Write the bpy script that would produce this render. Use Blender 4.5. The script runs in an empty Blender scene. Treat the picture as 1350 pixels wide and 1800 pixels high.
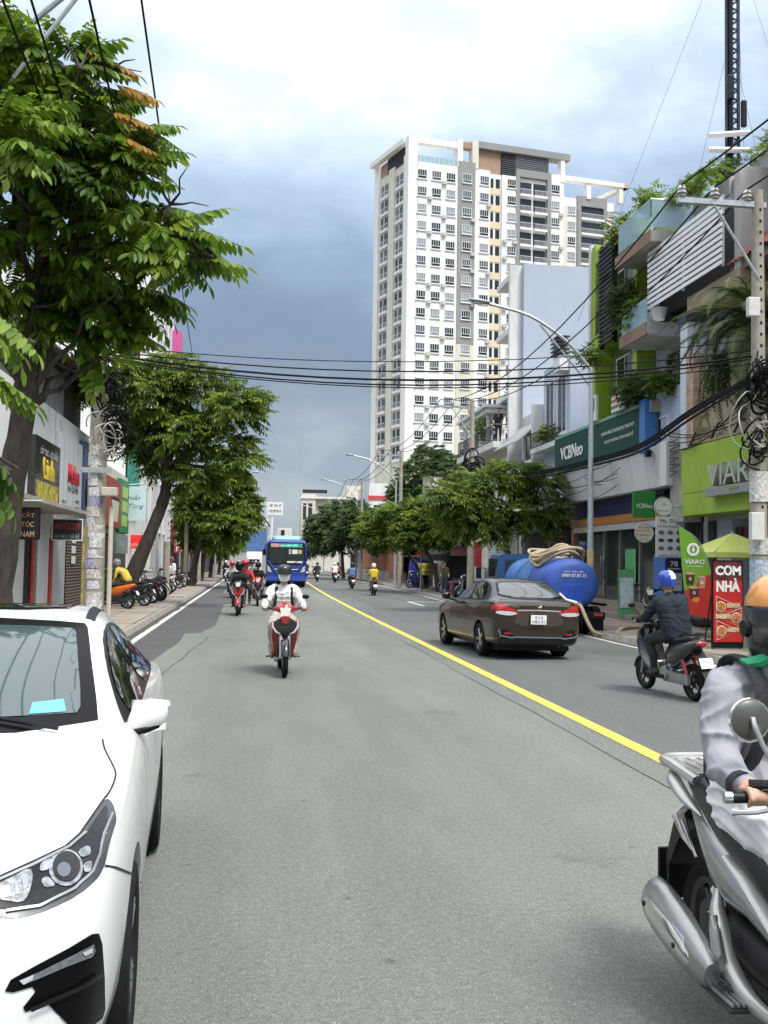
import bpy, bmesh, math, random
import numpy as np
from mathutils import Vector, Matrix, noise as mnoise
from mathutils.bvhtree import BVHTree
from mathutils.geometry import delaunay_2d_cdt
R = math.radians
PI = math.pi
random.seed(7)
rng = np.random.default_rng(11)
SC = bpy.context.scene
COL = SC.collection

# ------------------------------------------------------------------ camera
cam_data = bpy.data.cameras.new('camera')
cam = bpy.data.objects.new('camera', cam_data)
COL.objects.link(cam)
cam_data.sensor_fit = 'VERTICAL'
cam_data.sensor_height = 36.0
cam_data.lens = 35.0
cam_data.clip_start = 0.05
cam_data.clip_end = 6000
cam.matrix_world = (Matrix.Translation((0, 0, 1.75)) @ Matrix.Rotation(R(-7.46), 4, 'Z')
     @ Matrix.Rotation(R(92.9), 4, 'X') @ Matrix.Rotation(R(0.9), 4, 'Z'))
SC.camera = cam

# ------------------------------------------------------------------ sky, sun, exposure
SUN_EL, SUN_AZ = R(60), R(150)          # azimuth clockwise from +Y: the veiled sun stands high behind the camera, to the right
world = bpy.data.worlds.new('World')
SC.world = world
world.use_nodes = True
wn, wl = world.node_tree.nodes, world.node_tree.links
wn.clear()
wout = wn.new('ShaderNodeOutputWorld')
wbg = wn.new('ShaderNodeBackground')
wbg.inputs['Strength'].default_value = 0.1
sky = wn.new('ShaderNodeTexSky')
sky.sky_type = 'NISHITA'
sky.sun_disc = False
sky.sun_elevation = SUN_EL
sky.sun_rotation = SUN_AZ
sky.air_density, sky.dust_density, sky.ozone_density = 1.0, 2.0, 1.0
wtc = wn.new('ShaderNodeTexCoord')
wsep = wn.new('ShaderNodeSeparateXYZ')
wl.new(wtc.outputs['Generated'], wsep.inputs[0])

def wnoise(scale, detail, rough, stretch):
 mp = wn.new('ShaderNodeMapping')
 mp.inputs['Scale'].default_value = stretch
 wl.new(wtc.outputs['Generated'], mp.inputs['Vector'])
 n = wn.new('ShaderNodeTexNoise')
 n.inputs['Scale'].default_value = scale
 n.inputs['Detail'].default_value = detail
 n.inputs['Roughness'].default_value = rough
 n.inputs['Distortion'].default_value = 0.3
 wl.new(mp.outputs[0], n.inputs['Vector'])
 return n.outputs['Fac']

def wmath(op, a, b):
 m = wn.new('ShaderNodeMath')
 m.operation = op
 for i, x in enumerate((a, b)):
  if hasattr(x, 'links'):
   wl.new(x, m.inputs[i])
  else:
   m.inputs[i].default_value = x
 return m.outputs[0]

# a shelf of storm cloud: slate low down, thinning to white overhead, broken by noise in every direction alike
big = wnoise(2.6, 4.0, 0.5, (1, 1, 1.6))
fine = wnoise(7.5, 7.0, 0.6, (1, 1, 2.0))
hgt = wmath('ADD', wsep.outputs[2], wmath('MULTIPLY', wmath('SUBTRACT', big, 0.5), 0.46))
hgt = wmath('ADD', hgt, wmath('MULTIPLY', wmath('SUBTRACT', fine, 0.5), 0.2))
ramp = wn.new('ShaderNodeValToRGB')
ramp.color_ramp.interpolation = 'B_SPLINE'
els = ramp.color_ramp.elements
stops = [(0.00, (2.0, 2.25, 2.45)), (0.06, (1.4, 1.68, 1.98)), (0.15, (0.86, 1.13, 1.58)), (0.24, (1.05, 1.43, 2.0)),
         (0.35, (1.85, 2.4, 3.2)), (0.48, (3.4, 4.0, 4.7)), (0.6, (7.4, 7.8, 8.2)), (1.0, (9.2, 9.4, 9.6))]
while len(els) < len(stops):
 els.new(0.5)
for e, (p, c) in zip(els, stops):
 e.position = p
 e.color = (*[x / 14 for x in c], 1)
wl.new(hgt, ramp.inputs[0])
wmul = wn.new('ShaderNodeVectorMath')
wmul.operation = 'SCALE'
wmul.inputs['Scale'].default_value = 14
wl.new(ramp.outputs[0], wmul.inputs[0])
wmix = wn.new('ShaderNodeMix')
wmix.data_type = 'RGBA'
wmix.inputs['Factor'].default_value = 0.93
wl.new(sky.outputs[0], wmix.inputs['A'])
wl.new(wmul.outputs[0], wmix.inputs['B'])
wl.new(wmix.outputs['Result'], wbg.inputs['Color'])
wl.new(wbg.outputs[0], wout.inputs[0])

sun_data = bpy.data.lights.new('sun', 'SUN')
sun_data.energy = 1.5
sun_data.angle = R(16)
sun_data.color = (1.0, 0.96, 0.9)
sun = bpy.data.objects.new('sun', sun_data)
COL.objects.link(sun)
sd = Vector((math.sin(SUN_AZ) * math.cos(SUN_EL), math.cos(SUN_AZ) * math.cos(SUN_EL), math.sin(SUN_EL)))
sun.rotation_euler = sd.to_track_quat('Z', 'Y').to_euler()
SC.view_settings.view_transform = 'Standard'
SC.view_settings.look = 'None'
SC.view_settings.gamma = 1
SC.view_settings.exposure = 1.35
SC.view_settings.use_curve_mapping = False
SC.render.engine = 'CYCLES'
SC.cycles.use_denoising = True
SC.cycles.max_bounces = 6
SC.cycles.caustics_reflective = False
SC.cycles.caustics_refractive = False

# ------------------------------------------------------------------ materials
MATS = {}

def mat(name, col, rough=0.55, metal=0.0, var=0.12, scale=6.0, bump=0.0, bscale=60.0, coat=0.0, spec=0.5, emit=0.0,
  alpha=1.0, stain=None, sscale=1.5, samt=0.35, stretch=(1, 1, 1)):
 if name in MATS:
  return MATS[name]
 m = bpy.data.materials.new(name)
 m.use_nodes = True
 nt = m.node_tree
 n, l = nt.nodes, nt.links
 b = n['Principled BSDF']
 b.inputs['Roughness'].default_value = rough
 b.inputs['Metallic'].default_value = metal
 b.inputs['Specular IOR Level'].default_value = spec
 if coat:
  b.inputs['Coat Weight'].default_value = coat
  b.inputs['Coat Roughness'].default_value = 0.05
 if alpha < 1:
  b.inputs['Alpha'].default_value = alpha
 c4 = (*col, 1)
 if emit:
  b.inputs['Emission Color'].default_value = c4
  b.inputs['Emission Strength'].default_value = emit
 b.inputs['Base Color'].default_value = c4
 if var or stain or bump:
  tc = n.new('ShaderNodeTexCoord')
  mp = n.new('ShaderNodeMapping')
  mp.inputs['Scale'].default_value = stretch
  l.new(tc.outputs['Object'], mp.inputs['Vector'])
 src = None
 if var:
  nz = n.new('ShaderNodeTexNoise')
  nz.inputs['Scale'].default_value = scale
  nz.inputs['Detail'].default_value = 5
  nz.inputs['Roughness'].default_value = 0.62
  l.new(mp.outputs[0], nz.inputs['Vector'])
  rp = n.new('ShaderNodeValToRGB')
  rp.color_ramp.elements[0].position = 0.32
  rp.color_ramp.elements[1].position = 0.68
  rp.color_ramp.elements[0].color = (*[max(0, c * (1 - var)) for c in col], 1)
  rp.color_ramp.elements[1].color = (*[min(1, c * (1 + var)) for c in col], 1)
  l.new(nz.outputs['Fac'], rp.inputs[0])
  src = rp.outputs[0]
  mr = n.new('ShaderNodeMapRange')
  mr.inputs['To Min'].default_value = max(0.02, rough - 0.08)
  mr.inputs['To Max'].default_value = min(1, rough + 0.08)
  l.new(nz.outputs['Fac'], mr.inputs['Value'])
  l.new(mr.outputs[0], b.inputs['Roughness'])
 if stain:
  nz2 = n.new('ShaderNodeTexNoise')
  nz2.inputs['Scale'].default_value = sscale
  nz2.inputs['Detail'].default_value = 8
  nz2.inputs['Roughness'].default_value = 0.7
  l.new(mp.outputs[0], nz2.inputs['Vector'])
  r2 = n.new('ShaderNodeValToRGB')
  r2.color_ramp.elements[0].position = 0.5
  r2.color_ramp.elements[1].position = 0.72
  r2.color_ramp.elements[0].color = (0, 0, 0, 1)
  r2.color_ramp.elements[1].color = (samt, samt, samt, 1)
  l.new(nz2.outputs['Fac'], r2.inputs[0])
  mx = n.new('ShaderNodeMix')
  mx.data_type = 'RGBA'
  l.new(r2.outputs[0], mx.inputs['Factor'])
  if src:
   l.new(src, mx.inputs['A'])
  else:
   mx.inputs['A'].default_value = c4
  mx.inputs['B'].default_value = (*stain, 1)
  src = mx.outputs['Result']
 if src:
  l.new(src, b.inputs['Base Color'])
  if emit:
   l.new(src, b.inputs['Emission Color'])
 if bump:
  nb = n.new('ShaderNodeTexNoise')
  nb.inputs['Scale'].default_value = bscale
  nb.inputs['Detail'].default_value = 4
  l.new(mp.outputs[0], nb.inputs['Vector'])
  bp = n.new('ShaderNodeBump')
  bp.inputs['Strength'].default_value = bump
  bp.inputs['Distance'].default_value = 0.02
  l.new(nb.outputs['Fac'], bp.inputs['Height'])
  l.new(bp.outputs[0], b.inputs['Normal'])
 MATS[name] = m
 return m

def leaf_mat(name, c1, c2, c3, back=0.35):
 """foliage: colour per leaf clump by noise in space, light passes through the blade"""
 m = bpy.data.materials.new(name)
 m.use_nodes = True
 n, l = m.node_tree.nodes, m.node_tree.links
 n.clear()
 out = n.new('ShaderNodeOutputMaterial')
 tc = n.new('ShaderNodeTexCoord')
 gi = n.new('ShaderNodeNewGeometry')
 nz = n.new('ShaderNodeTexNoise')
 nz.inputs['Scale'].default_value = 1.1
 nz.inputs['Detail'].default_value = 3
 l.new(gi.outputs['Position'], nz.inputs['Vector'])
 ad = n.new('ShaderNodeMath')
 ad.operation = 'MULTIPLY_ADD'
 l.new(gi.outputs['Random Per Island'], ad.inputs[0])
 ad.inputs[1].default_value = 0.42
 l.new(nz.outputs['Fac'], ad.inputs[2])
 rp = n.new('ShaderNodeValToRGB')
 rp.color_ramp.elements[0].position = 0.42
 rp.color_ramp.elements[1].position = 0.98
 e = rp.color_ramp.elements.new(0.72)
 for el, c in zip(rp.color_ramp.elements, (c1, c2, c3)):
  el.color = (*c, 1)
 l.new(ad.outputs[0], rp.inputs[0])
 pb = n.new('ShaderNodeBsdfPrincipled')
 pb.inputs['Roughness'].default_value = 0.42
 pb.inputs['Specular IOR Level'].default_value = 0.35
 tr = n.new('ShaderNodeBsdfTranslucent')
 l.new(rp.outputs[0], pb.inputs['Base Color'])
 l.new(rp.outputs[0], tr.inputs['Color'])
 mx = n.new('ShaderNodeMixShader')
 mx.inputs[0].default_value = back
 l.new(pb.outputs[0], mx.inputs[1])
 l.new(tr.outputs[0], mx.inputs[2])
 l.new(mx.outputs[0], out.inputs[0])
 MATS[name] = m
 return m

def glass_mat(name, tint=(0.02, 0.03, 0.035), rough=0.04, ior=1.7, alpha=1.0):
 if name in MATS:
  return MATS[name]
 m = bpy.data.materials.new(name)
 m.use_nodes = True
 b = m.node_tree.nodes['Principled BSDF']
 b.inputs['Base Color'].default_value = (*tint, 1)
 b.inputs['Roughness'].default_value = rough
 b.inputs['IOR'].default_value = ior
 b.inputs['Alpha'].default_value = alpha
 MATS[name] = m
 return m

# ------------------------------------------------------------------ mesh builder
class MB:
 def __init__(s):
  s.v, s.f, s.m, s.s = [], [], [], []

 def add(s, vs, fs, m=0, smooth=False, M=None):
  o = len(s.v)
  if M is not None:
   vs = [M @ Vector(v) for v in vs]
  s.v.extend([tuple(v) for v in vs])
  for f in fs:
   s.f.append([i + o for i in f])
   s.m.append(m)
   s.s.append(smooth)
  return s

 def box(s, x0, x1, y0, y1, z0, z1, m=0, M=None, bev=0.0):
  if bev <= 0:
   vs = [(x0, y0, z0), (x1, y0, z0), (x1, y1, z0), (x0, y1, z0), (x0, y0, z1), (x1, y0, z1), (x1, y1, z1), (x0, y1, z1)]
   fs = [(0, 3, 2, 1), (4, 5, 6, 7), (0, 1, 5, 4), (1, 2, 6, 5), (2, 3, 7, 6), (3, 0, 4, 7)]
   return s.add(vs, fs, m, False, M)
  b = bmesh.new()
  bmesh.ops.create_cube(b, size=1)
  for v in b.verts:
   v.co = Vector(((x0 + x1) / 2 + v.co.x * (x1 - x0), (y0 + y1) / 2 + v.co.y * (y1 - y0), (z0 + z1) / 2 + v.co.z * (z1 - z0)))
  bmesh.ops.bevel(b, geom=b.edges[:], offset=bev, segments=2, profile=0.6, affect='EDGES')
  b.verts.index_update()
  s.add([v.co.copy() for v in b.verts], [[v.index for v in f.verts] for f in b.faces], m, False, M)
  b.free()
  return s

 def tube(s, pts, r, n=8, m=0, caps=True, M=None, flat=1.0):
  pts = [Vector(p) for p in pts]
  rs = r if isinstance(r, (list, tuple)) else [r] * len(pts)
  rings = []
  up = None
  for i, p in enumerate(pts):
   t = (pts[min(i + 1, len(pts) - 1)] - pts[max(i - 1, 0)]).normalized()
   if up is None:
    a = Vector((0, 0, 1)) if abs(t.z) < 0.9 else Vector((1, 0, 0))
    up = (a - t * a.dot(t)).normalized()
   else:
    up = (up - t * up.dot(t)).normalized()
   sd_ = t.cross(up)
   rings.append([p + (sd_ * math.cos(2 * PI * k / n) + up * math.sin(2 * PI * k / n) * flat) * rs[i] for k in range(n)])
  return s.loft(rings, m, caps, M=M)

 def loft(s, rings, m=0, caps=True, closed=True, M=None, smooth=True):
  n = len(rings[0])
  vs = [v for rg in rings for v in rg]
  fs = []
  for i in range(len(rings) - 1):
   for k in range(n if closed else n - 1):
    a, b = i * n + k, i * n + (k + 1) % n
    fs.append((a, b, b + n, a + n))
  s.add(vs, fs, m, smooth, M)
  if caps:
   s.add(rings[0], [list(range(n))[::-1]], m, False, M)
   s.add(rings[-1], [list(range(n))], m, False, M)
  return s

 def lathe(s, prof, n=16, m=0, M=None, axis='z', cap=False, arc=2 * PI):
  rings = []
  full = abs(arc - 2 * PI) < 1e-4
  for r, z in prof:
   rg = []
   for k in range(n if full else n + 1):
    a = arc * k / n
    x, y = r * math.cos(a), r * math.sin(a)
    rg.append({'z': (x, y, z), 'x': (z, x, y), 'y': (y, z, x)}[axis])
   rings.append(rg)
  return s.loft(rings, m, cap, full, M)

 def prism(s, poly, d0, d1, plane='xz', m=0, M=None):
  """extrude a 2-D outline; plane names the two axes of the outline, the third is the depth"""
  def p3(a, b, d):
   return {'xz': (a, d, b), 'yz': (d, a, b), 'xy': (a, b, d)}[plane]
  n = len(poly)
  vs = [p3(a, b, d0) for a, b in poly] + [p3(a, b, d1) for a, b in poly]
  fs = [list(range(n)), list(range(2 * n - 1, n - 1, -1))]
  for k in range(n):
   j = (k + 1) % n
   fs.append((k, k + n, j + n, j))
  return s.add(vs, fs, m, False, M)

 def ball(s, c, rx, ry=None, rz=None, m=0, n=12, k=8, M=None):
  ry = rx if ry is None else ry
  rz = rx if rz is None else rz
  rings = []
  for i in range(k + 1):
   t = -PI / 2 + PI * i / k
   rr = max(1e-3, math.cos(t))
   rings.append([(c[0] + rx * rr * math.cos(2 * PI * j / n), c[1] + ry * rr * math.sin(2 * PI * j / n), c[2] + rz * math.sin(t)) for j in range(n)])
  return s.loft(rings, m, True, M=M)

 def torus(s, c, R0, r, n=24, k=8, m=0, axis='x', M=None):
  rings = []
  for i in range(n):
   a = 2 * PI * i / n
   rg = []
   for j in range(k):
    b = 2 * PI * j / k
    q, w = (R0 + r * math.cos(b)), r * math.sin(b)
    x, y = q * math.cos(a), q * math.sin(a)
    p = {'x': (w, x, y), 'y': (y, w, x), 'z': (x, y, w)}[axis]
    rg.append((p[0] + c[0], p[1] + c[1], p[2] + c[2]))
   rings.append(rg)
  rings.append(rings[0])
  return s.loft(rings, m, False, M=M)

 def mesh(s, name, mats, fixn=True, sharp=40):
  me = bpy.data.meshes.new(name)
  me.from_pydata(s.v, [], s.f)
  for mm in (mats if isinstance(mats, (list, tuple)) else [mats]):
   me.materials.append(mm)
  me.polygons.foreach_set('material_index', s.m)
  me.polygons.foreach_set('use_smooth', s.s)
  if fixn:
   b = bmesh.new()
   b.from_mesh(me)
   bmesh.ops.recalc_face_normals(b, faces=b.faces[:])
   b.to_mesh(me)
   b.free()
  me.update()
  if any(s.s) and sharp:
   me.set_sharp_from_angle(angle=R(sharp))
  return me

 def build(s, name, mats, parent=None, loc=None, rz=None, fixn=True, sharp=40):
  o = bpy.data.objects.new(name, s.mesh(name, mats, fixn, sharp))
  COL.objects.link(o)
  if parent:
   o.parent = parent
  if loc is not None:
   o.location = loc
  if rz is not None:
   o.rotation_euler = (0, 0, rz)
  return o

def tag(o, label=None, cat=None, group=None, kind=None):
 if label:
  o['label'] = label
 if cat:
  o['category'] = cat
 if group:
  o['group'] = group
 if kind:
  o['kind'] = kind
 return o

def empty(name, loc=(0, 0, 0), rz=0, label=None, cat=None, group=None):
 o = bpy.data.objects.new(name, None)
 COL.objects.link(o)
 o.location = loc
 o.rotation_euler = (0, 0, rz)
 o.empty_display_size = 0.2
 return tag(o, label, cat, group)

def inst(name, me, parent=None, M=None, mats=None):
 o = bpy.data.objects.new(name, me)
 COL.objects.link(o)
 if parent:
  o.parent = parent
 if M is not None:
  o.matrix_local = M
 if mats:
  for i, mm in mats.items():
   o.material_slots[i].link = 'OBJECT'
   o.material_slots[i].material = mm
 return o

KIDS = {}

def copy_tree(o, parent=None):
 c = o.copy()
 COL.objects.link(c)
 c.parent = parent
 for ch in list(o.children):
  copy_tree(ch, c)
 return c

def evaluated(o, name=None):
 """mesh of an object with its modifiers applied; the helper object is removed"""
 bpy.context.view_layer.update()
 dg = bpy.context.evaluated_depsgraph_get()
 me = bpy.data.meshes.new_from_object(o.evaluated_get(dg))
 bpy.data.objects.remove(o)
 return me

TXT = {}

def text_mesh(body, depth=0.0, bold=0.0, shear=0.0):
 key = (body, depth, bold, shear)
 if key in TXT:
  return TXT[key]
 cu = bpy.data.curves.new('lettering', 'FONT')
 cu.body = body
 cu.size = 1
 cu.offset = bold
 cu.extrude = depth
 cu.shear = shear
 cu.align_x = 'CENTER'
 cu.resolution_u = 3
 o = bpy.data.objects.new('lettering', cu)
 me = bpy.data.meshes.new_from_object(o)
 bpy.data.objects.remove(o)
 co = np.zeros(len(me.vertices) * 3)
 me.vertices.foreach_get('co', co)
 co = co.reshape(-1, 3)
 lo, hi = co.min(0), co.max(0)
 co[:, 0] = (co[:, 0] - (lo[0] + hi[0]) / 2) / max(1e-6, hi[0] - lo[0])
 co[:, 1] = (co[:, 1] - (lo[1] + hi[1]) / 2) / max(1e-6, hi[1] - lo[1])
 me.vertices.foreach_set('co', co.ravel())
 me.update()
 TXT[key] = me
 return me

def text(body, parent, c, right, up, w, h, material, depth=0.0, bold=0.0, name='lettering', shear=0.0):
 """flat lettering of size w x h centred on c (in the parent's space), reading along right, upright along up"""
 if body == '§':                      # print too small to read in the photograph: a line of word-like strokes
  r_ = random.Random(int((c[0] * 31 + c[1] * 17 + c[2] * 101) * 100))
  rt, u = Vector(right).normalized(), Vector(up).normalized()
  b_, x_ = MB(), -w / 2
  while x_ < w / 2 - h * .2:
   ww = min(h * r_.uniform(.35, .6), w / 2 - x_)
   hh = h * r_.uniform(.7, 1)
   p_ = Vector(c) + rt * x_ - u * h / 2
   b_.add([p_, p_ + rt * ww * .35, p_ + rt * ww * .35 + u * hh, p_ + u * hh], [(0, 1, 2, 3)])
   b_.add([p_ + rt * ww * .4 + u * hh * .6, p_ + rt * ww * .9 + u * hh * .6, p_ + rt * ww * .9 + u * hh * .85, p_ + rt * ww * .4 + u * hh * .85], [(0, 1, 2, 3)])
   x_ += ww * 1.12 + (h * .4 if r_.random() < .2 else 0)
  o = b_.build('print_line', material, parent, fixn=False)
  o['kind'] = 'stuff'
  return o
 me = text_mesh(body, depth and 1.0, bold, shear).copy()
 me.materials.clear()
 me.materials.append(material)
 rt, u = Vector(right).normalized(), Vector(up).normalized()
 nn = rt.cross(u)
 d = depth if depth else 1.0
 Mx = Matrix(((rt.x * w, u.x * h, nn.x * d, c[0]), (rt.y * w, u.y * h, nn.y * d, c[1]), (rt.z * w, u.z * h, nn.z * d, c[2]), (0, 0, 0, 1)))
 me.transform(Mx)
 o = bpy.data.objects.new(name, me)
 COL.objects.link(o)
 o.parent = parent
 return o

def lerp(a, b, t):
 return a + (b - a) * t

def interp(tab, x):
 """rows (x, a, b, ...) sorted by x; smooth interpolation (Catmull-Rom)"""
 xs = [r[0] for r in tab]
 if x <= xs[0]:
  return list(tab[0][1:])
 if x >= xs[-1]:
  return list(tab[-1][1:])
 i = max(k for k in range(len(xs)) if xs[k] <= x)
 t = (x - xs[i]) / (xs[i + 1] - xs[i])
 p0, p1, p2, p3 = tab[max(i - 1, 0)], tab[i], tab[i + 1], tab[min(i + 2, len(tab) - 1)]
 out = []
 for k in range(1, len(p1)):
  h_ = xs[i + 1] - xs[i]
  m1 = (p2[k] - p0[k]) / max(1e-6, p2[0] - p0[0]) * h_
  m2 = (p3[k] - p1[k]) / max(1e-6, p3[0] - p1[0]) * h_
  t2, t3 = t * t, t * t * t
  out.append((2 * t3 - 3 * t2 + 1) * p1[k] + (t3 - 2 * t2 + t) * m1 + (-2 * t3 + 3 * t2) * p2[k] + (t3 - t2) * m2)
 return out

def smooth_path(pts, k=6):
 tab = [(i, *p) for i, p in enumerate(pts)]
 return [tuple(interp(tab, i / k)) for i in range((len(pts) - 1) * k + 1)]

# shared materials
black = mat('black_plastic', (0.007, 0.007, 0.008), 0.45, var=0.2, spec=0.25)
gloss_black = mat('gloss_black', (0.006, 0.006, 0.007), 0.14, coat=0.1, var=0, spec=0.35)
rubber = mat('tyre_rubber', (0.012, 0.012, 0.012), 0.85, var=0.25, spec=0.2, bump=0.1, bscale=90)
chrome = mat('chrome', (0.75, 0.75, 0.75), 0.14, 1.0, var=0)
alloy = mat('alloy', (0.42, 0.43, 0.44), 0.32, 0.9, var=0.08)
steel = mat('galvanised_steel', (0.42, 0.46, 0.48), 0.45, 0.5, var=0.12, scale=14)
dark_metal = mat('dark_metal', (0.05, 0.05, 0.052), 0.45, 0.6, var=0.2)
white_paint = mat('white_paint', (0.78, 0.78, 0.77), 0.5, var=0.05)
concrete = mat('concrete', (0.36, 0.34, 0.31), 0.85, var=0.2, scale=5, bump=0.2, bscale=40, stain=(0.16, 0.15, 0.14), sscale=2.0, samt=0.5)
skin = mat('skin', (0.5, 0.29, 0.2), 0.5, var=0.08)
plate_white = mat('plate_white', (0.78, 0.78, 0.76), 0.4, var=0.04)
letter_black = mat('letter_black', (0.01, 0.01, 0.012), 0.5, var=0)
letter_white = mat('letter_white', (0.82, 0.82, 0.8), 0.5, var=0)
lens_red = mat('lens_red', (0.4, 0.008, 0.012), 0.12, coat=0.6, var=0)
lens_amber = mat('lens_amber', (0.6, 0.2, 0.02), 0.15, coat=0.5, var=0)
lens_clear = mat('lens_clear', (0.6, 0.62, 0.64), 0.1, 0.2, coat=0.8, var=0)
glass_dark = glass_mat('glass_dark', (0.015, 0.02, 0.022))
gap_mat = mat('panel_gap', (0.012, 0.012, 0.012), 0.8, var=0)
pillar_black = mat('pillar_black', (0.004, 0.004, 0.005), 0.25, var=0, spec=0.1)

# ------------------------------------------------------------------ ground, road, pavements
def road_mat():
 m = bpy.data.materials.new('asphalt')
 m.use_nodes = True
 n, l = m.node_tree.nodes, m.node_tree.links
 b = n['Principled BSDF']
 b.inputs['Roughness'].default_value = 0.86
 b.inputs['Specular IOR Level'].default_value = 0.32
 tc = n.new('ShaderNodeTexCoord')

 def nz(sc, det, rgh, st=(1, 1, 1)):
  mp = n.new('ShaderNodeMapping')
  mp.inputs['Scale'].default_value = st
  l.new(tc.outputs['Object'], mp.inputs['Vector'])
  q = n.new('ShaderNodeTexNoise')
  q.inputs['Scale'].default_value = sc
  q.inputs['Detail'].default_value = det
  q.inputs['Roughness'].default_value = rgh
  l.new(mp.outputs[0], q.inputs['Vector'])
  return q.outputs['Fac']

 def rp(f, p0, c0, p1, c1):
  q = n.new('ShaderNodeValToRGB')
  q.color_ramp.elements[0].position, q.color_ramp.elements[1].position = p0, p1
  q.color_ramp.elements[0].color, q.color_ramp.elements[1].color = (*c0, 1), (*c1, 1)
  l.new(f, q.inputs[0])
  return q.outputs[0]

 def mul(a, c, typ='MULTIPLY', fac=1.0):
  q = n.new('ShaderNodeMix')
  q.data_type = 'RGBA'
  q.blend_type = typ
  if hasattr(fac, 'links'):
   l.new(fac, q.inputs['Factor'])
  else:
   q.inputs['Factor'].default_value = fac
  l.new(a, q.inputs['A'])
  if hasattr(c, 'links'):
   l.new(c, q.inputs['B'])
  else:
   q.inputs['B'].default_value = (*c, 1)
  return q.outputs['Result']
 base = rp(nz(95, 4, 0.75), 0.3, (0.066, 0.071, 0.064), 0.7, (0.255, 0.268, 0.245))      # aggregate
 wear = rp(nz(0.55, 5, 0.6, (1, 0.06, 1)), 0.35, (0.82, 0.83, 0.83), 0.68, (1.12, 1.12, 1.1))   # long worn bands
 blot = rp(nz(1.4, 8, 0.72, (1, .3, 1)), 0.38, (1.05, 1.05, 1.05), 0.72, (0.86, 0.87, 0.88))
 grit = rp(nz(26, 4, 0.7), 0.33, (0.8, 0.8, 0.8), 0.67, (1.16, 1.16, 1.15))
 c = mul(mul(mul(base, wear), blot), grit)
 vo = n.new('ShaderNodeTexVoronoi')                                                           # single pale stones
 vo.inputs['Scale'].default_value = 60
 l.new(tc.outputs['Object'], vo.inputs['Vector'])
 st = rp(vo.outputs['Distance'], 0.12, (1, 1, 1), 0.3, (0, 0, 0))
 vc = n.new('ShaderNodeSeparateColor')
 l.new(vo.outputs['Color'], vc.inputs[0])
 pick = rp(vc.outputs[0], 0.6, (0, 0, 0), 0.8, (1, 1, 1))
 c = mul(c, (0.3, 0.3, 0.275), 'MIX', mul(st, pick))
 vo2 = n.new('ShaderNodeTexVoronoi')                                                          # small dark oil spots
 vo2.inputs['Scale'].default_value = 2.1
 l.new(tc.outputs['Object'], vo2.inputs['Vector'])
 sp = rp(vo2.outputs['Distance'], 0.02, (0.55, 0.55, 0.55), 0.075, (0, 0, 0))
 c = mul(c, (0.035, 0.035, 0.035), 'MIX', sp)
 for (sx_, sy_, rad) in ((2.0, 5.8, .5), (2.2, 11.5, .8), (-.3, 8.2, .4), (.9, 19, .7), (6.0, 15, .9)):      # old spills
  vd = n.new('ShaderNodeVectorMath')
  vd.operation = 'DISTANCE'
  l.new(tc.outputs['Object'], vd.inputs[0])
  vd.inputs[1].default_value = (sx_, sy_, 0)
  ad = n.new('ShaderNodeMath')
  ad.operation = 'MULTIPLY_ADD'
  l.new(nz(2.6, 6, .7), ad.inputs[0])
  ad.inputs[1].default_value = 1.6
  l.new(vd.outputs['Value'], ad.inputs[2])
  c = mul(c, rp(ad.outputs[0], .75, (.74, .74, .75), .75 + rad * .5, (1, 1, 1)))
 # lane beyond the centre line was laid at another time: darker, bluer
 sx = n.new('ShaderNodeSeparateXYZ')
 l.new(tc.outputs['Object'], sx.inputs[0])
 lane = rp(sx.outputs[0], 3.6, (1, 1, 1), 3.72, (0.74, 0.74, 0.80))
 n_lane = lane.node
 mr = n.new('ShaderNodeMapRange')
 mr.inputs['From Min'].default_value, mr.inputs['From Max'].default_value = 3.55, 3.75
 l.new(sx.outputs[0], mr.inputs['Value'])
 for lk in list(n_lane.inputs[0].links):
  m.node_tree.links.remove(lk)
 n_lane.color_ramp.elements[0].position, n_lane.color_ramp.elements[1].position = 0, 1
 l.new(mr.outputs[0], n_lane.inputs[0])
 c = mul(c, lane)
 l.new(c, b.inputs['Base Color'])
 bp = n.new('ShaderNodeBump')
 bp.inputs['Strength'].default_value = 0.5
 bp.inputs['Distance'].default_value = 0.012
 l.new(nz(140, 2, 0.6), bp.inputs['Height'])
 l.new(bp.outputs[0], b.inputs['Normal'])
 return m

asphalt = road_mat()
patch_mat = mat('asphalt_patch', (0.068, 0.07, 0.073), 0.85, var=0.3, scale=70, bump=0.4, bscale=120, stain=(0.04, 0.04, 0.042), sscale=1.2, samt=0.6)
line_yellow = mat('line_yellow', (0.68, 0.5, 0.07), 0.7, var=0.1, scale=30, stain=(0.2, 0.19, 0.12), sscale=7, samt=0.75)
line_white = mat('line_white', (0.56, 0.56, 0.53), 0.75, var=0.15, scale=14, stain=(0.16, 0.16, 0.15), sscale=4, samt=0.95)
pave_mat = mat('pavement_bed', (0.2, 0.18, 0.155), 0.9, var=0.25, scale=3, stain=(0.09, 0.085, 0.075), sscale=1.2, samt=0.6)
slab_mats = [mat('slab_a', (0.27, 0.23, 0.19), 0.85, var=0.2, scale=4, bump=0.25, bscale=50, stain=(0.13, 0.12, 0.1), sscale=1.4, samt=0.6),
             mat('slab_b', (0.235, 0.205, 0.17), 0.85, var=0.22, scale=5, bump=0.25, bscale=50, stain=(0.12, 0.11, 0.1), sscale=2.2, samt=0.6),
             mat('slab_c', (0.3, 0.26, 0.215), 0.85, var=0.2, scale=3, bump=0.25, bscale=50, stain=(0.16, 0.14, 0.12), sscale=1.8, samt=0.6)]
kerb_mat = mat('kerb_stone', (0.3, 0.275, 0.24), 0.88, var=0.25, scale=5, bump=0.3, bscale=30, stain=(0.09, 0.085, 0.08), sscale=2.5, samt=0.7)
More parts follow.
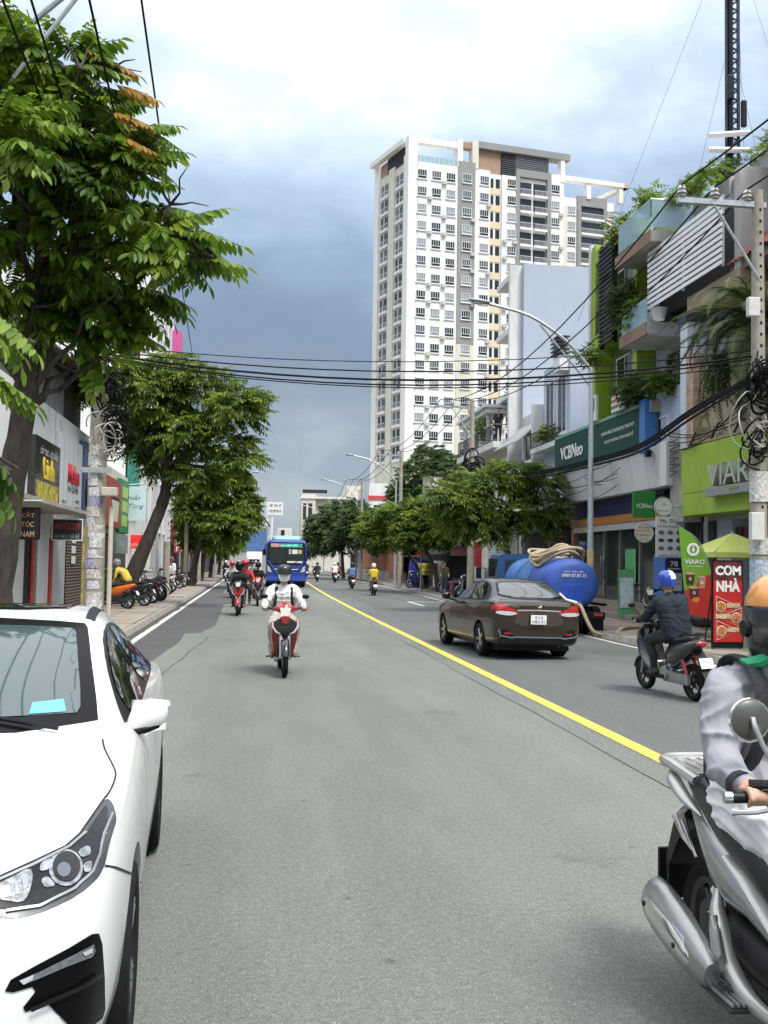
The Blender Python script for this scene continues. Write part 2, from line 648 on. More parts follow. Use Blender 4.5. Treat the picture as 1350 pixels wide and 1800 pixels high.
dirt_mat = mat('gutter_dirt', (0.06, 0.054, 0.046), 0.95, var=0.3, scale=8)
earth = mat('town_ground', (0.17, 0.16, 0.14), 0.95, var=0.25, scale=0.2)

tag(MB().add([(-1500, -300, -0.02), (1500, -300, -0.02), (1500, 3500, -0.02), (-1500, 3500, -0.02)], [(0, 1, 2, 3)]).build('ground', earth), kind='structure')
RK = [(-40, 8.45), (10, 8.45), (22, 8.45), (35, 8.7), (48, 9.1), (61, 9.6), (85, 9.95), (117, 10.6), (160, 11.8), (420, 19)]   # right kerb: y, x
LKX = -2.75

def rk(y):
 for (a, xa), (b, xb) in zip(RK, RK[1:]):
  if y <= b:
   return xa + (xb - xa) * (y - a) / (b - a)
 return RK[-1][1]

ys = [-40, 0, 10, 22, 35, 48, 61, 85, 117, 160, 420]
vs, fs = [], []
for y in ys:
 vs += [(LKX - 0.02, y, 0), (rk(y) + 0.02, y, 0)]
fs = [(2 * i, 2 * i + 1, 2 * i + 3, 2 * i + 2) for i in range(len(ys) - 1)]
road = tag(MB().add(vs, fs).build('road', asphalt), kind='structure')

def strip(name, pts, w, z, m, label=None):
 b = MB()
 vs, fs = [], []
 for i, (x, y) in enumerate(pts):
  ww = w if not isinstance(w, list) else w[i]
  vs += [(x - ww / 2, y, z), (x + ww / 2, y, z)]
 fs = [(2 * i, 2 * i + 1, 2 * i + 3, 2 * i + 2) for i in range(len(pts) - 1)]
 return tag(b.add(vs, fs).build(name, m), kind='structure')

strip('centre_line_marking', [(3.72, y) for y in (-20, 0, 8, 14, 20, 28)] + [(3.74, 35), (3.85, 50), (4.1, 65), (4.45, 82), (5.3, 120), (6.8, 180), (11, 400)], 0.17, 0.005, line_yellow)
strip('edge_line_marking', [(-2.47, y) for y in (10, 20, 40, 60, 90, 200)], 0.15, 0.005, line_white)
strip('edge_line_marking', [(rk(y) - 0.22, y) for y in (-10, 8, 16, 22, 35, 48, 61, 85, 117, 160)], 0.13, 0.005, line_white)
# parking bay corner on the right
MB().box(6.9, 8.6, 44.3, 44.5, 0, 0.005).box(6.9, 7.05, 40.3, 44.3, 0, 0.005).build('bay_marking', line_white)['kind'] = 'structure'
MB().box(7.4, 9.6, 52.6, 52.75, 0, 0.005).build('bay_marking', line_white)['kind'] = 'structure'
# repaired asphalt along the left edge
b = MB()
e1 = [(-2.72, 9), (-1.95, 9.2), (-1.72, 12), (-1.78, 15), (-1.66, 18), (-1.5, 21.5), (-1.55, 24), (-1.2, 24.3), (-0.95, 27), (-1.0, 33), (-1.1, 40), (-0.75, 40.4), (-0.9, 52), (-1.5, 53), (-1.6, 70), (-2.7, 70)]
b.add([(x, y, 0.003) for x, y in e1], [list(range(len(e1)))])
tag(b.build('road_patch', patch_mat), kind='structure')
# gutter dirt against the left kerb
b = MB()
pts, pts2 = [], []
y = 14.0
while y < 90:
 wv = 0.12 + 0.22 * mnoise.noise(Vector((y * 0.35, 3.1, 0))) + 0.1 * mnoise.noise(Vector((y * 1.6, 9.1, 0)))
 pts.append((-2.74, y, 0.007))
 pts2.append((-2.7 + max(0.03, wv), y, 0.007))
 y += 0.5
nn = len(pts)
b.add(pts + pts2, [(i, i + nn, i + nn + 1, i + 1) for i in range(nn - 1)])
tag(b.build('gutter_dirt', dirt_mat), kind='structure')
# dark worn spot and manhole cover on the carriageway
mh = empty('manhole_cover', (-0.2, 44, 0.004), label='round iron manhole cover in the asphalt left of the bus lane', cat='manhole cover')
MB().lathe([(0.0, 0.006), (0.28, 0.006), (0.3, 0.004), (0.34, 0.004), (0.36, 0)], 20).build('lid', dark_metal, mh)

# cracks and sealed seams in the carriageway
rc_ = random.Random(44)
crack_mat = mat('crack_tar', (0.022, 0.022, 0.023), 0.8, var=0.3)
for (x0, y0, x1, y1, wv) in ((-1.7, 9.5, -.9, 23, .02), (3.3, 6, 3.35, 38, .014), (-2.4, 26, -1.1, 27.2, .02), (5.9, 22, 6.4, 36, .02)):
 pts_, k_ = [], 40
 for i in range(k_ + 1):
  t_ = i / k_
  pts_.append((lerp(x0, x1, t_) + .1 * mnoise.noise(Vector((y0 + t_ * 6, x0, 1))) + .03 * mnoise.noise(Vector((t_ * 30, x0, 7))), lerp(y0, y1, t_) + .1 * mnoise.noise(Vector((t_ * 8, y0, 3)))))
 vs_, L_ = [], len(pts_)
 for i, p_ in enumerate(pts_):
  a_ = Vector(pts_[min(i + 1, L_ - 1)]) - Vector(pts_[max(i - 1, 0)])
  nn_ = Vector((-a_.y, a_.x)).normalized() * wv * .5 * rc_.uniform(.3, 1.2)
  vs_ += [(p_[0] - nn_.x, p_[1] - nn_.y, .0035), (p_[0] + nn_.x, p_[1] + nn_.y, .0035)]
 tag(MB().add(vs_, [(2 * i, 2 * i + 1, 2 * i + 3, 2 * i + 2) for i in range(L_ - 1)]).build('road_crack', crack_mat), kind='structure')
PZ = 0.13
left_pave = tag(MB().box(-6.6, LKX - 0.14, -20, 260, -0.01, PZ - 0.012).build('pavement_left', pave_mat), kind='structure')
b = MB()
vs, fs = [], []
for y in ys:
 vs += [(rk(y) + 0.14, y, PZ - 0.012), (30, y, PZ - 0.012), (rk(y) + 0.14, y, -0.01)]
for i in range(len(ys) - 1):
 fs += [(3 * i, 3 * i + 1, 3 * i + 4, 3 * i + 3), (3 * i, 3 * i + 3, 3 * i + 5, 3 * i + 2)]
right_pave = tag(b.add(vs, fs).build('pavement_right', pave_mat), kind='structure')
# slabs and kerb stones, each a piece of its pavement
slab_me = []
for i in range(3):
 b = MB().box(-0.485, 0.485, -0.485, 0.485, 0, 0.02, bev=0.008)
 slab_me.append(b.mesh('slab', slab_mats[i]))
kerb_me = MB().add([(-0.08, -0.49, -0.02), (0.1, -0.49, -0.02), (0.1, 0.49, -0.02), (-0.08, 0.49, -0.02), (-0.08, -0.49, 0.135), (0.03, -0.49, 0.135), (0.03, 0.49, 0.135), (-0.08, 0.49, 0.135)],
                   [(0, 3, 2, 1), (4, 5, 6, 7), (0, 1, 5, 4), (1, 2, 6, 5), (2, 3, 7, 6), (3, 0, 4, 7)]).mesh('kerb_stone', kerb_mat)
for k, y in enumerate(np.arange(17, 62, 1.0)):
 for j in range(3):
  z = PZ - 0.014 + random.uniform(-0.004, 0.004)
  M = Matrix.Translation((LKX - 0.66 - j * 1.0, y + (0.5 if j % 2 else 0), z)) @ Matrix.Rotation(R(random.uniform(-1.2, 1.2)), 4, random.choice('XYZ'))
  inst('slab', slab_me[random.randrange(3)], left_pave, M)
for y in np.arange(14, 80, 1.0):
 inst('kerb_stone', kerb_me, left_pave, Matrix.Translation((LKX - 0.06 + random.uniform(-.01, .01), y, random.uniform(-.012, .004))) @ Matrix.Rotation(R(random.uniform(-1, 1)), 4, 'Z'))
for y in np.arange(12, 46, 1.0):
 for j in range(4):
  z = PZ - 0.014 + random.uniform(-0.004, 0.004)
  if y > 30 and j == 3:
   continue
  M = Matrix.Translation((rk(y) + 0.66 + j * 1.0, y + (0.5 if j % 2 else 0), z)) @ Matrix.Rotation(R(random.uniform(-1.2, 1.2)), 4, random.choice('XYZ'))
  inst('slab', slab_me[random.randrange(3)], right_pave, M)
for y in np.arange(10, 75, 1.0):
 a = math.atan2(rk(y + .5) - rk(y - .5), 1)
 inst('kerb_stone', kerb_me, right_pave, Matrix.Translation((rk(y) + 0.06, y, random.uniform(-.012, .004))) @ Matrix.Rotation(PI - a, 4, 'Z'))
# the gutter on the right: a dark band of wet dirt
strip('gutter_dirt', [(rk(y) - 0.07, y) for y in (8, 16, 22, 30, 40, 55, 70)], [.12, .16, .13, .18, .14, .2, .1], 0.007, dirt_mat)

# ------------------------------------------------------------------ white apartment tower
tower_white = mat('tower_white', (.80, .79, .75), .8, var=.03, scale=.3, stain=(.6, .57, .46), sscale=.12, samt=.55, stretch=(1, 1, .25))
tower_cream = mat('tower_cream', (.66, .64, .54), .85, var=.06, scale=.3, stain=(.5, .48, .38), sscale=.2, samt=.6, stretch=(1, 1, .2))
tower_grey = mat('tower_grey', (.27, .27, .265), .85, var=.06, scale=.4, stain=(.36, .36, .34), sscale=.2, samt=.4)
tower_tan = mat('tower_tan', (.36, .24, .17), .85, var=.08, scale=.6)
tower_orange = mat('tower_orange', (.72, .59, .42), .85, var=.05, scale=.5)
frame_white = mat('window_frame_white', (.76, .76, .75), .5, var=.03)
pane_mats = [glass_mat('pane_dark', (.03, .035, .04), .1, 1.45), glass_mat('pane_mid', (.10, .115, .13), .15, 1.45), glass_mat('pane_curtain', (.30, .32, .34), .3, 1.45)]
louver = mat('louver_dark', (.045, .05, .06), .6, var=.1)
rail_glass = glass_mat('rail_glass', (.35, .5, .55), .1, 1.45, alpha=.55)

def apartment_tower():
 r = random.Random(3)
 a, a2 = R(9.5), R(109.6)
 u = Vector((math.cos(a), math.sin(a), 0))
 v = Vector((math.cos(a2), math.sin(a2), 0))
 P0 = Vector((26.6, 170, 0))
 t = empty('apartment_tower', P0, 0, 'tall white apartment tower with grey stripes rising over the street', 'building')
 # skewed axes: x along the front, y along the left face
 SK = Matrix(((u.x, v.x, 0, 0), (u.y, v.y, 0, 0), (0, 0, 1, 0), (0, 0, 0, 1)))

 def part(name, m, *boxes):
  b = MB()
  for q in boxes:
   b.box(*q, M=SK)
  return b.build(name, m, t)
 D = 14.3
 part('wall', tower_white, (.7, 29.2, .35, D - .3, 0, 72.2))
 part('corner_pier', tower_white, (-1.0, .72, 0, 1.2, 0, 77.0))
 part('front_bay', tower_white, (.8, 8.3, 0, 1.0, 0, 72.5))
 part('grey_column', tower_grey, (8.32, 11.6, -.12, 1.0, 40.6, 73.6))
 part('cream_column', tower_cream, (8.32, 11.6, -.12, 1.0, 0, 40.55))
 part('front_bay', tower_white, (11.62, 14.55, 0, 1.0, 0, 72.6))
 part('front_bay', tower_white, (16.88, 19.6, 0, 1.0, 0, 72.2))
 part('front_bay', tower_white, (26.65, 29.25, 0, 1.0, 0, 73.6))
 part('grey_frame', tower_grey, (19.62, 20.35, -.15, 1.0, 20, 73.7), (25.85, 26.62, -.15, 1.0, 20, 73.7), (20.36, 25.84, -.14, 1.0, 72.3, 73.7))
 # left face
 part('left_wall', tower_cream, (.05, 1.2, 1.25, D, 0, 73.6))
 part('left_pier', tower_white, (-.35, .3, 1.25, 3.1, 0, 74.4))
 part('left_pier', tower_cream, (-.3, .3, 6.8, 9.0, 0, 73.8))
 part('left_pier', tower_white, (-.35, .3, 12.9, D + .4, 0, 76.0))
 # crown: frames, louvres, terrace
 part('roof_beam', tower_white, (.73, 8.2, 0, 1.2, 75.9, 76.95))
 part('roof_post', tower_white, (8.2, 9.2, -.1, 1.2, 72.5, 77.6))
 part('roof_post', tower_cream, (11.0, 12.2, -.1, 1.2, 72.6, 77.7))
 part('roof_beam', tower_tan, (9.25, 11.0, .1, 1.4, 76.2, 77.3))
 part('roof_beam', tower_grey, (12.2, 30.4, -.2, 2.0, 76.5, 77.7))
 part('tan_panel', tower_tan, (12.5, 16.9, .6, 3, 72.3, 76.4))
 part('roof_post', tower_white, (28.6, 29.4, -.1, .9, 72.3, 76.6))
 part('roof_beam', tower_white, (-1.3, -.2, 1.25, D + .6, 76.1, 77.0))
 part('tan_panel', tower_tan, (.0, .6, 10.0, 13.2, 73.6, 76.0))
 part('roof_house', tower_white, (9.2, 11, 2.5, 6, 72.2, 75))
 for k in range(11):
  z = 72.6 + k * .36
  part('louvre', louver, (16.95, 26.4, .4, .7, z, z + .2))
  part('louvre', louver, (-.1, .2, 3.0, 10.0, z + .8, z + 1.0))
 part('louvre_back', mat('louver_back', (.02, .022, .026), .8, var=0), (16.95, 20, .8, 1.2, 72.3, 76.4))
 part('louvre_back', mat('louver_back', (.02, .022, .026)), (.3, .6, 3.0, 10, 73.6, 76.4))
 part('terrace_rail', rail_glass, (.8, 8.1, .1, .16, 72.5, 73.7))
 for x in np.arange(1.2, 8.2, .9):
  part('terrace_post', frame_white, (x, x + .06, .08, .18, 72.5, 73.75))
 # windows: frame with mullions and a pane
 fb = MB()
 for x0, x1, z0, z1 in ((-.88, .88, -.86, -.78), (-.88, .88, .74, .82), (-.88, -.8, -.8, .78), (.8, .88, -.8, .78), (-.82, .82, -.36, -.28), (-.46, -.4, -.3, .78), (-.03, .03, -.3, .78), (.4, .46, -.3, .78)):
  fb.box(x0, x1, -.1, .02, z0, z1, M=SK)
 fb.box(-1.0, 1.0, -.16, .0, -.98, -.88, M=SK)
 fme = fb.mesh('window', frame_white)
 pme = MB().box(-.82, .82, -.03, .02, -.8, .76, M=SK).mesh('pane', pane_mats[0])
 nfb = MB().box(-.26, .26, -.03, .02, -.85, .8, M=SK).mesh('narrow_window', pane_mats[0])
 bal = MB()
 bal.box(-1.28, 1.28, -.3, .1, -1.65, -1.2, M=SK)
 bal.box(-1.28, 1.28, -.28, -.22, -.35, -.28, M=SK)
 for x in np.arange(-1.2, 1.25, .24):
  bal.box(x, x + .035, -.27, -.23, -1.2, -.3, M=SK)
 balm = bal.mesh('balcony', frame_white)
 bpane = MB().box(-1.25, 1.25, -.02, .03, -1.2, 1.1, M=SK).mesh('opening', pane_mats[0])
 lfb = MB()
 lfb.box(-.3, .02, -1.55, 1.55, -1.6, -1.1, M=SK)
 lfb.box(-.27, -.2, -1.5, 1.5, -.3, -.22, M=SK)
 lfb.box(-.2, -.05, -.05, .05, -1.1, 1.1, M=SK)
 for k in range(6):
  lfb.box(-.25, -.21, -1.45 + k * .56, -1.4 + k * .56, -1.1, -.3, M=SK)
 lme = lfb.mesh('balcony', frame_white)
 lp = MB().box(-.02, .04, -1.5, 1.5, -1.1, 1.15, M=SK).mesh('opening', pane_mats[0])

 def put(name, me, x, y, z, pm, dx=0):
  o = inst(name, me, t, Matrix.Translation(SK @ Vector((x, y, z))))
  w = r.random()
  inst('pane', pm, o, None, {0: pane_mats[0 if w < .4 else (1 if w < .7 else 2)]})
  return o
 for k in range(17):
  z = 70.35 - 3.09 * k
  for x in (1.55, 4.25, 6.95):
   put('window', fme, x, -.02, z, pme)
  put('window', fme, 10.0, -.14, z + .2, pme)
  put('window', fme, 13.4, -.02, z + .3, pme)
  put('window', fme, 18.75, -.02, z + .4, pme)
  put('window', fme, 27.5, -.02, z + .5, pme)
  for x in (15.1, 16.2):
   inst('narrow_window', nfb, t, Matrix.Translation(SK @ Vector((x, .3, z + .2))) @ Matrix.Diagonal((1 if x < 15.5 else 1.5, 1, 1, 1)))
  part('orange_panel', tower_orange, (14.6, 16.86, .28, .4, z - 1.9, z - .75))
  for x in (21.65, 24.5):
   o = inst('balcony', balm, t, Matrix.Translation(SK @ Vector((x, .0, z + .0))))
   inst('opening', bpane, o, Matrix.Translation(SK @ Vector((0, .3, 0))))
  for y in (4.95, 10.95):
   o = inst('balcony', lme, t, Matrix.Translation(SK @ Vector((-.02, y, z + .3))))
   inst('opening', lp, o, None, {0: pane_mats[r.randrange(2)]})
 acm = MB().box(-.4, .4, -.35, -.02, -.28, .28, M=SK).mesh('air_conditioner', mat('ac_grey', (.5, .5, .49), .6, var=.1))
 for _ in range(46):
  x = r.choice((3.0, 5.7, 11.15, 14.2, 17.4, 19.3, 28.6))
  inst('air_conditioner', acm, t, Matrix.Translation(SK @ Vector((x, -.12, 69.2 - 3.09 * r.randrange(16)))))
 # second block behind, to the right
 part('rear_block', tower_white, (36.8, 50, 14, 24, 0, 75.4))
 part('rear_block_recess', tower_cream, (29.2, 36.8, 10, 24, 0, 72))
 part('grey_frame', tower_grey, (41.6, 42.4, 13.6, 14.2, 20, 75.9), (47.5, 48.2, 13.6, 14.2, 20, 75.9), (42.4, 47.5, 13.62, 14.2, 73.9, 75.9))
 part('roof_beam', tower_white, (36.5, 53, 13.2, 14.6, 78.6, 79.5), (51.8, 53, 13.2, 22, 78.6, 79.48))
 for x in (37.0, 43.5, 50.8):
  part('roof_post', tower_white, (x, x + .9, 13.4, 14.3, 75.4, 78.6))
 for k in range(10):
  z = 72.8 - 3.09 * k
  for x in (40.4,):
   put('window', fme, x, 13.95, z, pme)
  inst('narrow_window', nfb, t, Matrix.Translation(SK @ Vector((38.0, 13.95, z))))
  inst('narrow_window', nfb, t, Matrix.Translation(SK @ Vector((35.6, 9.95, z - 1))) @ Matrix.Diagonal((1.5, 1, 1, 1)))
  for x in (43.75, 46.3):
   o = inst('balcony', balm, t, Matrix.Translation(SK @ Vector((x, 13.9, z))))
   inst('opening', bpane, o, Matrix.Translation(SK @ Vector((0, .06, 0))))
  put('window', fme, 49.1, 13.95, z, pme)
 return t

apartment_tower()

# ------------------------------------------------------------------ buildings: helpers
class Thing:
 """a top-level Empty at a base point; parts are given in world coordinates"""
 def __init__(s, name, label, cat, base, group=None):
  s.base = Vector(base)
  s.o = empty(name, base, 0, label, cat, group)

 def part(s, name, mb, m, sub=None, sharp=40):
  o = mb.build(name, m, sub or s.o, None, None, True, sharp)
  if not sub:
   o.location = -s.base
  return o

 def box(s, name, m, *q, sub=None, bev=0.0):
  return s.part(name, MB().box(*q, bev=bev), m, sub)

 def text(s, body, c, right, up, w, h, m, depth=0.0, bold=0.0, name='lettering', shear=0.0):
  o = text(body, s.o, c, right, up, w, h, m, depth, bold, name, shear)
  o.location = -s.base
  return o

def xw(X, d0, d1, side):
 """x-range lying d0..d1 out from a facade plane X towards the street (side +1: right row, -1: left row)"""
 a, b = X - side * d0, X - side * d1
 return (min(a, b), max(a, b))

def window(T, X, y0, y1, z0, z1, side, nx=2, nz=1, fm=None, pm=None, bars=False):
 fm = fm or frame_white
 pm = pm or glass_dark
 fr = MB()
 x0, x1 = xw(X, 0, .05, side)
 for (a, b, c, d) in ((y0, y1, z0 - .05, z0), (y0, y1, z1, z1 + .05), (y0 - .05, y0, z0 - .05, z1 + .05), (y1, y1 + .05, z0 - .05, z1 + .05)):
  fr.box(x0, x1, a, b, c, d)
 for k in range(1, nx):
  y = lerp(y0, y1, k / nx)
  fr.box(*xw(X, 0, .04, side), y - .02, y + .02, z0, z1)
 for k in range(1, nz):
  z = lerp(z0, z1, k / nz)
  fr.box(*xw(X, 0, .038, side), y0, y1, z - .02, z + .02)
 w = T.part('window', fr, fm)
 T.part('pane', MB().box(*xw(X, .004, .02, side), y0, y1, z0, z1), pm, w)
 x0, x1 = xw(X, 0, .12, side)
 T.part('sill', MB().box(x0, x1, y0 - .1, y1 + .1, z0 - .13, z0 - .055), fm, w)
 if bars:
  br = MB()
  for y in np.arange(y0 + .08, y1, .13):
   br.tube([(X - side * .09, y, z0), (X - side * .09, y, z1)], .01, 5)
  T.part('window_bars', br, dark_metal, w)['kind'] = 'stuff'
 return w

def shutter(T, X, y0, y1, z0, z1, side, m):
 b = MB()
 z = z0
 while z < z1:
  b.add([(X, y0, z), (X, y1, z), (X - side * .03, y1, z + .05), (X - side * .03, y0, z + .05), (X, y1, z + .1), (X, y0, z + .1)], [(0, 1, 2, 3), (3, 2, 4, 5)])
  z += .1
 return T.part('roller_shutter', b, m)

def railing(T, X0, X1, Y0, Y1, z0, z1, m, step=.13, name='railing'):
 b = MB()
 n = max(2, int(math.hypot(X1 - X0, Y1 - Y0) / step))
 b.tube([(X0, Y0, z1), (X1, Y1, z1)], .025, 6)
 b.tube([(X0, Y0, z0 + .06), (X1, Y1, z0 + .06)], .018, 6)
 for k in range(n + 1):
  x, y = lerp(X0, X1, k / n), lerp(Y0, Y1, k / n)
  b.tube([(x, y, z0), (x, y, z1)], .011, 5)
 o = T.part(name, b, m)
 o['kind'] = 'stuff'
 return o

wall_white = mat('wall_white', (.66, .66, .65), .85, var=.06, scale=1.5, stain=(.38, .36, .32), sscale=.7, samt=.8, stretch=(1, 1, .3))
wall_grey = mat('wall_grey', (.38, .38, .38), .88, var=.1, scale=1.2, stain=(.2, .2, .19), sscale=.8, samt=.8, stretch=(1, 1, .3))
wall_blue = mat('wall_pale_blue', (.42, .48, .60), .85, var=.06, scale=1.2, stain=(.3, .33, .4), sscale=.8, samt=.75, stretch=(1, 1, .3))
wall_party = mat('wall_party_grey', (.40, .45, .52), .88, var=.04, scale=.6, stain=(.33, .37, .43), sscale=.3, samt=.8)
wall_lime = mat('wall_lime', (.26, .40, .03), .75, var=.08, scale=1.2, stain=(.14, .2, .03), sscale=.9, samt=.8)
wall_lime_shade = mat('wall_lime_shade', (.10, .17, .02), .8, var=.1)  # darker copy of the lime: shade of the recess put into the colour
wall_concrete = mat('wall_concrete', (.42, .41, .40), .88, var=.1, scale=1.2, stain=(.22, .21, .2), sscale=1.0, samt=.6, stretch=(1, 1, .4))
wall_brown = mat('fascia_brown', (.25, .16, .11), .85, var=.12, scale=2, stain=(.12, .09, .07), sscale=1.5, samt=.8)
wall_tan = mat('wall_tan', (.34, .26, .18), .85, var=.12, scale=2)
wall_dark = mat('wall_dark', (.05, .05, .05), .9, var=.2, scale=1.5)
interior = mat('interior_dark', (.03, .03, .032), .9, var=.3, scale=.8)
wall_cream = mat('wall_cream', (.60, .57, .48), .85, var=.07, scale=1, stain=(.4, .37, .3), sscale=.6, samt=.8)
wood_orange = mat('frame_orange', (.42, .17, .05), .45, var=.12, scale=4)
shut_grey = mat('shutter_grey', (.5, .5, .48), .5, .2, var=.1)
sign_green = mat('sign_dark_green', (.010, .058, .045), .65, var=.08, spec=.25)
viaro_green = mat('viaro_green', (.34, .5, .05), .55, var=.05, scale=1.5, stain=(.24, .36, .06), sscale=1.1, samt=.5, stretch=(1, 1, .3))
navy = mat('navy_band', (.02, .02, .07), .5, var=.1)
blue_paint = mat('blue_paint', (.05, .17, .45), .5, var=.08)
beige_board = mat('beige_board', (.33, .27, .17), .6, var=.08)
tile_red = mat('roof_tile_red', (.28, .07, .05), .7, var=.25, scale=8)
planter_white = mat('planter_white', (.6, .6, .59), .6, var=.05)
up = (0, 0, 1)
RR = (0, -1, 0)         # reading direction on right-hand facades
FR = (1, 0, 0)          # reading direction on boards that face down the street

# ------------------------------------------------------------------ right row, near to far
cafe = Thing('cafe_building', 'dark-fronted cafe under the lime green sign at the right edge', 'building', (12.4, 20.5, 0))
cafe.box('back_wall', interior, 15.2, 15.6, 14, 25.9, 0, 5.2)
cafe.box('floor_slab', concrete, 12.2, 15.2, 14, 25.9, .13, .28)
cafe.box('upper_wall', wall_grey, 12.25, 15.2, 14, 25.9, 3.0, 7.2)
cafe.box('end_wall', wall_grey, 12.25, 15.2, 25.7, 25.95, .28, 3.0)
for y in (15.0, 18.6, 22.2, 25.4):
 cafe.box('column', wall_dark, 12.2, 12.5, y - .15, y + .15, .13, 3.0)
for k, (y0, y1, z0, z1) in enumerate(((19.3, 20.6, 1.9, 2.7), (21.0, 22.0, 1.9, 2.7), (23.0, 24.6, 2.0, 2.9))):
 cafe.box('menu_board', mat('menu_board', (.05, .045, .04), .6, var=.5, scale=9), 14.9, 15.1, y0, y1, z0, z1)
cafe.box('counter', wall_tan, 13.8, 14.5, 17.5, 23.5, .28, 1.35)
for y in (23.6, 24.4, 25.2):
 cafe.box('pendant_sign', mat('pendant_maroon', (.12, .03, .03), .6, var=.3), 12.4, 12.46, y - .3, y + .3, 2.35, 2.8)
# storey above: tiled eave and grey parapet
cafe.box('upper_storey', wall_concrete, 12.35, 15.2, 14.5, 24.4, 7.2, 12.0)
tl = MB()
for i in range(9):
 for j in range(26):
  y = 17.2 + j * .235
  x0 = 11.55 + i * .11
  z0 = 9.25 + i * .105
  tl.add([(x0, y, z0), (x0, y + .22, z0), (x0 + .16, y + .22, z0 + .15), (x0 + .16, y, z0 + .15), (x0, y + .11, z0 + .05), (x0 + .16, y + .11, z0 + .2)], [(0, 4, 5, 3), (4, 1, 2, 5)])
cafe.part('roof_tiles', tl, tile_red)['kind'] = 'stuff'
cafe.box('tile_bed', wall_brown, 11.7, 12.35, 17.2, 23.3, 9.05, 9.25)

vs_ = Thing('shop_sign', 'big lime green sign with raised silver letters beside the concrete pole', 'sign', (11.8, 21, 3.1), 'shop signs')
vs_.box('panel', viaro_green, 11.5, 12.2, 14.5, 25.7, 3.12, 4.95, bev=.02)
vs_.box('panel_seam', gap_mat, 11.494, 11.5, 14.5, 25.6, 3.72, 3.726)
vs_.text('VIARO', (11.38, 22.25, 4.05), RR, up, 2.9, .56, mat('letter_silver', (.62, .64, .6), .3, .5, var=.05), depth=.1)
vs_.box('letter_shelf', mat('shelf_grey', (.35, .37, .37), .5, .3, var=.1), 11.25, 11.48, 20.7, 23.75, 3.52, 3.74)
vs_.text('§', (11.245, 22.2, 3.63), RR, up, .5, .1, mat('letter_green', (.2, .32, .04), .5, var=0))

bb = Thing('billboard', 'beige board of black lettering behind the palm fronds', 'sign', (11.7, 23.8, 5.0), 'shop signs')
bb.box('panel', beige_board, 11.6, 11.72, 21.2, 25.4, 5.0, 7.0)
for tx, z, w, h in (('ART', 6.72, .9, .28), ('LEATHER', 6.42, 1.5, .24), ('CUSTOM CANVAS', 6.15, 1.7, .17), ('FASHION', 5.98, 1.0, .1), ('FINANCIAL', 5.83, 1.2, .12), ('ORGANIZER', 5.68, 1.1, .11), ('ONCE', 5.53, .6, .11), ('MODERN ART', 5.3, 1.7, .18), ('CALL 0 909 090', 5.12, 1.8, .1)):
 bb.text(tx, (11.596, 25.25 - w / 2, z), RR, up, w, h, letter_black)
for y in (22.4, 23.6, 24.8):
 bb.part('stay', MB().tube([(11.55, y, 5.4), (11.3, y - .1, 4.98)], .03, 6), black)

# concrete balcony house
ch = Thing('balcony_house', 'concrete house with glass balconies, white slatted screen and rooftop plants', 'house', (12.6, 27, 0))
ch.box('wall', wall_blue, 12.3, 17, 24.4, 29.35, 0, 11.6)
ch.box('corner_column', mat('column_pale_blue', (.55, .6, .66), .8, var=.05), 11.45, 12.3, 25.2, 25.65, 4.95, 8.6)
ch.box('column_cap', navy, 11.4, 12.3, 25.15, 25.7, 8.35, 8.6)
ch.box('top_slab', wall_concrete, 11.0, 12.6, 26.65, 29.35, 11.0, 11.32)
ch.box('top_fascia', wall_brown, 10.96, 11.0, 26.6, 29.35, 10.95, 11.3)
ch.box('screen_gap_shade', interior, 11.9, 12.28, 23.0, 27.5, 9.12, 11.0)  # dark sheet added behind the slats, stands in for shade in the gaps
ch.box('screen_end_wall', wall_concrete, 11.62, 12.6, 22.6, 22.9, 9.1, 11.6)
ch.box('parapet', wall_concrete, 12.25, 13, 24.42, 26.6, 11.6, 12.1)
ch.box('mid_slab', wall_concrete, 11.0, 12.3, 26.87, 28.95, 8.4, 8.74)
ch.box('mid_fascia', wall_brown, 10.96, 11.0, 26.9, 28.95, 8.36, 8.72)
ch.box('mid_soffit', wall_white, 11.05, 12.3, 26.9, 28.9, 8.36, 8.4)
ch.box('planter', planter_white, 11.15, 11.5, 27.1, 28.7, 8.74, 9.08, bev=.02)
ch.box('tan_beam', wall_tan, 11.62, 12.3, 22.6, 25.6, 8.6, 9.1)
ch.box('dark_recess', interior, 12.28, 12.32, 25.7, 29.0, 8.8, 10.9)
ch.box('lower_balcony', wall_blue, 11.8, 12.3, 25.7, 27.8, 4.95, 6.9)
ch.box('ledge', wall_concrete, 11.5, 12.3, 27.8, 29.3, 6.3, 6.65)
window(ch, 12.3, 26.3, 28.4, 6.9, 8.1, 1, 3, 1, mat('frame_slate', (.2, .22, .26), .6, var=.1))
for (x0, x1, y0, y1, z0, z1) in ((11.02, 11.05, 26.75, 29.2, 11.4, 12.2), (11.05, 12.3, 26.66, 26.69, 11.4, 12.2)):
 ch.box('glass_rail', rail_glass, x0, x1, y0, y1, z0, z1)
ch.part('rail_cap', MB().tube([(11.04, 29.3, 12.22), (11.04, 26.68, 12.22), (12.3, 26.68, 12.22)], .025, 6), steel)
ch.box('glass_rail', rail_glass, 11.02, 11.04, 26.95, 28.9, 8.76, 9.45)
for k in range(11):
 z = 9.25 + k * .158
 ch.box('screen_slat', mat('slat_white', (.82, .82, .82), .5, var=.03), 11.3, 11.33, 22.95, 27.6, z, z + .1)
for y in (23.0, 25.3, 27.55):
 ch.box('screen_post', steel, 11.34, 11.4, y - .03, y + .03, 9.2, 11.0)
ch.part('brick_pier', MB().box(11.4, 12.3, 24.75, 25.18, 5.0, 7.4), mat('brick_pale', (.42, .3, .22), .9, var=.4, scale=6))
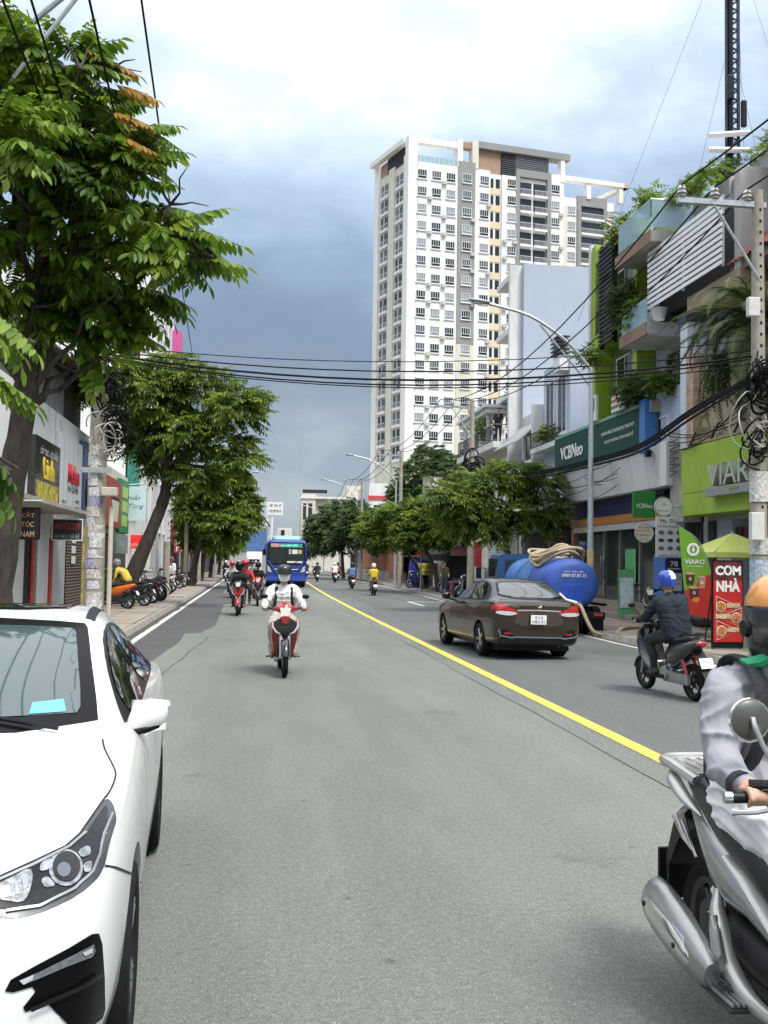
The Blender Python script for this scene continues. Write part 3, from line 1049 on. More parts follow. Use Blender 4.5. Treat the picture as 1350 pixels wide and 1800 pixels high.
ch.part('pot', MB().lathe([(.16, 0), (.24, .3), (.26, .32), (.2, .3)], 14, M=Matrix.Translation((11.3, 26.75, 8.76))), planter_white)

# lime house
lm = Thing('lime_house', 'lime green house with dark recesses above the bank', 'house', (12.5, 31.5, 0))
lm.box('wall', wall_lime_shade, 12.3, 17, 29.4, 33.6, 4.2, 12.4)
lm.box('wall_fin', wall_lime, 11.7, 12.3, 29.4, 29.75, 6.4, 12.0)
lm.box('wall_fin', wall_lime, 11.7, 12.3, 33.2, 33.55, 6.4, 13.0)
lm.box('white_edge', wall_white, 11.65, 17, 33.56, 33.8, 6.4, 13.1)
for z in (6.3, 9.3, 12.3):
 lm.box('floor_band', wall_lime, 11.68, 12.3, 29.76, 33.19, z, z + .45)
window(lm, 12.3, 30.4, 32.6, 7.0, 8.8, 1, 3)
window(lm, 12.3, 30.4, 32.6, 10.0, 11.8, 1, 3)
railing(lm, 11.72, 11.72, 29.8, 33.2, 9.75, 10.6, dark_metal)
sl = Thing('slatted_panel', 'tall black slatted panel on the lime house front', 'screen', (11.3, 31, 9))
for k in range(22):
 sl.box('slat', black, 11.22, 11.3, 30.3, 31.6, 9.0 + k * .15, 9.09 + k * .15)
sl.box('frame_post', black, 11.3, 11.4, 30.28, 30.36, 8.9, 12.4)
sl.box('frame_post', black, 11.3, 11.4, 31.54, 31.62, 8.9, 12.4)
sl.part('bracket', MB().tube([(11.35, 31, 10.5), (12.3, 31, 10.5)], .04, 6), black)

# bank
bank = Thing('bank_building', 'bank branch with glass doors behind the lamp post, white soffit above', 'building', (12.4, 32.3, 0))
bank.box('back_wall', wall_cream, 15.0, 15.3, 27.8, 36.8, 0, 4.1)
bank.box('floor_slab', mat('granite_floor', (.28, .26, .24), .4, var=.15, scale=10), 12.2, 15, 27.8, 36.8, .13, .62)
for k in range(3):
 bank.box('step', mat('granite_step', (.26, .22, .19), .6, var=.2, scale=8), 11.1 + k * .36, 12.19, 28.2, 36.4, .13 + k * .16, .13 + (k + 1) * .16, bev=.01)
bank.box('side_wall', wall_cream, 12.2, 15, 27.75, 27.95, .6, 4.1)
bank.box('side_wall', wall_dark, 12.2, 15, 36.65, 36.85, .6, 4.1)
bank.box('navy_band', navy, 12.0, 12.2, 28.0, 36.6, 3.45, 4.05)
bank.box('timber_beam', wood_orange, 11.95, 12.2, 28.0, 36.6, 3.18, 3.44)
bank.box('shutter_box', shut_grey, 11.98, 12.2, 28.3, 36.3, 2.95, 3.17)
bank.box('door_jamb', wood_orange, 11.98, 12.2, 28.05, 28.3, .62, 3.17)
bank.box('door_jamb', wood_orange, 11.98, 12.2, 36.3, 36.55, .62, 3.17)
cl_glass = glass_mat('clear_glass', (.05, .06, .06), .04, 1.45, alpha=.35)
for k, (y0, y1) in enumerate(((28.35, 30.0), (30.05, 31.7), (31.75, 33.2), (33.25, 34.7), (34.75, 36.25))):
 g = bank.box('glass_door' if k in (2, 3) else 'shop_window', cl_glass, 12.08, 12.11, y0, y1, .64, 2.94)
 bank.part('frame', MB().box(12.05, 12.14, y0 - .03, y0 + .03, .64, 2.94).box(12.05, 12.14, y1 - .03, y1 + .03, .64, 2.94), alloy, g)
for y in (33.1, 33.35):
 bank.part('door_handle', MB().tube([(12.0, y, 1.3), (12.0, y, 2.1)], .02, 6), chrome)
bank.box('curtain', mat('curtain_cream', (.5, .46, .36), .9, var=.1), 12.5, 12.54, 34.2, 36.2, .7, 2.9)
bank.box('desk', wall_tan, 13.2, 13.8, 29.5, 32.0, .62, 1.6)
bank.box('poster', mat('poster_green', (.1, .35, .15), .5, var=.3, scale=4), 12.04, 12.05, 30.3, 31.2, 1.2, 2.3)
sf = MB()
for k in range(8):
 y0 = 27.2 + k * 1.2
 sf.add([(11.5, y0 + .01, 5.25), (11.5, y0 + 1.19, 5.25), (11.72, y0 + 1.19, 4.08), (11.72, y0 + .01, 4.08)], [(0, 1, 2, 3)])
for k in range(8):
 y0 = 27.2 + k * 1.2
 bank.part('soffit_panel', MB().add([(11.5, y0 + .01, 5.25), (11.5, y0 + 1.19, 5.25), (11.72, y0 + 1.19, 4.08), (11.72, y0 + .01, 4.08), (11.6, y0 + .01, 5.25), (11.6, y0 + 1.19, 5.25), (11.82, y0 + 1.19, 4.08), (11.82, y0 + .01, 4.08)], [(0, 1, 2, 3), (4, 7, 6, 5), (0, 3, 7, 4), (1, 5, 6, 2), (3, 2, 6, 7), (0, 4, 5, 1)]), wall_white)
bank.box('overhang', wall_white, 11.83, 15.2, 27.0, 36.8, 4.07, 6.3)
bank.box('overhang_end', wall_white, 11.5, 12.3, 26.7, 27.15, 4.05, 5.3)
bank.part('spotlight', MB().box(11.3, 11.45, 27.6, 27.8, 4.95, 5.15, bev=.02).tube([(11.5, 27.7, 5.1), (11.38, 27.7, 5.05)], .03, 6), black)
window(bank, 11.83, 27.3, 28.0, 5.4, 6.1, 1, 1)

vb_ = Thing('bank_sign', 'long dark green sign with white lettering above the bank', 'sign', (11.5, 32.5, 5.4), 'shop signs')
vb_.box('panel', sign_green, 11.42, 11.6, 28.35, 36.9, 5.36, 6.52, bev=.01)
vb_.box('frame_top', mat('sign_edge_green', (.14, .32, .22), .4, var=.05), 11.4, 11.62, 28.35, 36.9, 6.52, 6.62)
vb_.box('frame_bottom', mat('sign_edge_green', (.14, .32, .22), .4), 11.4, 11.62, 28.35, 36.9, 5.26, 5.36)
vb_.box('end_cap', blue_paint, 11.35, 11.75, 27.9, 28.33, 5.1, 6.7, bev=.02)
vb_.text('VCBNeo', (11.41, 34.9, 5.9), RR, up, 2.5, .5, letter_white, depth=.012, bold=.01)
vb_.text('NGÂN HÀNG THƯƠNG MẠI TNHH MTV', (11.41, 30.3, 6.1), RR, up, 2.9, .17, letter_white, bold=.01)
vb_.text('NGOẠI THƯƠNG CÔNG NGHỆ SỐ', (11.41, 30.2, 5.82), RR, up, 2.5, .16, letter_white, bold=.01)
eb = Thing('emblem_sign', 'small white sign with a green shield above the bank sign', 'sign', (11.4, 32.4, 6.6), 'shop signs')
eb.box('panel', white_paint, 11.3, 11.4, 32.0, 32.7, 6.62, 7.5, bev=.02)
eb.part('shield', MB().prism([(32.12, 7.4), (32.58, 7.4), (32.58, 7.05), (32.35, 6.72), (32.12, 7.05)], 11.28, 11.3, 'yz'), mat('shield_green', (.03, .2, .09), .5, var=.1))
eb.part('shield_leaf', MB().prism([(32.22, 7.3), (32.4, 7.3), (32.35, 6.85)], 11.27, 11.278, 'yz'), letter_white)
# projecting green bank sign
pb = Thing('hanging_sign', 'bright green projecting sign of the bank beside the round white sign', 'sign', (11.2, 27.5, 3.1), 'hanging signs')
pb.box('panel', mat('sign_bright_green', (.03, .22, .04), .4, var=.1), 10.84, 11.5, 27.45, 27.58, 3.16, 3.92, bev=.01)
pb.text('VCBNeo', (11.16, 27.445, 3.5), FR, up, .5, .13, letter_white, bold=.01)
pb.part('bracket', MB().tube([(11.5, 27.5, 3.8), (12.0, 27.5, 3.9)], .03, 6), black)

# narrow house number 78 with its boards
nh = Thing('narrow_house', 'narrow blue-pillared house front between the cafe and the bank', 'house', (12.3, 26.8, 0))
nh.box('pillar', blue_paint, 11.55, 12.2, 26.75, 27.7, .13, 2.1)
nh.box('pillar_upper', concrete, 11.7, 12.2, 26.0, 26.9, 3.0, 5.6)
nh.box('wall', interior, 12.2, 12.6, 25.95, 27.75, 0, 5.6)
nh.part('grille', MB().tube(smooth_path([(11.6, 26.1 + .1 * math.sin(k * 1.9), 4.3 + k * .09) if k % 2 else (11.6, 26.9 - .1 * math.cos(k * 2.3), 4.3 + k * .09) for k in range(12)], 6), .014, 5), dark_metal)

def board(label, x0, x1, y, z0, z1, m, lines, lm_, name='sign_board', edge=None, group='hanging signs', th=.04, pole=True):
 T = Thing(name, label, 'sign', ((x0 + x1) / 2, y, z0), group)
 T.box('panel', m, x0, x1, y, y + th, z0, z1, bev=.006)
 if edge:
  for (a, b, c, d) in ((x0, x1, z0, z0 + .03), (x0, x1, z1 - .03, z1), (x0, x0 + .03, z0 + .03, z1 - .03), (x1 - .03, x1, z0 + .03, z1 - .03)):
   T.box('edge', edge, a, b, y - .012, y - .002, c, d)
 for (tx, cx, cz, w, h, *mm) in lines:
  T.text(tx, (cx, y - .004, cz), FR, up, w, h, mm[0] if mm else lm_)
 return T

md = board('white board of nine small shoe pictures above the blue pillar', 11.12, 11.95, 26.5, 2.02, 3.15, white_paint, [('Ms. Diệu', 11.55, 3.02, .62, .15), ('The Giàn Oak & Shop', 11.53, 2.87, .74, .08), ('§', 11.5, 2.06, .6, .05)], letter_black)
rj = random.Random(4)
for i in range(3):
 for j in range(3):
  cx, cz = 11.27 + i * .26, 2.27 + j * .22
  md.part('picture', MB().ball((cx, 26.49, cz), .085, .006, .05 + .02 * rj.random(), n=10, k=6), mat('pic_%d' % (j % 2), (.05, .045, .05) if j % 2 else (.16, .15, .17), .6, var=.4, scale=14))
board('dark blue house number plate reading 78', 11.42, 11.92, 26.55, 1.62, 1.98, mat('plate_navy', (.02, .025, .07), .4, var=.1), [('78', 11.67, 1.84, .22, .14), ('§', 11.67, 1.7, .4, .05)], letter_white)
board('pale notice reading CHO THUÊ below the number 78', 11.4, 11.92, 26.58, 1.08, 1.58, mat('notice_pale', (.5, .52, .5), .6, var=.1), [('CHO THUÊ', 11.66, 1.45, .44, .12), ('CĂN HỘ', 11.66, 1.28, .36, .12)], letter_black)

def round_sign(label, x, y, z, r_, m, lines, rim):
 T = Thing('round_sign', label, 'sign', (x, y, z - r_), 'hanging signs')
 T.part('disc', MB().lathe([(.001, 0), (r_, 0), (r_, .06), (.001, .06)], 32, axis='y', M=Matrix.Translation((x, y, z))), m)
 T.part('rim', MB().torus((x, y + .0, z), r_, .014, 32, 6, axis='y'), rim)
 for (tx, dz, w, h, mm) in lines:
  T.text(tx, (x, y - .004, z + dz), FR, up, w, h, mm)
 T.part('bracket', MB().tube([(x + r_, y + .03, z), (x + r_ + .4, y + .03, z)], .02, 6), steel)
 return T

round_sign('round white hanging sign with a small flower emblem', 10.96, 25.6, 3.37, .25, white_paint, [('✽', .05, .12, .12, mat('emblem_grey', (.2, .35, .35), .5, var=0)), ('§', -.11, .34, .035, letter_black)], steel)
round_sign('round yellow and red hanging sign below the green bank sign', 10.98, 27.0, 2.7, .27, mat('disc_cream', (.66, .62, .48), .5, var=.08), [('Ms. Diệu', .15, .3, .07, lens_red), ('§', .06, .4, .07, lens_amber), ('§', -.06, .4, .08, mat('letter_brown', (.25, .1, .03), .5, var=0)), ('§', -.17, .24, .04, letter_black)], steel)

# feather banner and red restaurant board on the pavement
fb = Thing('feather_banner', 'curved green and red feather banner with drink cups', 'banner', (9.95, 20.5, .13))
outl = [(9.12, 2.6), (9.22, 2.58), (9.36, 2.5), (9.52, 2.34), (9.66, 2.12), (9.77, 1.86), (9.84, 1.62), (9.93, .62), (9.30, .74), (9.24, 1.3), (9.18, 1.9)]
fb.part('cloth', MB().prism(outl, 20.5, 20.512, 'xz'), mat('banner_green', (.17, .36, .03), .7, var=.06))
fb.part('cloth_red', MB().prism([(9.245, 1.25), (9.5, 1.33), (9.62, 1.55), (9.845, 1.6), (9.925, .625), (9.30, .745)], 20.492, 20.498, 'xz'), mat('banner_red', (.5, .03, .02), .7, var=.1))
fb.part('pole', MB().tube(smooth_path([(9.97, 20.52, .13), (9.95, 20.52, .8), (9.87, 20.52, 1.6), (9.7, 20.52, 2.1), (9.5, 20.52, 2.4), (9.12, 20.52, 2.63)], 4), .012, 6), steel)
fb.part('base', MB().box(9.8, 10.15, 20.35, 20.7, .13, .17, bev=.01), black)
fb.part('logo_ring', MB().torus((9.44, 20.488, 2.13), .115, .03, 24, 6, axis='y', M=Matrix.Translation((0, 20.488, 0)) @ Matrix.Diagonal((1, .15, 1, 1)) @ Matrix.Translation((0, -20.488, 0))), letter_white)
fb.part('logo_leaf', MB().prism([(9.44, 2.22), (9.475, 2.13), (9.44, 2.05), (9.41, 2.12)], 20.484, 20.49, 'xz'), letter_white)
fb.text('VIARO', (9.47, 20.49, 1.87), FR, up, .46, .1, letter_white, bold=.015)
fb.text('§', (9.49, 20.49, 1.77), FR, up, .4, .03, letter_white)
cup_brown = mat('cup_brown', (.09, .025, .02), .5, var=.2)
for (cx, cz, cm, sc_) in ((9.37, 1.5, cup_brown, 1.0), (9.46, 1.2, cup_brown, 1.1), (9.64, 1.42, mat('cup_pink', (.6, .25, .2), .5, var=.2), .8)):
 c = fb.part('cup_print', MB().prism([(cx - .1 * sc_, cz + .1), (cx + .1 * sc_, cz + .1), (cx + .075 * sc_, cz - .12), (cx - .075 * sc_, cz - .12)], 20.484, 20.488, 'xz'), cm)
 fb.part('cup_lid', MB().ball((cx, 20.483, cz + .11), .11 * sc_, .004, .03), mat('lid_print', (.55, .3, .25), .5, var=.2), c)
 fb.part('cup_mark', MB().torus((cx, 20.482, cz), .025, .007, 14, 5, axis='y'), letter_white, c)
fb.part('cup_base_print', MB().ball((9.5, 20.486, 1.05), .09, .004, .07), mat('print_orange', (.7, .2, .03), .6, var=.2))

cn = Thing('menu_stand', 'tall red restaurant board with dish pictures and white letters', 'sign', (9.4, 18.8, .13))
cn.box('frame', black, 9.06, 9.72, 18.82, 18.86, .16, 1.9)
cn.box('panel', mat('board_food_red', (.5, .02, .015), .5, var=.12, scale=3), 9.09, 9.69, 18.8, 18.818, .28, 1.87)
cn.box('panel_top', mat('board_food_dark', (.12, .02, .02), .5, var=.6, scale=5), 9.09, 9.69, 18.797, 18.799, 1.5, 1.87)
for x in (9.1, 9.66):
 cn.part('stand_leg', MB().tube([(x, 18.84, .13), (x, 18.84, .4)], .016, 6).tube([(x, 18.84, 1.5), (x, 19.25, .14)], .014, 6), black)
cn.text('CƠM', (9.39, 18.79, 1.7), FR, up, .54, .2, letter_white, bold=.05)
cn.text('NHÀ', (9.39, 18.79, 1.41), FR, up, .5, .27, letter_white, bold=.05)
food = mat('food_orange', (.5, .18, .06), .6, var=.6, scale=30)
cream_p = mat('food_cream', (.6, .45, .25), .6, var=.3, scale=16)
for (cx, cz, tri) in ((9.24, .98, 1), (9.56, .76, -1), (9.25, .5, 1)):
 d_ = cn.part('dish_print', MB().ball((cx, 18.795, cz), .11, .006, .11), cream_p)
 cn.part('dish_food', MB().ball((cx, 18.79, cz), .085, .005, .085), food, d_)
 cn.part('price_strip', MB().box(cx + .12 * tri if tri > 0 else cx - .44, cx + .4 if tri > 0 else cx - .12, 18.79, 18.795, cz - .02, cz + .07), cream_p)
 cn.part('outline_print', MB().tube([(cx - .1 * tri, 18.79, cz + .2), (cx + .38 * tri, 18.79, cz), (cx - .1 * tri, 18.79, cz - .18), (cx - .1 * tri, 18.79, cz + .2)], .006, 5), letter_white)

# parasol at the cafe
for (ux, uy, lb) in ((11.0, 21.8, 'pale yellow-green cafe parasol under the lime green sign'), (11.1, 18.6, 'second cafe parasol half hidden behind the concrete pole')):
 um = Thing('parasol', lb, 'parasol', (ux, uy, .13), 'cafe parasols')
 cv = mat('parasol_cloth', (.55, .6, .16), .7, var=.06)
 corners = [(ux + 1.1 * math.cos(a) * 1.1, uy + 1.1 * math.sin(a) * 1.1, 2.1) for a in (R(45), R(135), R(225), R(315))]
 for k in range(4):
  um.part('canopy_panel', MB().add([(ux, uy, 2.56), corners[k], corners[(k + 1) % 4]], [(0, 1, 2)]).add([corners[k], corners[(k + 1) % 4], tuple(Vector(corners[(k + 1) % 4]) - Vector((0, 0, .12))), tuple(Vector(corners[k]) - Vector((0, 0, .12)))], [(0, 1, 2, 3)]), cv)
 um.part('pole', MB().tube([(ux, uy, .13), (ux, uy, 2.6)], .022, 8), steel)
 um.part('base', MB().lathe([(.001, .1), (.2, .1), (.26, .0)], 14, M=Matrix.Translation((ux, uy, .13))), concrete)
 for k in range(4):
  um.part('rib', MB().tube([(ux, uy, 2.52), corners[k]], .01, 5), dark_metal)

# further along the right
bh = Thing('pale_blue_house', 'pale blue house with an air conditioner beside the lamp post', 'house', (12.4, 38.6, 0))
bh.box('wall', wall_blue, 12.0, 17, 36.9, 40.4, 4.2, 9.9)
bh.box('ground_wall', wall_dark, 12.4, 17, 36.9, 44.5, 0, 4.2)
window(bh, 12.0, 37.3, 38.3, 7.0, 9.2, 1, 2)
window(bh, 12.0, 38.9, 39.9, 7.0, 9.2, 1, 2)
bh.box('balcony_slab', wall_white, 11.4, 12.0, 36.95, 40.3, 6.35, 6.55)
railing(bh, 11.45, 11.45, 37, 40.3, 6.55, 7.2, dark_metal)
bh.part('air_conditioner', MB().box(11.6, 12.0, 37.0, 37.8, 9.3, 9.9, bev=.03), white_paint)
for k in range(5):
 bh.box('rack_slat', dark_metal, 11.5, 12.0, 36.92, 37.9, 9.95 + k * .16, 10.0 + k * .16)
bh.box('salon_window', glass_dark, 12.36, 12.4, 37.2, 44, .4, 2.4)
bh.box('shop_canopy', wall_dark, 11.4, 12.4, 37.2, 44.2, 3.1, 3.3)
board('grey hair salon board above the tanker hoses', 11.62, 12.38, 38.3, 2.42, 2.92, mat('board_grey', (.35, .34, .33), .6, var=.1), [('YAMI', 12.0, 2.75, .6, .2), ('Hair Salon', 12.0, 2.53, .6, .12)], letter_black)
wb = Thing('white_awning_house', 'white house with a sloping grey awning left of the bank sign', 'house', (12.3, 42.8, 0))
wb.box('wall', wall_white, 12.4, 17, 40.5, 45.2, 4.2, 8.6)
wb.box('parapet', wall_white, 11.5, 12.4, 40.5, 45.2, 4.0, 6.2)
wb.box('end_wall', wall_white, 11.55, 12.4, 40.45, 40.7, 6.2, 8.5)
wb.part('awning', MB().add([(11.0, 40.75, 7.0), (11.0, 45.1, 7.0), (12.4, 45.1, 8.2), (12.4, 40.75, 8.2), (11.0, 40.75, 6.95), (11.0, 45.1, 6.95), (12.4, 45.1, 8.15), (12.4, 40.75, 8.15)], [(0, 1, 2, 3), (4, 7, 6, 5), (0, 4, 5, 1), (0, 3, 7, 4), (1, 5, 6, 2)]), mat('awning_grey', (.3, .3, .31), .6, .2, var=.15))
window(wb, 12.4, 41.3, 42.4, 6.4, 7.6, 1, 2)
window(wb, 12.4, 43.0, 44.4, 6.4, 7.6, 1, 2)
gt = Thing('grey_block', 'tall block with a blank blue-grey side wall in front of the tower', 'building', (14.6, 50, 0))
gt.box('side_wall', wall_party, 12.45, 17.2, 45.3, 45.6, 0, 16.0)
gt.box('wall', wall_white, 12.5, 17.2, 45.6, 48.4, 0, 15.8)
for k, z in enumerate((6.6, 9.7, 12.8, 15.4)):
 gt.box('floor_ledge', wall_white, 11.9, 12.5, 45.91, 48.4, z, z + .28)
 if k < 3:
  for y in (47.1,):
   window(gt, 12.5, y - .8, y + .8, z + .6, z + 2.4, 1, 2)
gt.box('stair_fin', wall_white, 11.85, 12.5, 45.62, 45.9, 6.6, 16.0)
cls = Thing('columned_house', 'house with a white columned balcony behind the concrete pole', 'house', (12, 50.5, 0))
cls.box('wall', wall_cream, 12.0, 12.45, 46.0, 54.5, 0, 7.4)
cls.box('balcony_slab', wall_white, 11.2, 12.5, 46.0, 54.5, 7.3, 7.6)
cls.box('cornice', wall_white, 11.1, 12.5, 47.5, 54.3, 9.45, 9.6)
cls.box('cornice', wall_white, 11.25, 12.5, 47.6, 54.2, 9.2, 9.44)
for y in (48.2, 51, 53.6):
 cls.part('column', MB().lathe([(.2, 0), (.16, .1), (.13, .2), (.12, 1.3), (.16, 1.5), (.2, 1.6)], 14, M=Matrix.Translation((11.5, y, 7.6))), wall_white)
railing(cls, 11.25, 11.25, 46, 54.4, 7.6, 8.4, dark_metal)
railing(cls, 11.25, 12.4, 46, 46, 7.6, 8.4, dark_metal)
shutter(cls, 11.98, 46.2, 50.0, .2, 2.9, 1, shut_grey)
cls.box('red_panel', mat('panel_red', (.4, .03, .04), .5, var=.1), 11.7, 12.0, 51.6, 53.4, .13, 2.9)
cls.box('cabinet', wall_white, 11.3, 11.9, 50.4, 51.4, .13, 1.6)
ba = Thing('awning_shop', 'small shop with a black awning and pink sign on the right pavement', 'shop', (12.3, 60, 0))
ba.box('wall', wall_cream, 12.4, 17, 54.6, 68, 0, 6.5)
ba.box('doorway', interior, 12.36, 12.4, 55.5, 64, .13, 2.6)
ba.part('awning', MB().add([(11.0, 56, 2.3), (11.0, 65, 2.3), (12.4, 65, 3.1), (12.4, 56, 3.1), (11.0, 56, 1.9), (11.0, 65, 1.9)], [(0, 1, 2, 3), (0, 4, 5, 1), (0, 3, 4)]), mat('awning_black', (.02, .02, .022), .8, var=.2))
ba.box('pink_sign', mat('sign_pink', (.6, .25, .3), .5, var=.15), 11.2, 12.3, 55.9, 55.98, 2.2, 2.7)
ba.box('red_post', mat('panel_red', (.4, .03, .04)), 11.6, 11.9, 52.2, 52.5, .13, 2.0)
board('small yellow notice board on the right pavement', 10.3, 11.6, 62.0, 1.0, 1.75, mat('notice_yellow', (.62, .55, .14), .6, var=.1), [('§', 11.0, 1.5, .9, .18), ('§', 11.0, 1.2, .7, .16)], letter_black)
rp2 = random.Random(17)
far_lb = ['tan row house behind the roadside tree', 'pale row house above the orange fence', 'tall cream row house right of the far lamp', 'grey row house near the street bend', 'white row house at the street bend', 'farthest narrow house of the right row']
for i, (y0, y1, z1, m_) in enumerate(((68.3, 76, 7.0, wall_tan), (76.3, 90, 8.5, wall_white), (90.3, 104, 6.0, wall_cream), (104.3, 118, 7.5, wall_grey), (118.3, 134, 9.0, wall_white), (134.3, 150, 8.0, wall_cream))):
 fh = Thing('row_house', far_lb[i], 'house', (13.5 + i * .3, (y0 + y1) / 2, 0), 'row houses on the right')
 X = 12.6 + i * .4
 fh.box('wall', m_, X, X + 7, y0, y1, 0, z1)
 for z in np.arange(3.8, z1 - 1.2, 2.8):
  for y in np.arange(y0 + 1.5, y1 - 1, 3.2):
   window(fh, X, y - .6, y + .6, z, z + 1.4, 1, 2)
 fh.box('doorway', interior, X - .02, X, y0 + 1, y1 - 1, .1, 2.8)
 fh.box('canopy', wall_grey, X - 1.2, X, y0 + .5, y1 - .5, 2.9, 3.05)
of = Thing('slat_fence', 'orange-brown upright slat fence behind the warning triangle', 'fence', (12.4, 95, 0))
sm_ = MB().box(-.05, .05, -.28, .28, 0, 3.0).mesh('slat', mat('slat_orange', (.34, .13, .06), .7, var=.25, scale=3))
for k in range(56):
 y = 79 + k * .64
 inst('slat', sm_, of.o, Matrix.Translation(Vector((11.9 + (y - 79) * .012, y, .3)) - of.base))
of.box('plinth', wall_grey, 11.95, 12.2, 79, 115, 0, .95)

# far buildings at the end of the street
cf = Thing('cream_corner_building', 'cream building with a turquoise balcony band at the far right bend', 'building', (15, 172, 0))
cf.box('wall', wall_cream, 9.6, 22, 170, 186, 0, 12.4)
cf.box('turret', wall_cream, 8.0, 10.4, 169.2, 176, 0, 13.2)
cf.box('turquoise_band', mat('band_turquoise', (.2, .5, .48), .6, var=.1), 10.5, 14.4, 169.6, 170, 6.9, 8.2)
for x0, x1, z0, z1 in ((8.3, 8.8, 9, 11.6), (9.2, 9.8, 9, 11.6), (10.9, 12.2, 8.4, 11.2), (12.4, 14.2, 8.4, 11.4), (16, 18, 7.5, 9.5), (9, 10, 4.4, 6.6), (12, 14, 3.8, 6), (16, 18, 3.8, 6)):
 cf.box('window', glass_dark, x0, x1, 169.1 if x1 < 10.3 else 169.94, 169.2 if x1 < 10.3 else 170.02, z0, z1)
cf.box('roof_sign', dark_metal, 8.2, 12.4, 170, 170.2, 13.4, 14.0)
cf.box('cornice', wall_white, 7.8, 22.2, 169.0, 170, 12.4, 12.8)
cf.box('roof_room', wall_cream, 16, 21, 172, 180, 12.4, 15)
w2 = Thing('white_corner_house', 'white house with a red band and blue panel left of the tower', 'house', (16, 121, 0))
w2.box('wall', wall_white, 13.6, 20, 118, 130, 0, 11.2)
w2.box('red_band', mat('band_red', (.5, .05, .06), .6, var=.1), 13.5, 20, 117.9, 118.0, 9.2, 9.7)
w2.box('blue_panel', blue_paint, 14.2, 15.0, 117.9, 118.0, 4.5, 6.4)
w2.box('grey_bay', wall_party, 15.4, 17.5, 117.6, 118, 5, 9)
for x in (14.2, 16.2, 18.2):
 w2.box('window', glass_dark, x, x + .9, 117.95 - (.37 if x == 16.2 else 0), 118.01 - (.37 if x == 16.2 else 0), 6.9, 8.6)
bl = Thing('blue_front_building', 'low building with a blue front closing the street view', 'building', (.5, 205, 0))
bl.box('wall', wall_grey, -6, 3, 200, 210, 0, 8.6)
bl.box('blue_front', mat('front_blue', (.08, .17, .36), .7, var=.3, scale=1.5), -2.2, 2.6, 199.8, 200, 3.6, 8.2)
bl.part('arched_roof', MB().loft([[(-1.8 + 5.2 * t, y, 8.6 + 2.5 * math.sin(PI * t)) for t in np.linspace(0, 1, 13)] for y in (200, 209)], 0, False, closed=False), wall_grey)
ts = Thing('sign_tower', 'tall white steel sign tower beside the bus top', 'sign', (4.4, 221, 0))
for x in (2.9, 4.0):
 ts.part('mast', MB().tube([(x, 221, 0), (x, 221, 14.6)], .3, 6), white_paint)
ts.box('sign_panel', white_paint, 3.0, 6.4, 220.6, 221, 11.8, 14.7)
ts.text('§', (4.8, 220.58, 13.9), FR, up, 2.6, .7, letter_black, bold=.02)
ts.text('§', (4.8, 220.58, 12.7), FR, up, 2.8, .7, letter_black, bold=.02)
for k in range(6):
 ts.part('lattice', MB().tube([(2.9, 221, 2 * k), (4.0, 221, 2 * k + 2)], .1, 5), white_paint)
ts.box('banner', lens_red, 4.3, 5.0, 220.5, 220.6, 1, 6.6)
fbx = random.Random(23)
flb = ['grey-white block right of the sign tower', 'pale block behind the sign tower', 'small grey block beyond the bus', 'far left block seen past the trees', 'low far shed on the left', 'wide far block at the vanishing point']
for i, (x0, x1, y, z1) in enumerate(((5.6, 9, 235, 9.5), (1, 6.5, 260, 8), (9, 14, 215, 8.4), (-14, -6, 180, 8), (-9, -5.2, 150, 5), (-6, 14, 330, 9))):
 q = Thing('far_block', flb[i], 'building', ((x0 + x1) / 2, y, 0), 'far buildings')
 q.box('wall', [wall_white, wall_grey, wall_cream][i % 3], x0, x1, y, y + 14, 0, z1)
 for z in np.arange(2.5, z1 - 1, 2.6):
  for x in np.arange(x0 + .8, x1 - .8, 1.8):
   q.box('window', glass_dark, x, x + .9, y - .05, y + .01, z, z + 1.3)
# radio mast on a roof
rm = Thing('radio_mast', 'tall dark guyed radio mast with white antennas on the right', 'mast', (22.6, 45, 11.9))
mm_ = mat('mast_steel', (.045, .055, .09), .5, .4, var=.2)
for (dx, dy) in ((-.3, -.2), (.3, -.2), (0, .35)):
 rm.part('mast_leg', MB().tube([(22.65 + dx, 45 + dy, 11.9), (22.65 + dx, 45 + dy, 33)], .085, 6), mm_)
lt = MB()
for k in range(42):
 z = 12 + k * .5
 c = [(22.65 - .3, 44.8), (22.65 + .3, 44.8), (22.65, 45.35)]
 for i in range(3):
  a, b_ = c[i], c[(i + 1) % 3]
  lt.tube([(*a, z), (*b_, z + .5)], .035, 4)
  lt.tube([(*a, z), (*b_, z)], .03, 4)
rm.part('lattice', lt, mm_)['kind'] = 'stuff'
rm.part('cable', MB().tube([(22.5, 44.7, 12), (22.5, 44.7, 33)], .12, 6), black)
for (z, a0) in ((22.6, .18), (21.9, .02)):
 rm.part('antenna', MB().tube([(21.2, 44.4, z - .15), (23.3, 44.5, z + a0)], .17, 8, flat=.8), white_paint)
rm.part('antenna', MB().box(22.2, 22.5, 44.3, 44.5, 24.3, 25.5, bev=.05), black)
rm.part('antenna', MB().box(22.9, 23.15, 44.3, 44.5, 23.0, 24.3, bev=.05), black)
rm.part('beacon', MB().lathe([(.001, 0), (.2, 0), (.22, .3), (.1, .5)], 10, M=Matrix.Translation((22.45, 44.6, 29.6))), white_paint)
for s, dx in ((0, -1.6), (1, 1.2), (2, .1)):
 rm.part('guy_wire', MB().tube([(22.65 + (-.3 if dx < 0 else .3), 45, 26.5), (22.65 + dx * 2.4, 44, 13)], .008, 4), mm_)
 rm.part('guy_wire', MB().tube([(22.65 + (-.3 if dx < 0 else .3), 45, 32.5), (22.65 + dx * 5, 44, 13)], .008, 4), mm_)
mb_ = Thing('mast_building', 'block under the radio mast behind the balcony house', 'building', (20, 46, 0))
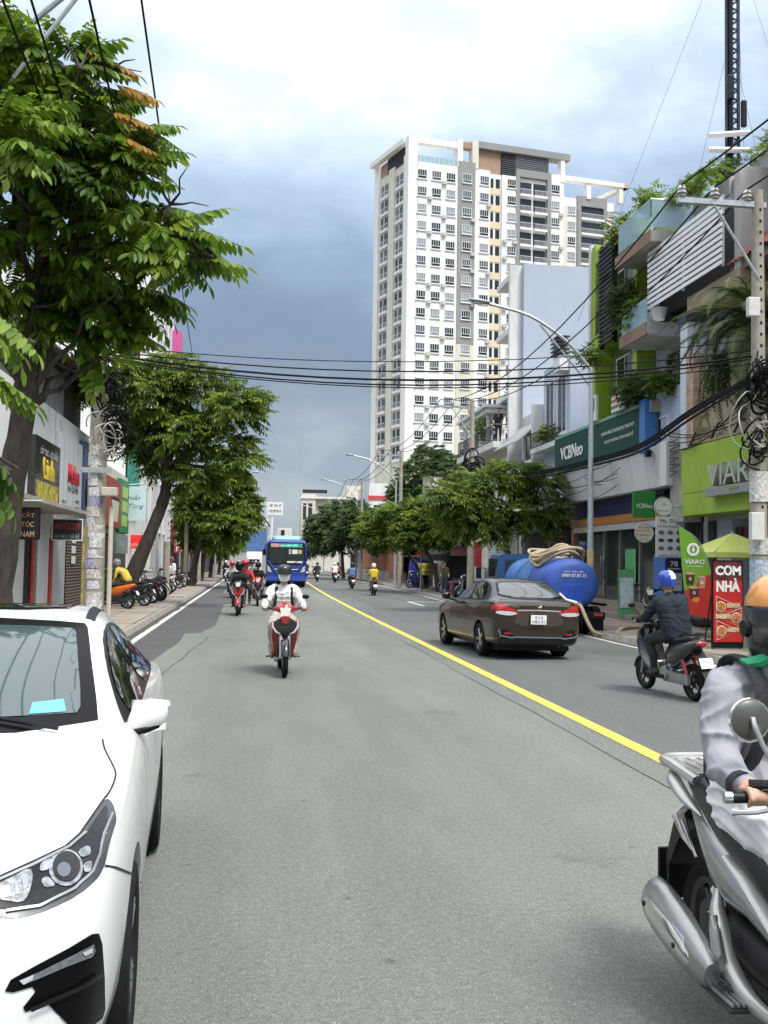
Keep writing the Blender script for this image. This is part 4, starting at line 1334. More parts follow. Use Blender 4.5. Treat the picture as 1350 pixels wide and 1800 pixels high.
mb_.box('wall', wall_grey, 17.3, 27, 40, 52, 0, 11.9)

# ------------------------------------------------------------------ left row of shops
LX = -6.0
LL = (0, 1, 0)          # reading direction on left-hand facades (seen from the street)
l1 = Thing('barber_shop', 'pale panelled barber shop front left of the concrete pole', 'shop', (-6.4, 26.5, 0))
l1.box('wall', wall_white, -12, -6.05, 17, 31.2, 0, 6.2)
for i, (y0, y1) in enumerate(((21.0, 23.4), (23.45, 25.6), (25.65, 27.3), (28.95, 30.1))):
 l1.box('front_panel', mat('panel_pale', (.55, .57, .58), .7, var=.06, scale=1.5, stain=(.35, .34, .3), sscale=.8, samt=.45), -6.05, -5.98, y0, y1, .13, 3.0, bev=.01)
l1.box('gap', interior, -6.06, -6.04, 27.3, 28.95, .13, 3.0)
shutter(l1, -6.0, 28.2, 28.9, .15, 2.9, -1, mat('shutter_dark', (.16, .16, .15), .6, .2, var=.2))
redp = mat('pipe_red', (.35, .05, .035), .5, var=.15)
l1.part('drain_pipe', MB().tube([(-5.9, 27.9, .13), (-5.9, 27.9, 2.6)], .07, 8), redp)
l1.part('drain_pipe', MB().tube([(-5.9, 30.4, .13), (-5.9, 30.4, 2.3)], .065, 8), redp)
l1.box('eave', concrete, -6.0, -5.0, 21, 31.2, 3.05, 3.15)
l1.box('upper_wall', wall_dark, -12, -6.3, 27, 37, 6.3, 8.2)
l1.box('upper_post', mat('plaster_grey', (.22, .21, .2), .9, var=.25, scale=2), -6.3, -6.2, 29.0, 33.2, 5.7, 7.6)
l1.part('tin_roof', MB().add([(-5.3, 27, 7.4), (-5.3, 37.3, 7.9), (-9, 37.3, 9.4), (-9, 27, 9.0), (-5.3, 27, 7.34), (-5.3, 37.3, 7.84)], [(0, 1, 2, 3), (0, 4, 5, 1)]), mat('tin_dark', (.09, .075, .065), .8, .2, var=.3, scale=2))
l1.box('cyan_side', mat('side_cyan', (.15, .45, .5), .6, var=.1), -12, -6.2, 21, 21.2, 3.2, 6.5)
ln = Thing('shop_sign', 'black sign with yellow lettering above the barber shop', 'sign', (-5.9, 29.5, 3.2), 'shop signs')
ln.box('panel', mat('sign_black', (.02, .02, .018), .3, coat=.4, var=.2), -6.04, -5.86, 27.7, 31.15, 3.22, 5.06, bev=.01)
ln.box('edge', steel, -5.86, -5.845, 27.7, 31.15, 3.2, 3.25)
ln.text('CẮT TÓC - GỘI ĐẦU', (-5.855, 29.5, 4.72), LL, up, 2.4, .3, letter_white)
ln.text('Linh', (-5.85, 29.5, 4.25), LL, up, 1.5, .6, mat('letter_yellow', (.75, .55, .05), .5, var=0), depth=.012, bold=.03)
ln.box('photo_strip', mat('photo_gold', (.4, .33, .06), .5, var=.7, scale=5), -5.858, -5.852, 27.9, 30.95, 3.3, 3.85)
hn = Thing('shop_sign', 'white sign with red lettering beside the black sign', 'sign', (-5.9, 33.3, 3.2), 'shop signs')
hn.box('panel', mat('sign_white', (.6, .63, .65), .5, var=.05, stain=(.4, .42, .42), sscale=1, samt=.4), -6.1, -5.9, 31.25, 35.3, 3.25, 5.6, bev=.01)
for k in range(4):
 hn.box('panel_seam', gap_mat, -5.9, -5.897, 32.0 + k * .8, 32.008 + k * .8, 3.25, 5.6)
hn.text('Helen', (-5.88, 33.6, 4.45), LL, up, 1.9, .6, mat('letter_red', (.5, .02, .04), .5, var=0), depth=.03, bold=.02)
hn.text('0 84 234 89', (-5.894, 33.6, 3.95), LL, up, 1.9, .2, letter_black, bold=.02)
hn.text('§', (-5.894, 32.2, 3.5), LL, up, .7, .12, letter_black)
hn.text('§', (-5.894, 34.5, 3.62), LL, up, .8, .13, letter_black)
hn.text('§', (-5.894, 34.5, 3.4), LL, up, .8, .12, letter_black)
bs = Thing('shop_sign', 'dark blue sign box beside the concrete pole', 'sign', (-5.9, 36.6, 3.2), 'shop signs')
bs.box('panel', mat('sign_navy', (.05, .08, .2), .4, var=.3, scale=2), -6.1, -5.85, 35.45, 37.8, 3.3, 5.8, bev=.01)
bs.part('ring', MB().torus((-5.84, 36.4, 4.0), .55, .06, 24, 6, axis='x'), black)
bs.text('§', (-5.84, 36.7, 5.2), LL, up, 1.6, .3, mat('letter_pale_blue', (.3, .4, .7), .5, var=0))
board('black board reading CẮT TÓC NAM on the barber shop', -5.5, -4.92, 24.0, 2.15, 2.9, mat('board_black', (.012, .012, .012), .5, var=0), [('CẮT', -5.2, 2.74, .28, .14), ('TÓC', -5.2, 2.52, .28, .14), ('NAM', -5.2, 2.28, .3, .13)], mat('letter_peach', (.72, .45, .22), .5, var=0), edge=black)
board('framed dark sign reading PHOTOCOPY in red', -5.82, -4.94, 30.0, 2.24, 2.88, mat('board_dark', (.025, .03, .03), .4, var=.2), [('PHOTOCOPY', -5.38, 2.66, .72, .2, mat('letter_red2', (.55, .06, .07), .5, var=0)), ('IN MÀU GIÁ RẺ', -5.38, 2.38, .7, .15, mat('letter_grey', (.4, .5, .5), .5, var=0))], letter_white, edge=white_paint)
round_sign('round white sign at the left trunk', -5.1, 22.0, 2.95, .22, white_paint, [], wall_tan)
l2 = Thing('copy_shop', 'copy shop with a grey door and taped notices behind the orange scooter', 'shop', (-6.4, 33.5, 0))
l2.box('wall', wall_white, -12, -6.05, 31.3, 38.3, 0, 6.2)
l2.box('grey_door', mat('door_grey', (.36, .4, .4), .6, var=.1), -6.04, -5.96, 31.0, 33.0, .13, 2.7)
shutter(l2, -5.98, 33.2, 36.2, .15, 2.6, -1, mat('shutter_brown', (.13, .09, .07), .6, .1, var=.2))
l2.box('yellow_strip', mat('strip_yellow', (.45, .36, .12), .7, var=.5, scale=5), -6.0, -5.92, 36.3, 37.1, .13, 2.9)
for k in range(3):
 l2.box('notice', white_paint, -5.94, -5.93, 34.0, 34.7, 1.55 + k * .34, 1.8 + k * .34)
rc = Thing('shop_sign', 'red sign box with a drink cup beside the green shop sign', 'sign', (-5.8, 43, 3), 'shop signs')
rc.box('panel', mat('sign_brick', (.3, .05, .03), .5, var=.15), -6.1, -5.85, 40.9, 45.1, 3.05, 5.1, bev=.01)
rc.part('cup_print', MB().prism([(42.3, 4.2), (44.6, 4.2), (44.2, 3.3), (42.8, 3.3)], -5.848, -5.84, 'yz'), mat('cup_cream', (.55, .52, .4), .5, var=.1))
rc.part('cup_lid', MB().prism([(42.2, 4.35), (44.7, 4.35), (44.7, 4.2), (42.2, 4.2)], -5.848, -5.838, 'yz'), black)
gs_ = Thing('shop_sign', 'tall green shop sign with pale squares beside the red cup sign', 'sign', (-5.8, 46.7, 3), 'shop signs')
gs_.box('panel', mat('sign_leaf', (.03, .2, .06), .5, var=.15), -6.1, -5.85, 45.2, 48.2, 2.9, 5.3, bev=.01)
for k in range(3):
 gs_.box('print_square', mat('print_lime', (.35, .5, .1), .5, var=.3), -5.848, -5.84, 45.6, 47.6, 3.2 + k * .65, 3.7 + k * .65)
l3 = Thing('drink_shop', 'drink shop with a green counter under the red cup sign', 'shop', (-6.4, 43.5, 0))
l3.box('wall', wall_cream, -12, -6.05, 38.4, 49.0, 0, 5.6)
l3.box('green_counter', mat('counter_green', (.1, .22, .03), .6, var=.15), -5.9, -4.9, 38.6, 42.2, .13, 1.35, bev=.02)
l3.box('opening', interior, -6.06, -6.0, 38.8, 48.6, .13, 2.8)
l3.box('grey_sign', mat('sign_grey_green', (.2, .24, .22), .5, var=.15), -5.5, -5.4, 40.6, 44.4, 1.95, 2.75)
l3.text('PHÚ', (-5.394, 42.5, 2.35), LL, up, 2.2, .45, mat('letter_pale', (.42, .46, .44), .6, var=0))
tb_ = Thing('banner_sign', 'white and sky blue vertical banner over the left pavement', 'sign', (-5.5, 48, 3.5), 'hanging signs')
tb_.box('panel', mat('banner_sky', (.55, .68, .74), .5, var=.15, scale=1.5), -5.98, -5.07, 48.0, 48.06, 3.52, 5.14, bev=.01)
tb_.text('THẦY', (-5.6, 47.99, 4.62), FR, up, .6, .25, letter_black, shear=.2)
tb_.text('Tùng', (-5.5, 47.99, 4.2), FR, up, .7, .25, mat('letter_blue', (.1, .25, .45), .5, var=0), shear=.3)
tb_.part('arm', MB().tube([(-5.0, 48.03, 5.3), (-6.1, 48.03, 5.2)], .03, 6).tube([(-5.02, 48.03, 5.3), (-5.02, 48.03, 3.4)], .02, 6), steel)
tw = Thing('white_block', 'tall white building with a pink edge rising behind the left trees', 'building', (-9, 66, 0))
tw.box('wall', wall_white, -16, -6.0, 60, 73, 0, 18.8)
tw.box('pink_edge', mat('pink_panel', (.55, .1, .3), .6, var=.08), -6.0, -5.4, 71.4, 73.2, 11, 18.0)
for z in np.arange(3.5, 17, 3.1):
 for x in (-13, -10.5, -8):
  tw.box('window', glass_dark, x, x + 1.1, 59.93, 60.02, z, z + 1.5)
 for y in (62, 65, 68):
  window(tw, -6.0, y, y + 1.2, z, z + 1.5, -1, 2)
gn = Thing('netted_building', 'building wrapped in green safety net behind the leaning tree', 'building', (-8, 53, 0))
gn.box('wall', wall_white, -14, -6.2, 49.2, 58, 0, 10.5)
gn.box('safety_net', mat('net_green', (.03, .25, .18), .8, var=.3, scale=2), -6.1, -6.05, 49.2, 54, 4, 10)
gn.box('window', glass_dark, -7.8, -7.0, 49.12, 49.22, 6.6, 7.6)
rs_ = Thing('shop_sign', 'small bright red shop sign behind the leaning tree', 'sign', (-5.6, 56, 2.5), 'shop signs')
rs_.box('panel', mat('sign_red_bright', (.6, .02, .03), .5, var=.1, emit=.15), -6.3, -5.2, 52.0, 52.1, 2.25, 2.95)
rs_.text('§', (-5.75, 51.99, 2.45), FR, up, .9, .2, mat('letter_pink', (.7, .4, .4), .5, var=0))
lfl = ['white shop house behind the row of parked bikes', 'tan shop house beyond the slim pole', 'grey shop house near the stacked signs', 'cream shop house far along the left pavement', 'white shop house at the far end of the left row', 'last grey house of the left row']
for i, (y0, y1, z1) in enumerate(((73.5, 84, 7), (84.2, 96, 6), (96.2, 110, 8), (110.2, 125, 6.5), (125.2, 142, 7.5), (142.2, 170, 6))):
 q = Thing('shop_house', lfl[i], 'shop', (-8, (y0 + y1) / 2, 0), 'shop houses on the left')
 q.box('wall', [wall_white, wall_tan, wall_grey, wall_cream][i % 4], -13, -6.0, y0, y1, 0, z1)
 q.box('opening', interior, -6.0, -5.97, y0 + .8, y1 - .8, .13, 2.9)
 q.box('signboard', [mat('sign_maroon', (.2, .02, .05), .5, var=.2), blue_paint, viaro_green, lens_red][i % 4], -6.0, -5.7, y0 + .6, y1 - .6, 3.1, 4.2)
 for y in np.arange(y0 + 1.5, y1 - 1, 3):
  window(q, -6.0, y, y + 1.1, 4.5, 5.6, -1, 2)
bs2 = random.Random(8)
for i, (y, z0, m_) in enumerate(((70, 2.2, redp), (75, 2.4, mat('sign_maroon', (.2, .02, .05))), (88, 2.2, redp))):
 board(['maroon hanging sign beside the slim pole', 'dark red hanging sign stack further along', 'farthest red hanging sign on the left'][i], -5.4, -4.4, y, z0, z0 + 1.6, m_, [('§', -4.9, z0 + 1.25, .7, .4), ('§', -4.9, z0 + .75, .8, .4), ('§', -4.9, z0 + .28, .7, .35)], letter_white)

# ------------------------------------------------------------------ trees with compound leaves
def frond_template(pairs=8, length=.55, leaf=(.17, .07), droop=.55, fine=False, seed=0):
 """a feathered leaf growing along +X: leaflets in pairs that hang from the stalk"""
 r = random.Random(seed)
 vs_, fs_ = [], []

 def leaflet(o, dirv, nrm, L, W):
  dirv = dirv.normalized()
  side = dirv.cross(nrm).normalized()
  nb = len(vs_)
  sag = nrm * (-L * .12)
  if fine:
   prof = [(0, 0), (.22, .72), (.5, 1), (.8, .68), (1, 0)]
   mid = [o + dirv * L * t + sag * t * t for t, w in prof]
   for i, (t, w) in enumerate(prof):
    vs_.append(mid[i])
   for s in (1, -1):
    b0 = len(vs_)
    for t, w in prof[1:-1]:
     vs_.append(o + dirv * L * t + side * s * W * .5 * w + nrm * W * .16 * w + sag * t * t)
    idx = [nb, b0, b0 + 1, b0 + 2, nb + 4]
    m_ = [nb, nb + 1, nb + 2, nb + 3, nb + 4]
    fs_.append((m_[0], m_[1], idx[1]) if s < 0 else (m_[0], idx[1], m_[1]))
    for k in (1, 2):
     q = (m_[k], m_[k + 1], idx[k + 1], idx[k])
     fs_.append(q if s < 0 else q[::-1])
    fs_.append((m_[3], m_[4], idx[3]) if s < 0 else (m_[3], idx[3], m_[4]))
  else:
   vs_.extend([o, o + dirv * L * .5 + side * W * .5 + nrm * W * .1, o + dirv * L + sag, o + dirv * L * .5 - side * W * .5 + nrm * W * .1])
   fs_.extend([(nb, nb + 1, nb + 2), (nb, nb + 2, nb + 3)])
 for i in range(pairs):
  t = (i + .7) / (pairs + .3)
  base = Vector((length * t, 0, -droop * .35 * length * t * t))
  k = math.sin(PI * (.22 + .62 * t)) * r.uniform(.88, 1.08)
  for s in (1, -1):
   dv = Vector((.55 + r.uniform(-.1, .15), s * 1.0, -droop * r.uniform(1.0, 1.9)))
   nm = Vector((r.uniform(-.2, .2), s * .5, 1)).normalized()
   nm = (nm - dv.normalized() * nm.dot(dv.normalized())).normalized()
   leaflet(base, dv, nm, leaf[0] * k, leaf[1] * k)
 end = Vector((length, 0, -droop * .35 * length))
 leaflet(end, Vector((1, 0, -droop)), Vector((droop, 0, 1)).normalized(), leaf[0] * .8, leaf[1] * .8)
 if fine:
  nb = len(vs_)
  for i in range(4):
   t = i / 3
   c = Vector((length * t, 0, -droop * .35 * length * t * t))
   vs_.extend([c + Vector((0, .005, 0)), c + Vector((0, -.005, 0)), c + Vector((0, 0, -.007))])
  for i in range(3):
   for k in range(3):
    fs_.append((nb + 3 * i + k, nb + 3 * i + (k + 1) % 3, nb + 3 * i + 3 + (k + 1) % 3, nb + 3 * i + 3 + k))
 return np.array([tuple(v) for v in vs_]), fs_

def merge_fronds(tmpls, mats4, name, material):
 V, tri, off = [], [], 0
 loops, starts, tot = [], [], []
 for k, M in mats4:
  tv, tf = tmpls[k]
  A = np.array(M)
  V.append(tv @ A[:3, :3].T + A[:3, 3])
  for f in tf:
   tri.append([i + off for i in f])
  off += len(tv)
 me = bpy.data.meshes.new(name)
 me.from_pydata(np.concatenate(V).tolist(), [], tri)
 me.materials.append(material)
 return me

def sprays(clumps, density, r, scale=1.0, per=5, inner=.35):
 """frond matrices spread over leafy clumps: sprays near the surface, tips outward and hanging"""
 out = []
 for (cx, cy, cz, rad) in clumps:
  n = max(3, int(density * rad * rad))
  for _ in range(n):
   d_ = Vector((r.gauss(0, 1), r.gauss(0, 1), r.gauss(0, 1) * .8 + .25)).normalized()
   q = rad * (inner + (1 - inner) * r.random() ** .45) * .92
   p = Vector((cx, cy, cz)) + Vector((d_.x * q * 1.08, d_.y * q * 1.08, d_.z * q * .85))
   az = math.atan2(d_.y, d_.x)
   for k in range(per):
    a = az + r.uniform(-1.25, 1.25)
    pit = r.uniform(-.15, .75) - d_.z * .45
    s_ = scale * r.uniform(.75, 1.2)
    M = Matrix.Translation(p) @ Matrix.Rotation(a, 4, 'Z') @ Matrix.Rotation(pit, 4, 'Y') @ Matrix.Rotation(r.uniform(-.4, .4), 4, 'X') @ Matrix.Scale(s_, 4)
    out.append((p, M))
 return out

bark = mat('bark', (.06, .048, .038), .95, var=.4, scale=9, bump=1.0, bscale=14, stretch=(1, 1, .35), stain=(.14, .13, .11), sscale=3, samt=.4)
leaf_a = leaf_mat('leaf_broad', (.035, .085, .010), (.12, .215, .02), (.3, .4, .045), .48)
leaf_b = leaf_mat('leaf_mid', (.034, .07, .010), (.115, .19, .022), (.29, .36, .05), .46)
leaf_c = leaf_mat('leaf_dark', (.018, .05, .016), (.055, .11, .03), (.14, .2, .05))
leaf_rust = leaf_mat('leaf_rust', (.28, .13, .025), (.42, .24, .045), (.5, .36, .08), .4)
leaf_young = leaf_mat('leaf_young', (.09, .17, .02), (.16, .26, .03), (.28, .38, .06), .4)

def limb(b, p0, p1, r0, r1, r, bend=.12, n=5):
 p0, p1 = Vector(p0), Vector(p1)
 L = (p1 - p0).length
 pts = [p0]
 for i in range(1, n):
  t = i / n
  pts.append(p0.lerp(p1, t) + Vector((r.uniform(-1, 1), r.uniform(-1, 1), r.uniform(-.4, 1))) * L * bend * math.sin(PI * t))
 pts.append(p1)
 b.tube(pts, [lerp(r0, r1, i / n) for i in range(n + 1)], 8)

def tree(name, label, path, radii, clumps, tmpls, lm, density, seed, group='street trees', scale=1.0, per=5, fork=None):
 r = random.Random(seed)
 t = empty(name, path[0], 0, label, 'tree', group)
 o = Vector(path[0])
 b = MB()
 sp_ = smooth_path(path, 5)
 k = len(sp_) - 1
 rr = [interp([(i, x) for i, x in enumerate(radii)], j / 5)[0] * (1 + .07 * r.uniform(-1, 1)) for j in range(k + 1)]
 b.tube([Vector(p) - o for p in sp_], rr, 12)
 b.build('trunk', bark, t)
 b = MB()
 top = Vector(path[-1])
 for c in clumps:
  st = Vector(path[-1]) if (fork is None or r.random() < .5) else Vector(fork)
  limb(b, st - o, Vector(c[:3]) - o, radii[-1] * .62, .018, r)
  for _ in range(4):
   d_ = Vector((r.gauss(0, 1), r.gauss(0, 1), r.gauss(0, .8)))
   limb(b, Vector(c[:3]) - o, Vector(c[:3]) - o + d_.normalized() * c[3] * .85, .02, .006, r, n=3)
 bo = b.build('branches', bark, t)
 bo['kind'] = 'stuff'
 fr = sprays([(c[0] - o.x, c[1] - o.y, c[2] - o.z, c[3]) for c in clumps], density, r, scale, per)
 me = merge_fronds(tmpls, [(r.randrange(len(tmpls)), M) for p, M in fr], 'crown', lm)
 co = inst('crown', me, t)
 co['kind'] = 'stuff'
 return t

fine_t = [frond_template(8, .66, (.25, .1), .6, True, s) for s in range(3)]
mid_t = [frond_template(7, .60, (.22, .085), .55, False, s + 5) for s in range(3)]
far_t = [frond_template(5, .7, (.34, .15), .5, False, s + 9) for s in range(3)]

# --- near tree on the left: its nearest fronds are leaves of their own
T1C = [(-2.92, 13.0, 7.81, 1.0), (-2.23, 13.3, 8.1, .75), (-2.13, 13.5, 7.56, .9), (-2.67, 13.0, 6.63, 1.0), (-1.73, 13.4, 6.93, .85), (-.95, 13.2, 6.0, .62), (-1.5, 13.6, 6.08, .75), (-2.45, 13.5, 5.84, .9),
       (-1.92, 14.0, 5.54, .75), (-2.94, 13.5, 5.05, .6), (-2.02, 14.3, 4.93, .6), (-1.62, 14.3, 4.91, .4), (-2.93, 12.0, 6.63, .9), (-3.81, 13.0, 7.22, 1.3), (-3.89, 13.0, 5.52, 1.2), (-3.78, 13.0, 8.41, 1.0),
       (-.62, 13.0, 5.7, .35), (-1.55, 13.0, 7.31, .5), (-2.27, 12.5, 7.83, .5), (-2.6, 13.2, 7.2, .9), (-1.2, 13.4, 6.5, .6), (-1.6, 13.6, 5.5, .6)]

def near_tree():
 r = random.Random(5)
 base = Vector((-3.5, 14.2, .1))
 t = empty('street_tree', base, 0, 'nearest broad-leaved tree filling the upper left, with hanging feathered leaves', 'tree', 'street trees')
 path = [(-3.5, 14.2, .05), (-3.42, 14.1, 1.3), (-3.28, 14.0, 2.6), (-3.12, 13.9, 3.7), (-3.05, 13.9, 4.7), (-3.0, 13.8, 5.4)]
 b = MB()
 sp_ = smooth_path(path, 6)
 b.tube([Vector(p) - base for p in sp_], [lerp(.23, .12, i / (len(sp_) - 1)) * (1 + .09 * r.uniform(-1, 1)) for i in range(len(sp_))], 14)
 b.build('trunk', bark, t)
 b = MB()
 for c in T1C:
  st = Vector(path[3]) if c[2] < 5.6 else Vector(path[-1])
  limb(b, st - base, Vector(c[:3]) - base, .05, .015, r, .1, 6)
  for _ in range(5):
   d_ = Vector((r.gauss(0, 1), r.gauss(0, 1), r.gauss(0, .7)))
   limb(b, Vector(c[:3]) - base, Vector(c[:3]) - base + d_.normalized() * c[3] * .9, .02, .006, r, n=3)
 for z_ in (2.2, 3.6):
  limb(b, Vector((-3.3, 14, z_ + .8)) - base, Vector((-2.1, 8.95, z_ + .25)) - base, .05, .01, r, .06)
 b.build('branches', bark, t)['kind'] = 'stuff'
 fr = sprays([(c[0] - base.x - .32, c[1] - base.y, c[2] - base.z, c[3] * .64) for c in T1C], 47, r, .95, 4, .05)
 cpos = Vector((0, 0, 1.75)) - base

 def near_key(f):
  p = f[0]
  return (p - cpos).length
 vis = [f for f in fr if f[0].x + base.x > -4.3]
 vis.sort(key=near_key)
 single, rest = vis[:255], vis[255:] + [f for f in fr if f[0].x + base.x <= -4.3]
 me = [merge_fronds(fine_t, [(i, Matrix())], 'leaf', leaf_a) for i in range(3)]
 for p, M in single:
  z = p.z + base.z
  x = p.x + base.x
  ov = None
  q = r.random()
  if q < .05 and x > -2.6 and z > 6.8:
   ov = {0: leaf_rust}
  elif q < .16:
   ov = {0: leaf_young}
  inst('leaf', me[r.randrange(3)], t, M, ov)
 co = inst('crown', merge_fronds(fine_t, [(r.randrange(3), M) for p, M in rest], 'crown', leaf_a), t)
 co['kind'] = 'stuff'
 # rust-coloured young fronds standing out of the crown at the top right
 for (x, y, z, az) in ((-1.85, 12.9, 8.2, .1), (-1.6, 12.9, 7.85, -.1), (-1.65, 12.9, 7.5, .0), (-1.6, 12.8, 7.15, .1), (-2.0, 12.8, 8.25, .3)):
  inst('leaf', me[r.randrange(3)], t, Matrix.Translation(Vector((x - .3, y, z)) - base) @ Matrix.Rotation(az, 4, 'Z') @ Matrix.Rotation(.12, 4, 'Y') @ Matrix.Scale(.85, 4), {0: leaf_rust})
 # low branches nearer to the camera, pale young leaves
 for (x, y, z) in ((-2.15, 9.0, 3.75), (-1.98, 9.2, 3.8), (-2.16, 8.8, 3.45), (-2.1, 9.0, 3.3), (-2.2, 8.7, 2.9), (-2.12, 8.9, 2.75), (-2.0, 9.1, 2.55), (-2.25, 8.8, 2.7), (-2.3, 8.6, 3.0), (-2.3, 9, 3.6), (-2.35, 8.9, 3.9)):
  for k in range(2):
   M = Matrix.Translation(Vector((x - .35, y, z + .12)) - base) @ Matrix.Rotation(r.uniform(-.7, .5), 4, 'Z') @ Matrix.Rotation(r.uniform(.35, .95), 4, 'Y') @ Matrix.Rotation(r.uniform(-.5, .5), 4, 'X') @ Matrix.Scale(r.uniform(.8, 1.0), 4)
   inst('leaf', me[r.randrange(3)], t, M, {0: leaf_young} if r.random() < .6 else None)
 return t

near_tree()
tree('street_tree', 'leaning dark-trunked tree behind the parked scooters on the left', [(-4.6, 36.2, .05), (-4.1, 36.1, 1.4), (-3.55, 36, 2.8), (-3.15, 36, 4.0), (-3.1, 36, 5.0)], [.34, .27, .22, .2, .15],
     [(-3.63, 36, 7.67, 1.3), (-2.04, 36, 7.93, 1.2), (-.75, 35.5, 7.19, .95), (-2.8, 36, 6.27, 1.2), (-1.09, 36, 6.02, .85), (-4.35, 36.5, 6.49, 1.0), (-2.06, 36, 4.7, .8), (-4.93, 36, 8.03, 1.2), (-.4, 35.5, 5.27, .5), (-.3, 35.5, 7.71, .55), (-3.1, 36.5, 8.6, .8), (-3.25, 37, 5.4, .7)],
     mid_t, leaf_b, 46, 21, scale=1.05, per=5)
tree('street_tree', 'rounded yellow-green tree further along the left pavement', [(-3.7, 62, .05), (-3.5, 62, 1.5), (-3.2, 62, 3.0)], [.26, .2, .15],
     [(-1.99, 62, 6.45, 1.7), (-.92, 62, 5.07, 1.2), (-3.03, 63, 4.72, 1.7), (-1.55, 61, 3.9, 1.3), (-3.39, 64, 3.6, 1.2), (-.65, 63, 4.0, .8)], far_t, leaf_b, 60, 22, per=4)
for i, (y, x, hgt, sd_) in enumerate(((78, -3.9, 5.6, 31), (92, -3.8, 5.0, 32), (112, -3.7, 5.4, 33), (140, -3.9, 6.0, 34))):
 lb = ['tree directly behind the rounded yellow-green tree on the left', 'third tree from the far end of the left row', 'second tree from the far end of the left row', 'farthest tree of the left row at the end of the street'][i]
 tree('street_tree', lb, [(x, y, .05), (x + .1, y, 1.5), (x + .2, y, 2.8)], [.2, .16, .12], [(x + .6, y, hgt - .6, 1.6), (x - .6, y + .5, hgt - 1.2, 1.5), (x + 1.5, y - .3, hgt - 1.6, 1.2), (x + .4, y, hgt - 2.1, 1.3)], far_t, leaf_b, 40, sd_, per=3)
tree('street_tree', 'spreading tree with hanging leaves beside the bank sign, over the tanker', [(9.9, 37.0, .1), (9.75, 36.8, 1.3), (9.4, 36.4, 2.5), (9.3, 36.2, 3.1)], [.17, .13, .11, .09],
     [(7.15, 35, 4.0, .85), (8.3, 35.5, 4.69, .9), (9.6, 36, 5.08, .9), (10.6, 36, 4.79, .8), (11.0, 36, 3.94, .55), (7.78, 35, 3.3, .7), (9.16, 35.5, 3.6, .8), (10.5, 36, 3.45, .6), (6.63, 34.5, 4.16, .4), (8.6, 35, 2.75, .4), (7.37, 36, 3.2, .5)],
     mid_t, leaf_b, 64, 41, per=5, scale=.9)
tree('street_tree', 'tall dark round tree in front of the white tower', [(14, 78, 0), (14, 78, 3), (14, 78, 6)], [.3, .25, .2],
     [(13.14, 78, 8.52, 2.0), (15.21, 78, 9.03, 1.8), (12.01, 78, 7.13, 1.5), (14.22, 79, 10.3, 1.4), (16.62, 77, 8.08, 1.5), (14.08, 78, 6.73, 1.6), (17.5, 76, 7.2, 1.4)], far_t, leaf_c, 60, 42, per=4, scale=.75)
tree('street_tree', 'low wide tree beside the yellow road sign board on the right', [(10.6, 56.5, .1), (10.4, 56.6, 1.4), (9.9, 57, 2.6)], [.15, .12, .1],
     [(9.8, 57, 4.22, 1.1), (10.79, 56, 3.87, 1.0), (8.98, 57, 3.4, .9), (10.47, 56, 3.3, .7), (9.79, 58, 5.0, .8), (11.6, 55, 3.6, .8)], far_t, leaf_b, 90, 43, per=4, scale=.75)
tree('street_tree', 'feathery tree above the red warning triangle', [(10.5, 61, .1), (10.2, 61, 1.4), (9.4, 60.5, 2.4)], [.14, .12, .09],
     [(8.44, 58.5, 4.56, 1.1), (7.35, 60, 3.94, 1.0), (7.92, 59, 3.3, .8), (9.2, 61, 4.2, 1.0)], far_t, leaf_b, 90, 44, per=4, scale=.75)
tree('street_tree', 'far dark tree mass right of the bus', [(8.9, 98, .1), (8.8, 98, 1.6), (8.7, 98, 3)], [.2, .16, .13],
     [(8.76, 100, 6.3, 2.0), (7.06, 100, 5.29, 1.8), (10.25, 95, 5.73, 1.9), (8.62, 98, 4.13, 1.8), (10.77, 90, 4.25, 1.6), (6.84, 105, 3.96, 1.5), (9.9, 100, 7.2, 1.3)], far_t, leaf_c, 45, 45, per=4)
tree('street_tree', 'farthest tree on the right beyond the lamp masts', [(11.5, 128, .1), (11.4, 128, 1.6), (11.3, 128, 3)], [.2, .16, .13],
     [(9.6, 128, 5.2, 2.0), (8.2, 130, 4.2, 1.8), (11.5, 126, 5.4, 2.0), (7.4, 135, 3.6, 1.6)], far_t, leaf_c, 35, 46, per=3)

